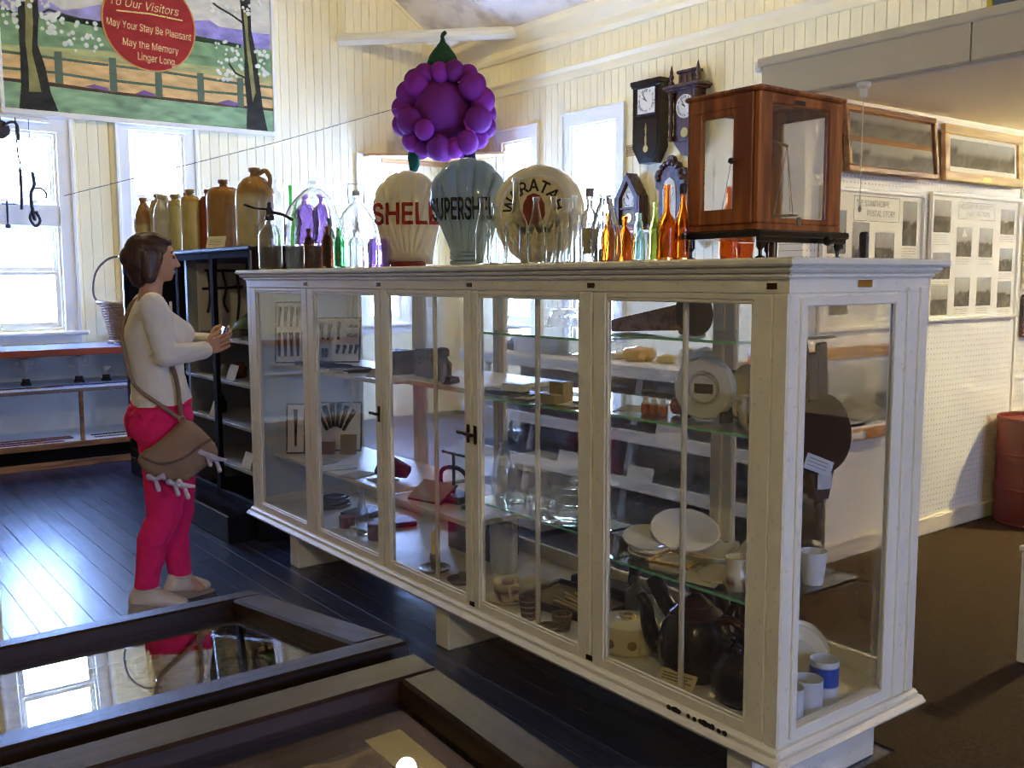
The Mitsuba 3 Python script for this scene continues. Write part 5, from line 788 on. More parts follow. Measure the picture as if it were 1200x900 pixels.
k = num('tall_jug'); tag(k, 'tall dark brown jug behind the teapot lid', 'jug'); put(k, lathe([(0, 0), (.06, 0), (.075, .05), (.07, .16), (.045, .24), (.048, .30), (.04, .30), (0, .28)], 28), 'm_gloss', '#1a0f0d', True, M=move(2.46, 2.16, Z0)); sub(k, 'handle', tube(curve([(2.46, 2.115, Z0 + .28), (2.46, 2.06, Z0 + .27), (2.46, 2.05, Z0 + .18), (2.46, 2.09, Z0 + .10)], 6), .011, 8), 'm_gloss', '#1a0f0d', True)
k = num('brown_crock'); tag(k, 'reddish brown crock with a wire handle frame behind the teapot', 'crock'); sub(k, 'body', lathe([(0, 0), (.06, 0), (.075, .04), (.075, .17), (.06, .21), (.065, .23), (.055, .23), (0, .21)], 28), 'm_gloss', '#43180d', True, M=move(2.50, 1.98, Z0)); sub(k, 'wire_frame', join(*[tube([(x, -.085, .02), (x, -.085, .20)], .0035, 6) for x in (-.05, -.015, .02)], tube([(-.05, -.085, .20), (.02, -.085, .20)], .0035, 6), tube([(-.05, -.085, .05), (.02, -.085, .05)], .0035, 6)), 'm_satin', '#cfcabb', M=move(2.50, 1.98, Z0))
def card(lab, x, y, z, w, h, n=(-1, -.2, 0), c='#cdbf96', tilt=-50, lines=3):
    k = num('paper_card'); tag(k, lab, 'card'); M = face(n, [x, y, z + .003], tilt); sub(k, 'sheet', box(-w / 2, w / 2, 0, h, 0, .0018), 'm_matte', c, M=M)
    if lines: sub(k, 'writing', join(*[box(-w * .4, w * (.4 - .12 * (i % 2)), h * (.75 - .55 * i / lines) - .002, h * (.75 - .55 * i / lines) + .002, .0018, .0024) for i in range(lines)]), 'm_matte', '#7c7058', M=M)
card('cream written card lying before the teapot', 2.115, 1.985, Z0, .13, .05, tilt=-35)
k = num('teacup'); tag(k, 'cream cup with a brown picture on a saucer in the cabinet', 'cup'); M = move(2.19, 2.94, Z0)
sub(k, 'saucer', lathe([(0, 0), (.04, 0), (.072, .014), (.075, .018), (.04, .006), (0, .006)], 32), 'm_gloss', '#d5cbb4', True, M=M); sub(k, 'cup', lathe([(0, .006), (.03, .006), (.045, .02), (.052, .05), (.056, .085), (.052, .085), (.046, .05), (.04, .02), (0, .014)], 32), 'm_gloss', lambda v: np.where((meshkit.fbm(v * 40, 3, 2) > .52)[:, None] & (np.abs(v[:, 2:] - Z0 - .05) < .03), lin('#5a2c1c'), lin('#d8cdb3')), True, M=M); sub(k, 'handle', tube(curve([(0, -.05, .07), (0, -.085, .07), (0, -.085, .035), (0, -.045, .03)], 6), .006, 8), 'm_gloss', '#d3c7ac', True, M=M)
bottle('clear glass tumbler between the cup and the striped vase', 'tumbler', 'm_glass_clear', 2.20, 2.82, .10, .034, z=Z0, name='glass_tumbler', cat='tumbler')
k = num('striped_vase'); tag(k, 'small dark vase with pale horizontal stripes in the cabinet', 'vase'); put(k, lathe([(0, 0), (.026, 0), (.034, .08), (.038, .084), (.030, .084), (.024, .01), (0, .01)] if False else [(0, 0), (.026, 0), *[(.026 + .010 * t, .084 * t) for t in np.linspace(.05, 1, 16)], (.030, .084), (.022, .012), (0, .012)], 28), 'm_satin', lambda v: np.where((np.abs(((v[:, 2] - Z0) * 48) % 1 - .5) < .16)[:, None], lin('#8a7f7c'), lin('#3a2320')), True, M=move(2.14, 2.74, Z0))
def basket(lab, x, y, r, h):
    k = num('wire_basket'); tag(k, lab, 'basket'); ms = [tube([[r * (.75 + .25 * z / h) * math.cos(a), r * (.75 + .25 * z / h) * math.sin(a), z] for a in np.linspace(0, 2 * math.pi, 21)], .0028, 5) for z in np.linspace(.004, h, 6)]
    for i in range(14):
        a = i * math.pi / 7; ms += [tube([(r * .75 * math.cos(a), r * .75 * math.sin(a), .002), (r * math.cos(a + s), r * math.sin(a + s), h)], .0022, 5) for s in (-.5, .5)]
    sub(k, 'mesh', join(ms), 'm_satin', '#6e5a3c', True, M=move(x, y, Z0)); sub(k, 'base', lathe([(0, 0), (r * .75, 0), (r * .75, .004), (0, .004)], 20), 'm_satin', '#55452e', 30, M=move(x, y, Z0)); return k
basket('brown lattice basket in the cabinet beside the striped vase', 2.17, 2.585, .036, .055); basket('second brown lattice basket next to the door frame', 2.25, 2.535, .03, .06)
b = num('wire_basket'); tag(b, 'low brown lattice bowl in front of the two lattice baskets', 'basket'); put(b, lathe([(0, 0), (.03, 0), (.04, .02), (.036, .03), (.03, .02), (0, .006)], 20), 'm_satin', '#5e4c32', True, M=move(2.105, 2.585, Z0))
k = num('instrument_tray'); tag(k, 'flat black open tray of pale instruments on the cabinet floor', 'tray'); M = move(2.38, 2.76, Z0, 8); sub(k, 'tray', join(box(-.14, .14, -.20, .20, 0, .008), frame_mesh(.28, .40, .012, .03)), 'm_satin', '#17120f', M=M); sub(k, 'lining', box(-.125, .125, -.185, .185, .008, .011), 'm_matte', '#5b5140', M=M)
for i in range(5): sub(k, 'instrument', tube([(-.09 + .03 * i, -.15 + .02 * i, .018), (-.06 + .03 * i, .05 + .03 * (i % 2), .018)], .006, 6), 'm_satin', '#b9a678', True, M=M)
k = num('black_case'); tag(k, 'long black instrument case behind the flat tray', 'case'); put(k, box(-.05, .05, -.22, .22, 0, .05, .008), 'm_satin', '#14100f', M=move(2.57, 2.72, Z0, 4))
card('cream sheet lying between the cup and the back glass', 2.36, 3.02, Z0, .16, .10, tilt=-85, lines=0)
k = num('candlestick'); tag(k, 'silver dish candlestick holding a yellow candle in the cabinet', 'candlestick'); M = move(2.19, 3.46, Z0)
sub(k, 'dish', lathe([(0, 0), (.05, 0), (.068, .012), (.07, .016), (.045, .006), (.015, .008), (.012, .03), (.020, .05), (.020, .075), (.014, .075), (0, .06)], 28), 'm_metal', '#a79c86', 40, M=M)
k = num('candle'); tag(k, 'yellow candle standing in the silver dish candlestick', 'candle'); put(k, lathe([(0, .06), (.0135, .06), (.0125, .165), (.008, .172), (.002, .174), (.0015, .182), (0, .182)], 18), 'm_satin', '#dcb43c', 40, M=M)
k = num('candlestick'); tag(k, 'low round pewter chamberstick beside the candlestick', 'candlestick'); M = move(2.19, 3.25, Z0); sub(k, 'dish', lathe([(0, 0), (.045, 0), (.062, .014), (.063, .018), (.04, .006), (.015, .01), (.014, .035), (.018, .042), (.010, .042), (0, .03)], 28), 'm_metal', '#8d8473', 40, M=M)
k = num('dark_red_box'); tag(k, 'dark red wooden box with a white notice on its front in the cabinet', 'box'); sub(k, 'box', box(2.44, 2.62, 3.42, 3.74, Z0, .49, .006), 'm_satin', '#36100f'); sub(k, 'notice', box(2.436, 2.441, 3.46, 3.70, .40, .47), 'm_matte', '#bdb29a')
k = num('white_canister'); tag(k, 'tall white canister beside the dark red box in the cabinet', 'canister'); put(k, lathe([(0, 0), (.055, 0), (.06, .01), (.06, .22), (.045, .24), (.047, .26), (0, .27)], 28), 'm_gloss', '#aeb4b4', 35, M=move(2.42, 3.27, Z0))
bottle('glass candle pillar standing on the cabinet floor near the red tins', 'beer', 'm_glass_clear', 2.23, 4.18, .22, .03, z=Z0, name='glass_pillar', cat='pillar')
for lab, x, y, r, h, c in [('small round red tin on the cabinet floor', 2.24, 4.36, .04, .055, '#6d1a20'), ('red striped tin beside the glass pillar', 2.24, 4.06, .04, .08, '#5a1a1e')]: k = num('red_tin'); tag(k, lab, 'tin'); put(k, lathe([(0, 0), (r, 0), (r, h * .75), (r * 1.04, h * .76), (r * 1.04, h), (0, h)], 24), 'm_satin', c, 30, M=move(x, y, Z0))
for i, (x, y, a, w, l, h, c) in enumerate([(2.42, 4.52, 20, .2, .15, .03, '#1f2226'), (2.45, 4.25, -15, .2, .14, .025, '#23252b'), (2.30, 4.28, 10, .12, .16, .012, '#b7b4a6')]): k = num('old_book'); tag(k, ['black bound book lying on the cabinet floor near the far end', 'black bound book lying behind the glass pillar', 'pale booklet lying before the black books'][i], 'book'); sub(k, 'cover', box(-w / 2, w / 2, -l / 2, l / 2, 0, h, .003), 'm_satin', c, M=move(x, y, Z0, a)); sub(k, 'pages', box(-w / 2 + .004, w / 2 + .001, -l / 2 + .004, l / 2 + .001, h * .15, h * .85), 'm_matte', '#b8b09a', M=move(x, y, Z0, a))
k = num('coiled_belt'); tag(k, 'dark leather straps lying coiled at the far end of the cabinet floor', 'strap'); put(k, join(*[tube([[.10 * f * math.cos(a), .07 * f * math.sin(a), .012 + .014 * j] for a in np.linspace(0, 2 * math.pi, 25)], .010, 6) for j, f in enumerate((1, .85, .95, .7))]), 'm_satin', '#2b211d', True, M=move(2.38, 4.80, Z0))
# seen through the end glass
for i, (lab, x, y, h, r, c) in enumerate([('white mug with a blue band inside the end of the cabinet', 2.40, 1.655, .13, .042, 0), ('white mug beside the blue banded mug', 2.295, 1.635, .105, .042, 1), ('white mug nearest the cabinet corner behind the end glass', 2.195, 1.625, .11, .040, 1)]):
    k = num('enamel_mug'); tag(k, lab, 'mug'); M = move(x, y, Z0); pr = [(0, 0), (r * .95, 0), *[(r, h * t) for t in np.linspace(.04, .99, 20)], (r * .98, h), (r * .93, h * .98), (r * .9, .01), (0, .01)]
    sub(k, 'body', lathe(pr, 30), 'm_gloss', (lambda v: np.where(((v[:, 2:] - Z0) > .055) & ((v[:, 2:] - Z0) < .112), lin('#1b4fa8'), lin('#dfe3e8'))) if not c else '#d5d9e0', True, M=M)
    sub(k, 'handle', tube(curve([(r * .95, .01, h * .8), (r * 1.7, .02, h * .75), (r * 1.65, .02, h * .35), (r * .95, .01, h * .25)], 6), .006, 8), 'm_gloss', '#d5d9e0', True, M=M)
for i, (x, y, r, t) in enumerate([(2.37, 1.745, .085, 68), (2.41, 1.77, .10, 66), (2.45, 1.79, .10, 64)]):
    k = num('dinner_plate'); tag(k, ['cream rimmed plate leaning foremost behind the mugs', 'cream rimmed plate leaning second behind the mugs', 'cream rimmed plate leaning hindmost behind the mugs'][i], 'plate'); put(k, lathe([(0, 0), (r * .6, 0), (r * .98, .012), (r, .016), (r * .95, .017), (r * .62, .007), (0, .006)], 40), 'm_gloss', lambda v: np.tile(lin('#ded6bd'), (len(v), 1)), True, M=move(x, y, Z0 + r * .93) @ trimesh.transformations.rotation_matrix(math.radians(t), [.85, -.5, 0]))
k = num('pie_dish'); tag(k, 'deep white pie dish behind the banded mug', 'dish'); put(k, lathe([(0, 0), (.07, 0), (.10, .05), (.105, .05), (.098, .053), (.068, .008), (0, .008)], 36), 'm_gloss', '#c9c3b0', True, M=move(2.47, 1.69, Z0) if False else move(2.50, 1.92, Z0))
# ---- glass shelf z .578 (end bay)
z5 = S5[2] + .001
for i, (lab, x, y, r, dz, tilt) in enumerate([('large white oval plate at the back of the leaning crockery stack', 2.36, 2.18, .115, .03, 24), ('white soup plate leaning at the front of the crockery stack', 2.26, 2.25, .085, .03, 14), ('white plate under the crockery stack', 2.30, 2.23, .11, .0, 0), ('second white plate under the crockery stack', 2.30, 2.23, .108, .014, 0)]):
    k = num('dinner_plate'); tag(k, lab, 'plate'); put(k, lathe([(0, 0), (r * .6, 0), (r * .97, .014), (r, .02), (r * .96, .021), (r * .62, .008), (0, .006)], 40), 'm_gloss', '#d9d3c3', True, M=move(x, y, z5 + dz + (r * math.sin(math.radians(tilt)) * .95 if tilt else 0)) @ trimesh.transformations.rotation_matrix(math.radians(tilt), [.8, -.6, 0]))
k = num('scalloped_bowl'); tag(k, 'cream scalloped bowl on the glass shelf beside the yellow edged dish', 'bowl'); pts = []; nA = 48
for z, r, rp in ((0, .035, 0), (.002, .045, 0), (.03, .08, .004), (.055, .105, .010), (.06, .108, .011), (.056, .100, .010), (.03, .074, .004), (.008, .04, 0)): pts.append([[(r + rp * math.cos(a * 10)) * math.cos(a), (r + rp * math.cos(a * 10)) * math.sin(a), z + rp * .5 * math.cos(a * 10)] for a in np.arange(nA) * 2 * math.pi / nA])
v = np.array(pts).reshape(-1, 3); f = [q for i in range(7) for j in range(nA) for q in ([i * nA + j, i * nA + (j + 1) % nA, (i + 1) * nA + (j + 1) % nA], [i * nA + j, (i + 1) * nA + (j + 1) % nA, (i + 1) * nA + j])]; n0 = len(v); v = np.vstack([v, [0, 0, 0], [0, 0, .008]]); f += [[n0, (j + 1) % nA, j] for j in range(nA)] + [[n0 + 1, 7 * nA + j, 7 * nA + (j + 1) % nA] for j in range(nA)]
put(k, trimesh.Trimesh(v, f, process=False), 'm_gloss', '#cfc6ae', True, M=move(2.34, 2.035, z5))
k = num('butter_dish'); tag(k, 'rectangular dish with a yellow rim on the glass shelf beside the crockery stack', 'dish'); M = move(2.24, 2.09, z5, 15); sub(k, 'dish', box(-.08, .06, -.07, .07, 0, .03, .01), 'm_gloss', '#c9bfa4', M=M); sub(k, 'rim', frame_mesh(.15, .15, .014, .008).apply_transform(move(-.01, 0, .03)), 'm_gloss', '#b38d3a', M=M)
card('cream card lying over the glass shelf edge in the end bay', 2.155, 1.945, z5, .13, .07, tilt=-78, c='#c7bb94', lines=0)
k = num('cream_jug'); tag(k, 'small cream jug with a brown picture on the glass shelf', 'jug'); M = move(2.22, 1.84, z5); sub(k, 'body', lathe([(0, 0), (.028, 0), (.042, .03), (.04, .055), (.028, .075), (.036, .10), (.032, .10), (.024, .075), (0, .06)], 28), 'm_gloss', lambda v: np.where((np.hypot(v[:, 1] - 1.84 + .01, v[:, 2] - z5 - .035) < .014)[:, None], lin('#7a4a24'), lin('#cfc2a0')), True, M=M); sub(k, 'handle', tube(curve([(.0, -.03, .09), (.0, -.062, .085), (.0, -.06, .05), (.0, -.04, .035)], 6), .006, 8), 'm_gloss', '#cfc2a0', True, M=M)
k = num('saucer'); tag(k, 'cream saucer propped behind the small cream jug', 'saucer'); put(k, lathe([(0, 0), (.04, 0), (.072, .012), (.074, .016), (.04, .007), (0, .006)], 32), 'm_gloss', '#cbc1a6', True, M=move(2.34, 1.87, z5 + .06) @ trimesh.transformations.rotation_matrix(math.radians(-65), [.25, 1, 0]))
k = num('flat_bowl'); tag(k, 'cream shallow bowl turned upside down on the glass shelf', 'bowl'); put(k, lathe([(0, .035), (.025, .035), (.06, .018), (.078, 0), (.07, 0), (.05, .014), (0, .028)], 32), 'm_gloss', '#bfb595', True, M=move(2.255, 1.93, z5 + .012)); k = num('blue_bowl'); tag(k, 'pale blue bowl beside the small cream jug', 'bowl'); put(k, lathe([(0, 0), (.03, 0), (.05, .04), (.052, .045), (.046, .045), (.028, .006), (0, .006)], 28), 'm_gloss', '#8ea0b4', True, M=move(2.24, 1.735, z5))
bottle('white glass beaker on the glass shelf behind the end glass', 'tumbler', 'm_gloss_white' if False else 'm_glass_smoke', 2.52, 1.80, .10, .04, z=z5, name='glass_beaker', cat='beaker'); k = num('white_beaker'); tag(k, 'tall white beaker on the glass shelf behind the end glass', 'beaker'); put(k, lathe([(0, 0), (.030, 0), (.042, .10), (.039, .10), (.028, .005), (0, .005)], 28), 'm_gloss', '#e1e4e6', True, M=move(2.45, 1.74, z5))
# ---- glass shelf z 1.06 (end bay)
z5 = S5[1] + .001
k = num('grinding_disc'); tag(k, 'round pale disc with a dark centre slot standing on the glass shelf', 'disc'); M = face([-.93, -.36, 0], [2.27, 2.02, z5 + .100]); sub(k, 'disc', lathe([(0, -.02), (.09, -.02), (.098, -.01), (.098, .01), (.09, .02), (.055, .022), (.05, .012), (0, .012)], 48), 'm_satin', '#c9c6bb', 40, M=M); sub(k, 'slot', box(-.03, .03, -.015, .015, .010, .016, .002), 'm_satin', '#2d2723', M=M); sub(k, 'ring', tube([[.045 * math.cos(a), .045 * math.sin(a), .014] for a in np.linspace(0, 2 * math.pi, 33)], .004, 6), 'm_satin', '#a8a498', True, M=M)
k = num('disc_stand'); tag(k, 'small dark stand under the round pale disc', 'stand'); put(k, join(box(2.25, 2.30, 1.93, 1.945, z5, z5 + .035, .003), box(2.25, 2.30, 2.09, 2.105, z5, z5 + .02, .003)), 'm_satin', '#1c1816')
for i in range(3): k = num('small_bottle'); tag(k, ['small brown and white bottle nearest the door frame on the glass shelf', 'middle one of the three small brown and white bottles', 'small brown and white bottle next to the blue striped tin'][i], 'bottle', 'small brown and white bottles'); put(k, lathe([(0, 0), (.015, 0), (.016, .03), (.010, .04), (.008, .05), (.011, .055), (0, .055)], 16), 'm_gloss', lambda v: np.where(((v[:, 2:] - z5) > .035), lin('#e4dfd6'), lin('#a0583c')), True, M=move(2.24, 2.245 - .038 * i, z5))
k = num('striped_tin'); tag(k, 'orange and blue tin lying on the glass shelf beside the pale disc', 'tin'); put(k, tube([(2.30, 2.17, z5 + .028), (2.30, 2.10, z5 + .028)], .027, 20), 'm_satin', lambda v: np.where(v[:, 1:2] > 2.13, lin('#b06a44'), lin('#2f4a7c')), 40)
k = num('tilted_dial'); tag(k, 'tan oval plate leaning against a dark stand on the glass shelf', 'plate'); M = face([-.8, -.6, 0], [2.36, 1.93, z5 + .095], -8); put(k, lathe([(0, 0), (.05, 0), (.052, .004), (.05, .008), (0, .008)], 36), 'm_satin', '#a99c72', 30, M=M @ np.diag([1, 1.55, 1, 1.])); k = num('dark_stand'); tag(k, 'dark wedge stand behind the tan oval plate', 'stand'); put(k, extrude(Polygon([(0, 0), (.10, 0), (.02, .15), (0, .15)]), .09), 'm_satin', '#17130f', M=np.array([[1, 0, 0, 2.375], [0, 0, -1, 2.02], [0, 1, 0, z5], [0, 0, 0, 1]], float))
k = num('picture_jug'); tag(k, 'cream jug with a flower picture at the end of the glass shelf', 'jug'); M = move(2.24, 1.79, z5); sub(k, 'body', lathe([(0, 0), (.04, 0), (.055, .03), (.056, .065), (.048, .085), (.052, .10), (.048, .10), (.042, .08), (0, .06)], 32), 'm_gloss', lambda v: np.where((meshkit.fbm(v * 45, 3, 7) > .6)[:, None], lin('#6d5a2e'), lin('#c6baa0')), True, M=M); sub(k, 'handle', tube(curve([(.0, .05, .085), (0, .085, .08), (0, .085, .04), (0, .05, .03)], 6), .006, 8), 'm_gloss', '#c6baa0', True, M=M)
card('white card lying on the glass shelf near the door frame', 2.22, 2.305, z5, .10, .06, tilt=-80, c='#c9c9c2', lines=0)
# ---- glass shelf z 1.32 (end bay)
z5 = S5[0] + .001
k = num('wooden_wedge'); tag(k, 'brown wooden wedge shaped tool on the top glass shelf', 'wooden tool'); put(k, extrude(Polygon([(-.13, .0), (.16, .015), (.16, .095), (-.13, .04)]), .07), 'm_brownwood', M=np.array([[0, 0, 1, 2.24], [-1, 0, 0, 2.28], [0, 1, 0, z5], [0, 0, 0, 1]], float))
k = num('dark_horn'); tag(k, 'dark oval horn disc tilted on a small foot on the top glass shelf', 'horn'); M = face([-.9, -.42, 0], [2.24, 2.04, z5 + .072], -12); sub(k, 'disc', lathe([(0, -.01), (.045, -.012), (.066, -.002), (.068, .006), (.06, .006), (.03, .0), (0, -.002)], 40), 'm_gloss', '#17120f', 40, M=M @ trimesh.transformations.rotation_matrix(.35, [0, 0, 1]) @ np.diag([.85, 1.1, 1, 1.])); sub(k, 'foot', lathe([(0, 0), (.03, 0), (.03, .005), (.008, .01), (.008, .05), (0, .05)], 18), 'm_satin', '#7a6a4a', 30, M=move(2.28, 2.07, z5))
k = num('wood_stub'); tag(k, 'small brown wooden stub on the top glass shelf', 'wood block'); put(k, box(-.02, .02, -.02, .02, 0, .05, .006), 'm_brownwood', M=move(2.30, 2.13, z5, 20))
# ---- bay of the dome: shelves
z4 = S4[2] + .001
k = num('cheese_dome'); tag(k, 'cut glass dome with a ball knob on a glass plate', 'dome'); M = move(2.24, 2.60, z4); sub(k, 'plate', lathe([(0, 0), (.06, 0), (.09, .014), (.093, .018), (.06, .007), (0, .007)], 36), 'm_glass_clear', smooth=True, M=M); o = [(.066, .02), (.07, .04), (.068, .07), (.05, .105), (.025, .122), (.008, .126), (.007, .135), (.016, .142), (.018, .152), (.010, .164), (0, .166)]
sub(k, 'dome', lathe([*o, (0, .12), (.022, .118), (.046, .101), (.064, .068), (.066, .04), (.062, .02), (.066, .02)], 20), 'm_glass_clear', smooth=False, M=M)
k = num('glass_dish'); tag(k, 'clear cut glass dish lying near the carafe', 'dish'); put(k, bottle_mesh('tumbler', .045, .05), 'm_glass_clear', smooth=35, M=move(2.25, 2.96, z4)); k = num('glass_dish'); tag(k, 'clear glass dish between the cut glass dish and the dome', 'dish'); put(k, bottle_mesh('tumbler', .04, .042), 'm_glass_clear', smooth=35, M=move(2.24, 2.80, z4))
k = num('glass_carafe'); tag(k, 'tall cut glass carafe at the end of the dome shelf', 'carafe'); put(k, bottle_mesh('decanter', .22, .05), 'm_glass_clear', smooth=35, M=move(2.28, 3.08, z4)); card('white card leaning at the dome beside the door frame', 2.20, 2.47, z4, .06, .085, tilt=-20, c='#c9c5b4', lines=0)
for i in range(3): k = num('glass_spoon'); tag(k, ['glass rod spoon lying nearest the carafe', 'glass rod spoon lying between its two fellows', 'glass rod spoon lying nearest the dome'][i], 'spoon', 'glass spoons'); put(k, tube([(2.34 + .02 * i, 3.02 - .03 * i, z4 + .008), (2.32 + .02 * i, 2.84 - .03 * i, z4 + .008)], .004, 8), 'm_glass_clear', smooth=True)
z4 = S4[1] + .001
for lab, x, y, sx, sy, h, c, a in [('long dark tray near the end of the middle glass shelf', 2.27, 2.98, .05, .13, .016, '#1f1d1d', 5), ('small tan cardboard box on the middle glass shelf', 2.27, 2.71, .03, .032, .075, '#8a7a54', 12), ('low tan carton before the tan cardboard box', 2.21, 2.69, .022, .038, .035, '#9b8a62', 0), ('dark folded wallet on the middle glass shelf', 2.28, 2.56, .04, .05, .014, '#203038', 0), ('white paper packet in the dark tray', 2.26, 2.97, .025, .05, .03, '#cfcfca', 15)]:
    k = num('small_box'); tag(k, lab, 'box'); put(k, box(-sx, sx, -sy, sy, 0, h, .002), 'm_satin', c, M=move(x, y, z4 + (.017 if 'packet' in lab else 0), a))
card('white card lying flat beside the tan box', 2.20, 2.56, z4, .14, .09, tilt=-86, c='#cfccc0', lines=0); card('white card lying flat beside the dark tray', 2.19, 2.84, z4, .08, .08, tilt=-86, c='#c9c9c0', lines=0)
# ---- white shelves of the middle bay
z3 = 1.071
k = num('black_box_camera'); tag(k, 'black box camera on the upper white shelf', 'camera'); sub(k, 'body', box(-.05, .05, -.045, .045, 0, .12, .006), 'm_satin', '#15121a', M=move(2.30, 3.66, z3, 10)); sub(k, 'lens', lathe([(0, 0), (.018, 0), (.02, .02), (.012, .02), (0, .012)], 18), 'm_gloss', '#0c0c0e', 30, M=face([-1, -.2, 0], [2.25, 3.66, z3 + .07]))
k = num('dark_bottle'); tag(k, 'black bottle with a wide stopper on the upper white shelf', 'bottle'); put(k, lathe([(0, 0), (.035, 0), (.037, .07), (.022, .09), (.018, .10), (.027, .105), (.027, .13), (.018, .14), (0, .14)], 20), 'm_gloss', '#120e10', 40, M=move(2.24, 3.45, z3)); k = num('folding_camera'); tag(k, 'black folding camera lying between the box camera and the black bottle', 'camera'); put(k, extrude(Polygon([(-.05, 0), (.05, 0), (.05, .035), (.01, .09), (-.03, .075)]), .08), 'm_satin', '#131014', M=np.array([[0, 0, 1, 2.24], [-1, 0, 0, 3.56], [0, 1, 0, z3], [0, 0, 0, 1]], float))
k = num('opera_glasses'); tag(k, 'small dark opera glasses at the end of the upper white shelf', 'opera glasses'); put(k, join(*[lathe([(0, 0), (.014, 0), (.018, .05), (0, .05)], 16).apply_transform(move(2.20, 3.28 + dy, z3 + .019, 0, 1, 0, -90)) for dy in (0, .038)], box(2.17, 2.185, 3.28, 3.318, z3 + .014, z3 + .022)), 'm_satin', '#151216', 30)
z3 = .531
k = num('iron_press'); tag(k, 'dark iron copying press with a crank on the lower white shelf', 'press'); M = move(2.32, 3.50, z3, 10)
sub(k, 'frame', join(box(-.06, .06, -.09, .09, .02, .035, .004), tube(curve([(0, -.08, .03), (0, -.08, .12), (0, 0, .15), (0, .08, .12), (0, .08, .03)], 5), .010, 7), box(-.05, .05, -.08, .08, .0, .02, .004)), 'm_satin', '#191417', M=M); sub(k, 'screw', tube([(0, 0, .03), (0, 0, .21)], .007, 8), 'm_satin', '#201a1c', True, M=M); sub(k, 'crank', tube([(0, -.07, .205), (0, .07, .212)], .006, 8), 'm_satin', '#201a1c', True, M=M)
k = num('open_red_book'); tag(k, 'open red edged book tilted before the iron press', 'book'); M = face([-1, -.25, 0], [2.20, 3.56, z3 + .004], -60); sub(k, 'cover', box(-.10, .10, 0, .13, -.006, 0), 'm_satin', '#5b1420', M=M); sub(k, 'pages', box(-.093, .093, .006, .124, 0, .01), 'm_matte', '#a9a294', M=M)
k = num('iron_stapler'); tag(k, 'small dark iron tool on the lower white shelf beside the glass cruet', 'iron tool'); put(k, join(box(-.025, .025, -.05, .05, 0, .015, .003), tube(curve([(0, -.04, .015), (0, -.03, .05), (0, .02, .06), (0, .05, .04)], 5), .009, 7)), 'm_satin', '#17131a', M=move(2.28, 3.30, z3))
bottle('small clear glass cruet at the end of the lower white shelf', 'decanter', 'm_glass_clear', 2.22, 3.205, .12, .032, z=z3, name='glass_cruet', cat='cruet')
# ---- white shelves of the far bays: cards of tools
def toolcard(lab, x, y, z, w, h, n, tilt, tools, fan=False):
    k = num('tool_card'); tag(k, lab, 'tool display'); M = face(n, [x, y, z + .003], tilt); sub(k, 'card', box(-w / 2, w / 2, 0, h, 0, .008, .001), 'm_matte', '#efeee9', M=M); sub(k, 'edge', frame_mesh(w + .006, h + .006, .010, .011).apply_transform(move(0, h / 2, -.001)), 'm_matte', '#4a4742', M=M)
    for u, v, l, a, r in tools:
        d = np.array([math.sin(a), math.cos(a), 0]); p0 = np.array([u, v, .010]); sub(k, 'tool', tube([p0 - d * l / 2, p0, p0 + d * l * .3, p0 + d * l / 2], [r * .9, r * 1.1, r * 1.5, r * 1.4], 6), 'm_satin', '#1f1c19', True, M=M)
    return k
z1 = 1.046
toolcard('white card of small dark tools in two rows at the far end', 2.235, 4.92, z1, .21, .33, (-.62, -.78, 0), -8, [(-.085 + .034 * i, .25, .11, .05, .007) for i in range(6)] + [(-.085 + .034 * i, .10, .13, -.04, .008) for i in range(6)])
toolcard('white card of dark hooks and clips leaning on the upper shelf', 2.43, 4.80, z1, .24, .25, (-.62, -.78, 0), -18, [(-.09, .17, .09, -.1, .008), (-.05, .17, .09, .12, .008), (0, .175, .10, 0, .008), (.06, .20, .03, 1.4, .007), (.09, .20, .03, 1.4, .007), (.06, .15, .03, 1.4, .007), (.09, .15, .03, 1.4, .007), (-.08, .05, .05, 0, .006), (-.06, .05, .05, 0, .006), (0, .07, .05, .2, .007), (.035, .07, .05, .2, .007), (.07, .07, .05, .2, .007), (.1, .07, .05, .2, .007)])
for i in range(7): k = num('dark_chisel'); tag(k, f'dark chisel lying on the upper shelf, {names[i]} in the row before the tool cards', 'chisel', 'chisels on the upper shelf'); put(k, tube([(2.18 + .03 * (i % 2), 4.80 - .10 * i, z1 + .012), (2.28 + .03 * (i % 2), 4.77 - .10 * i, z1 + .012), (2.34, 4.755 - .10 * i, z1 + .012)], [.010, .012, .006], 7), 'm_satin', '#26221f', True)
k = num('dark_box'); tag(k, 'black box on the upper shelf near the middle door', 'box'); put(k, box(-.07, .07, -.06, .06, 0, .12, .004), 'm_satin', '#17181d', M=move(2.32, 3.98, z1, 10)); card('cream label under the black box on the upper shelf', 2.17, 3.95, z1, .08, .05, c='#b9ac85', lines=0)
z1 = .546
toolcard('narrow white card with one long dark tool on the lower shelf', 2.235, 4.94, z1, .10, .27, (-.62, -.78, 0), -8, [(0, .14, .20, 0, .007)])
toolcard('white card with a fan of dark tools on the lower shelf', 2.45, 4.86, z1, .26, .27, (-.62, -.78, 0), -12, [(-.09 + .03 * i, .17 + .03 * math.sin(i * .63), .13, -.5 + .2 * i, .010) for i in range(6)])
card('tan envelope leaning on the fan of tools', 2.44, 4.72, z1, .09, .11, tilt=-15, n=(-.62, -.78, 0), c='#8d8262', lines=0); card('row of brown printed labels before the narrow card', 2.34, 4.80, z1, .11, .07, tilt=-15, n=(-.62, -.78, 0), c='#8f6a58', lines=4)
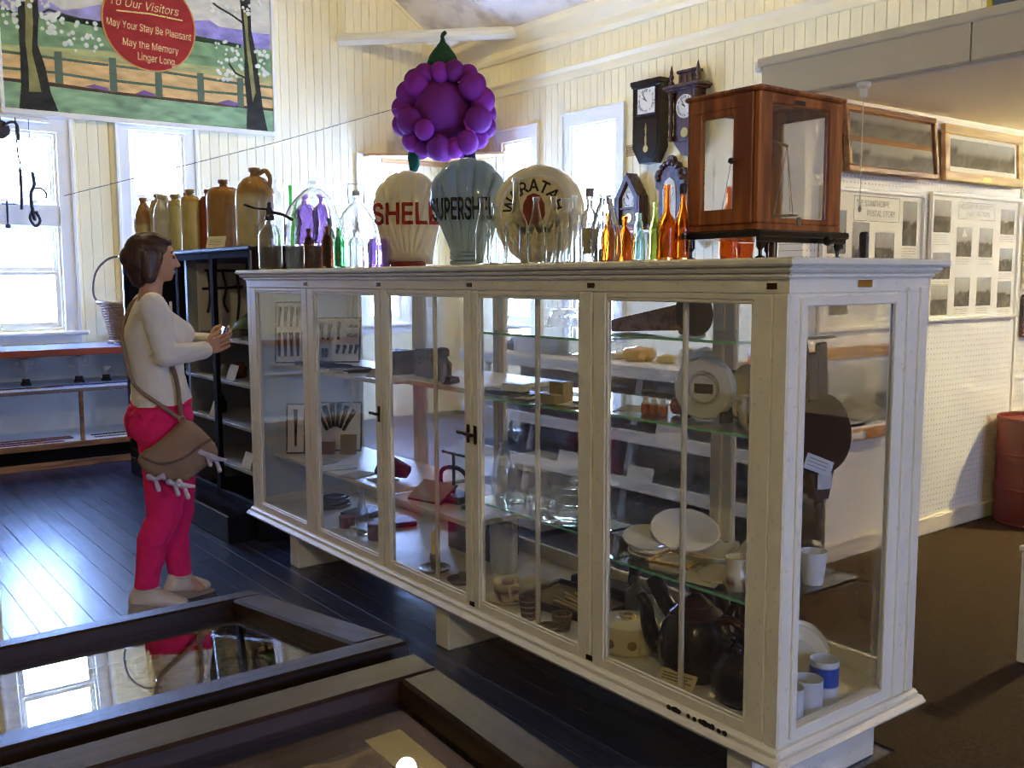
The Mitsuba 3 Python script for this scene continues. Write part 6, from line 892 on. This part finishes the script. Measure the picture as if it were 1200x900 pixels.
for i, (x, y, w, h, a) in enumerate([(2.22, 4.60, .16, .10, 15), (2.22, 4.42, .18, .11, -10), (2.22, 4.20, .16, .12, 20), (2.26, 4.02, .12, .1, 0)]): k = num('paper_sheet'); tag(k, ['white paper lying before the narrow tool card', 'white paper lying before the fan of tools', 'cream paper lying beside the dark leather purse', 'white paper under the dark leather purse'][i], 'paper'); put(k, box(-w / 2, w / 2, -h / 2, h / 2, 0, .003), 'm_matte', ['#bcbab0', '#c3c0b4', '#ada382', '#b7b4aa'][i], M=move(x, y, z1, a))
k = num('leather_purse'); tag(k, 'dark leather purse standing open on the lower shelf', 'purse'); put(k, pillow(Polygon([(-.10, 0), (.10, 0), (.11, .06), (.02, .09), (-.08, .12)]), .08, .015), 'm_satin', '#221c1d', True, M=face([-1, -.4, 0], [2.30, 4.02, z1 + .012], -25))
k = num('silver_spoons'); tag(k, 'small heap of silver trinkets by the dark leather purse', 'trinkets', kind='stuff'); put(k, join(*[tube([(2.20 + .02 * math.cos(i * 2.1), 3.88 + .04 * math.sin(i * 1.7), z1 + .006 + .002 * i), (2.20 - .03 * math.cos(i * 2.1 + 1), 3.88 - .03 * math.sin(i), z1 + .006 + .002 * i)], .004, 6) for i in range(7)]), 'm_metal', '#b2aca0', True)
# ---- bellows hung behind the end glass
k = num('fire_bellows'); tag(k, 'old dark leather fire bellows hanging behind the end glass of the cabinet', 'bellows'); M = face([-.25, -1, 0], [2.335, 1.655, 1.06], 0) @ trimesh.transformations.rotation_matrix(.05, [0, 0, 1])
ov = Polygon([(.10 * math.sin(t) * (1 - .12 * math.cos(t)), .115 * math.cos(t)) for t in np.linspace(0, 2 * np.pi, 40, endpoint=False)])
sub(k, 'front_board', extrude(ov, .010), 'm_matte', '#2a1d17', M=M @ move(0, 0, .012)); sub(k, 'leather', extrude(ov.buffer(-.006), .03), 'm_matte', '#140f0d', M=M @ move(0, 0, -.018)); sub(k, 'rear_board', extrude(ov, .010), 'm_satin', '#221813', M=M @ move(.004, 0, -.028))
sub(k, 'handle', box(-.055, -.012, .10, .235, .010, .024, .005), 'm_satin', '#1f1714', M=M); sub(k, 'handle', box(.012, .052, .10, .255, -.028, -.014, .005), 'm_satin', '#33251f', M=M); sub(k, 'hook', tube([(-.05, .225, .016), (-.058, .27, .016)], .008, 8), 'm_satin', '#191411', True, M=M)
sub(k, 'throat', extrude(Polygon([(-.045, -.10), (.045, -.10), (.022, -.19), (-.022, -.19)]), .035), 'm_satin', '#3b2820', M=M @ move(0, 0, -.02)); sub(k, 'nozzle', lathe([(0, 0), (.006, 0), (.008, .03), (.012, .05), (.010, .06), (.014, .08), (.012, .09), (.018, .105), (0, .105)], 16), 'm_satin', '#4a3a30', 30, M=M @ np.array([[1, 0, 0, 0], [0, 0, 1, -.29], [0, -1, 0, -.002], [0, 0, 0, 1]], float))
k = num('paper_tag'); tag(k, 'white written tag tied across the fire bellows', 'tag'); M2 = M @ move(-.02, -.085, .0235, 0) @ trimesh.transformations.rotation_matrix(-.42, [0, 0, 1]); sub(k, 'sheet', box(-.05, .05, -.022, .022, 0, .002), 'm_matte', '#c9ccd2', M=M2); sub(k, 'second_sheet', box(-.02, .025, -.025, .025, 0, .002), 'm_matte', '#b9bcc4', M=M2 @ move(.04, -.035, -.002, -70)); sub(k, 'writing', join(*[box(-.04, .03, .01 - .01 * i, .0125 - .01 * i, .002, .0026) for i in range(3)]), 'm_matte', '#8a8c92', M=M2)
# ------------------------------------------------------------------ the visitor
PO = np.array([1.335, 4.475, 0.0]); pa = math.radians(-8)
PM = np.eye(4); PM[:3, 0] = [math.cos(pa), math.sin(pa), 0]; PM[:3, 1] = [math.sin(pa), -math.cos(pa), 0]; PM[:3, 2] = [0, 0, 1]; PM[:3, 3] = PO   # forward, her right, up (mirrored frame)
def pm(m):                                            # into the room; the frame is left-handed, so the triangles turn over
    m = m.copy() if not hasattr(m, 'to_mesh') else mani(m); m.vertices = np.c_[np.array(m.vertices), np.ones(len(m.vertices))] @ PM[:3].T; m.faces = np.array(m.faces)[:, ::-1]; return m
pk = num('person'); tag(pk, 'person in a white top and crimson trousers looking into the black cupboard', 'person')
J = dict(shR=(-.005, .150, 1.385), elR=(.035, .205, 1.175), wrR=(.205, .130, 1.185), shL=(.01, -.150, 1.385), elL=(.16, -.185, 1.20), wrL=(.255, -.035, 1.215),
    hipR=(.020, .088, .845), knR=(.015, .080, .44), anR=(-.072, .070, .125), hipL=(.065, -.085, .845), knL=(.100, -.062, .43), anL=(.098, -.060, .115))
def trunk(g=0.0):
    pel = ell((.040, 0, .875), (.128 + g, .165 + g, .10 + g)); wa = ell((.028, 0, 1.06), (.105 + g, .130 + g, .06 + g)); ch = ell((.012, 0, 1.25), (.112 + g, .150 + g, .09 + g)); shl = [ell((.005, s * .125, 1.375), (.052 + g, .055 + g, .045 + g)) for s in (-1, 1)]
    return [hull(pel, wa), hull(wa, ch), hull(ch, *shl), *[hull(ell((-.015, s * .075, .86), .096 + g), ell((.045, s * .07, .93), .092 + g)) for s in (-1, 1)], *[hull(ell((.112, s * .062, 1.255), .062 + g), ell((.04, s * .06, 1.31), .07)) for s in (-1, 1)]]
def arm(s, g=0.0): return chain([J['sh' + s], J['el' + s], J['wr' + s]], [.052 + g, .043 + g, .030 + g])
def legs(g=0.0):
    out = []
    for s in 'RL':
        h_, k_, a_ = (np.array(J[q + s]) for q in ('hip', 'kn', 'an')); mid = (k_ * .65 + a_ * .35) + [-.022, 0, 0]
        out += chain([h_, (h_ + k_) / 2 + [.012, 0, 0], k_], [.104 + g, .092 + g, .066 + g]) + chain([k_, mid, a_], [.066 + g, .060 + g, .043 + g])
    return out
head = [hull(ell((.03, 0, 1.605), (.092, .073, .092)), ell((.06, 0, 1.545), (.058, .055, .055)), ell((.092, 0, 1.512), (.018, .026, .016))), hull(ell((.004, 0, 1.40), (.052, .056, .04)), ell((.022, 0, 1.50), .047)),
    hull(ell((.118, 0, 1.602), .009), ell((.134, 0, 1.567), (.012, .013, .010)), ell((.112, 0, 1.563), (.012, .017, .008))), hull(ell((.112, .0, 1.537), (.012, .022, .005)), ell((.108, 0, 1.530), (.012, .018, .005)))]
for s in (-1, 1): head += [hull(ell((.018, s * .074, 1.60), (.016, .008, .026)), ell((.026, s * .070, 1.577), (.010, .006, .012))), ell((.106, s * .031, 1.612), (.012, .018, .006))]
def hand(w, d, up, side):
    w, d, up = np.array(w), np.array(d) / np.linalg.norm(d), np.array(up) / np.linalg.norm(up); sd = np.cross(d, up); out = [hull(ell(w, .024), ell(w + d * .03 + up * .018, .013), ell(w + d * .075 + up * .026, .012), ell(w + d * .072 - up * .026, .011))]
    for i, (o, l) in enumerate(zip((.027, .010, -.009, -.027), (.062, .070, .064, .050))):
        b = w + d * .072 + up * o; q = b + d * l * .5 + sd * side * .010; e = q + d * l * .25 + sd * side * .026; out += chain([b, q, e], [.0095, .0088, .0078], 12)
    b = w + d * .028 + up * .022; q = b + up * .022 + d * .022 + sd * side * .014; e = q + d * .028 + sd * side * .012; out += chain([b, q, e], [.0115, .0105, .009], 12); return out
dR = np.array([.9, -.28, .30]); dL = np.array([.9, .1, .25])
hands = hand(J['wrR'], dR, (-.25, -.2, 1), -1) + hand(J['wrL'], dL, (-.2, .2, 1), 1)
feet = [hull(ell(J['an' + s], .036), ell(np.array(J['an' + s]) * [1, 1, 0] + [-.01, 0, .07], .03), ell(np.array(J['an' + s]) * [1, 1, 0] + [.09, 0, .035], .022)) for s in 'RL']
body = blend(trunk() + arm('R') + arm('L') + legs() + head + feet, .014, 10); hm = blend(hands, .005, 5)
full = m3.Manifold.batch_boolean([m3.Manifold(m3.Mesh(np.array(q.vertices, np.float32), np.array(q.faces, np.uint32))) for q in (body, hm)], m3.OpType.Add)
full = mani(full) if full.num_tri() > 1000 else trimesh.util.concatenate([body, hm])
put(pk, pm(full), 'm_satin', '#b98a6c', True)
# hair, face
hair = [hull(ell((.006, 0, 1.628), (.100, .086, .086)), ell((-.028, 0, 1.57), (.074, .078, .07))), hull(ell((-.040, 0, 1.545), (.050, .066, .05)), ell((-.035, 0, 1.495), (.032, .055, .03))), *[hull(ell((.012, s * .074, 1.60), (.048, .018, .05)), ell((.0, s * .070, 1.515), (.030, .022, .03))) for s in (-1, 1)], hull(ell((.080, 0, 1.668), (.034, .058, .024)), ell((.02, 0, 1.684), (.062, .062, .03))), ell((-.062, 0, 1.60), (.05, .06, .055))]
sub(pk, 'hair', pm(blend(hair, .010, 8)), 'm_satin', lambda v: np.clip(lin('#3a221b') * (.6 + .8 * meshkit.fbm(v * [90, 90, 8], 3, 3)[:, None]), 0, 1), True)
for s in (-1, 1): sub(pk, 'eye', pm(ell((.112, s * .030, 1.602), (.008, .012, .008), 16)), 'm_gloss', '#2c221d', True); sub(pk, 'eyebrow', pm(tube([(.108, s * .018, 1.622), (.110, s * .032, 1.627), (.100, s * .048, 1.620)], .004, 6)), 'm_satin', '#38241c', True)
sub(pk, 'lips', pm(join(ell((.113, 0, 1.537), (.010, .020, .004), 14), ell((.111, 0, 1.531), (.010, .017, .004), 14))), 'm_satin', '#a0564f', True)
# clothes
def cut(m, lo=None, hi=None):
    v = np.array(m.vertices)
    if lo is not None: m = m.slice_plane([0, 0, lo], [0, 0, 1])
    if hi is not None: m = m.slice_plane([0, 0, hi], [0, 0, -1])
    return m
def wrinkle(m, amp, f, seed):
    v = np.array(m.vertices); n = np.array(m.vertex_normals); w = meshkit.fbm(v * f, 3, seed) - .5; m.vertices = v + n * (amp * w)[:, None]; return m
shirt = wrinkle(blend(trunk(.010) + arm('R', .009) + arm('L', .009) + [hull(ell((.038, 0, .965), (.132, .166, .04)), ell((.032, 0, 1.06), (.115, .14, .04)))], .010, 10), .012, [9, 9, 34], 3)
sl_ = shirt.slice_plane([0, 0, .945], [-.05, 0, 1]); sub(pk, 'shirt', pm(sl_), 'm_cloth', '#d9d1c6', True)
sub(pk, 'cuff', pm(join(*[tube([np.array(J['wr' + s]) - d * .004, np.array(J['wr' + s]) + d * .012], .033, 14) for s, d in (('R', np.array([.95, -.3, .05])), ('L', np.array([.6, .75, .1])))])), 'm_cloth', '#d9d1c6', True)
tr = wrinkle(blend([hull(ell((.040, 0, .875), (.134, .171, .10)), ell((.036, 0, .96), (.128, .160, .05))), *[hull(ell((-.017, s * .075, .86), .101), ell((.045, s * .07, .93), .096)) for s in (-1, 1)]] + legs(.008), .010, 10), .010, [12, 12, 40], 8)
tr = cut(tr, .12, .985); sub(pk, 'trousers', pm(tr), 'm_cloth', '#d6285f', True); sub(pk, 'waistband', pm(tube([[.036 + .126 * math.cos(a), .160 * math.sin(a), .945 + .010 * math.cos(a)] for a in np.linspace(0, 2 * math.pi, 41)], .011, 8)), 'm_cloth', '#da2a4a', True)
sub(pk, 'pocket', pm(pillow(Polygon([(-.045, -.06), (.045, -.06), (.05, .05), (-.05, .05)]), .008, .012).apply_transform(np.array([[.55, 0, -.83, -.098], [.83, 0, .55, .105], [0, 1, 0, .865], [0, 0, 0, 1]], float))), 'm_cloth', '#bd2048', True)
for s, turn, yo in (('R', .18, .0), ('L', -.35, .0)):
    a_ = np.array(J['an' + s]); o = np.array([a_[0], a_[1], 0]); f_ = np.array([math.cos(turn), math.sin(turn), 0]); ln = .15 if s == 'R' else .13
    up_ = blend([hull(ell(o + [0, 0, .135], .046), ell(o - f_ * .045 + [0, 0, .062], .036), ell(o + f_ * .02 + [0, 0, .075], .044)), hull(ell(o + f_ * .02 + [0, 0, .07], .046), ell(o + f_ * ln * .75 + [0, 0, .036], (.038, .040, .026)), ell(o + f_ * ln + [0, 0, .032], (.026, .034, .022)))], .009, 8)
    sub(pk, 'shoe', pm(up_), 'm_satin', '#c2b09c', True)
    so = extrude(Polygon([(-.085, .0), (-.075, .058), (-.03, .05), (.06, .022), (ln + .02, .018), (ln + .032, .008), (ln + .02, .0)]), .072); sub(pk, 'wedge_sole', pm(so.apply_transform(np.array([[f_[0], 0, f_[1], o[0] - f_[1] * .036], [f_[1], 0, -f_[0], o[1] + f_[0] * .036], [0, 1, 0, 0], [0, 0, 0, 1]], float))), 'm_satin', '#8a7866', 40)
    sub(pk, 'shoe_strap', pm(tube([[o[0] + .050 * math.cos(t), o[1] + .047 * math.sin(t), .112] for t in np.linspace(0, 2 * np.pi, 25)], .007, 6)), 'm_satin', '#b9a894', True)
hp = np.array(J['wrR']) + dR / np.linalg.norm(dR) * .115; k = num('mobile_phone'); tag(k, 'dark mobile phone held by the person', 'phone'); put(k, pm(box(-.008, .010, -.032, .032, -.060, .060, .004).apply_transform(move(*(hp + [-.012, -.030, .012]), 0, 1, 0, 25))), 'm_gloss', '#1a1716')
# shoulder bag
bg = num('shoulder_bag'); tag(bg, 'slouchy tan shoulder bag with pale bow tassels at the hip of the person', 'bag')
bp = Polygon(curve([(.085, .895), (.05, .86), (-.02, .80), (-.095, .755), (-.10, .71), (-.06, .66), (.0, .625), (.06, .612), (.12, .63), (.18, .675), (.225, .70), (.232, .75), (.195, .81), (.135, .875), (.085, .895)], 6)[:, :2]).buffer(0)
bm_ = pillow(bp, .11, .014); v = np.array(bm_.vertices); bm_.vertices = np.c_[v[:, 0], .225 + v[:, 2] + .010 * (meshkit.fbm(np.c_[v[:, :2] * 16, v[:, 2:]], 3, 4) - .5) * 2, v[:, 1]]; bm_.faces = np.array(bm_.faces)[:, ::-1]; bm_.fix_normals()
sub(bg, 'body', pm(bm_), 'm_cloth', '#8a705a', True); sub(bg, 'seam', pm(tube(curve([(-.095, .262, .75), (-.02, .285, .715), (.07, .285, .73), (.15, .28, .78), (.20, .262, .80)], 6), .005, 6)), 'm_cloth', '#6b5546', True)
sub(bg, 'strap', pm(tube(curve([(.085, .222, .89), (.083, .195, .95), (.080, .182, 1.03), (.070, .168, 1.10), (.05, .17, 1.16)], 6), .010, 8)), 'm_cloth', '#7a604c', True); sub(bg, 'strap', pm(tube(curve([(.085, .222, .89), (.0, .186, .96), (-.085, .10, 1.04), (-.108, .035, 1.15), (-.112, -.01, 1.26), (-.075, -.06, 1.37), (-.03, -.08, 1.415), (.03, -.085, 1.40)], 7), .009, 8)), 'm_cloth', '#8a7260', True); sub(bg, 'ring', pm(tube([[.085 + .014 * math.cos(a), .228, .893 + .014 * math.sin(a)] for a in np.linspace(0, 2 * math.pi, 17)], .003, 6)), 'm_metal', '#a9906a', True)
for fx, z_, r_ in ((-.045, .648, 0), (.035, .618, 1), (.075, .60, 2), (.175, .735, 3), (.215, .705, 4)):
    c_ = np.array([fx, .272, z_]); sub(bg, 'tassel', pm(join(*chain([c_, c_ + [.030 * math.cos(r_), .006, .012], c_ + [.038, .004, -.014 * (r_ % 2)]], [.009, .013, .008], 12), *chain([c_, c_ + [-.026, .004, .014]], [.009, .013], 12), *chain([c_, c_ + [.012, .004, -.045]], [.008, .011], 12))), 'm_cloth', '#b3a6ae', True)

# ------------------------------------------------------------------ repeats of a kind share a group
GROUPS = {'glass_bottle': 'glass bottles along the cabinet top', 'glass_carboy': 'glass carboys on the cabinet top', 'stoneware_flagon': 'stoneware flagons on the black cupboard', 'petrol_globe': 'petrol pump globes on the cabinet top', 'framed_picture': 'framed pictures on the pegboard partition',
    'history_poster': 'history posters on the pegboard partition', 'flat_iron': 'flat irons on the white stand', 'enamel_mug': 'white mugs at the cabinet end', 'dinner_plate': 'plates inside the cabinet', 'tool_card': 'cards of tools inside the cabinet', 'paper_card': 'paper cards inside the cabinet', 'paper_note': 'paper notes among the exhibits',
    'paper_sheet': 'papers on the lower shelf', 'trophy_cup': 'trophy cups on the counter shelf', 'prize_ribbon': 'prize ribbons in the counter', 'medal': 'medals in the counter', 'wall_clock': 'clocks on the long wall', 'shelf_clock': 'clocks on the wall shelf', 'crockery_pot': 'crockery on top of the white stand', 'glass_jar': 'glass jars', 'cupboard_jar': 'jars in the black cupboard',
    'wire_basket': 'lattice baskets in the cabinet', 'candlestick': 'candlesticks in the cabinet', 'red_tin': 'red tins in the cabinet', 'old_book': 'old books in the cabinet', 'small_box': 'boxes and packets on the middle glass shelf', 'glass_cup': 'small glass cups on the cabinet top', 'desk_case': 'sloping desk cases', 'hanging_iron_tool': 'iron tools hanging at the window', 'globe_lamp': 'globe lamps of the hall', 'glass_dish': 'glass dishes on the dome shelf'}
for key in list(labels):
    base = key[:-4] if key[-4:-3] == '_' and key[-3:].isdigit() else key
    if base in GROUPS and 'category' in labels[key]: labels[key].setdefault('group', GROUPS[base])
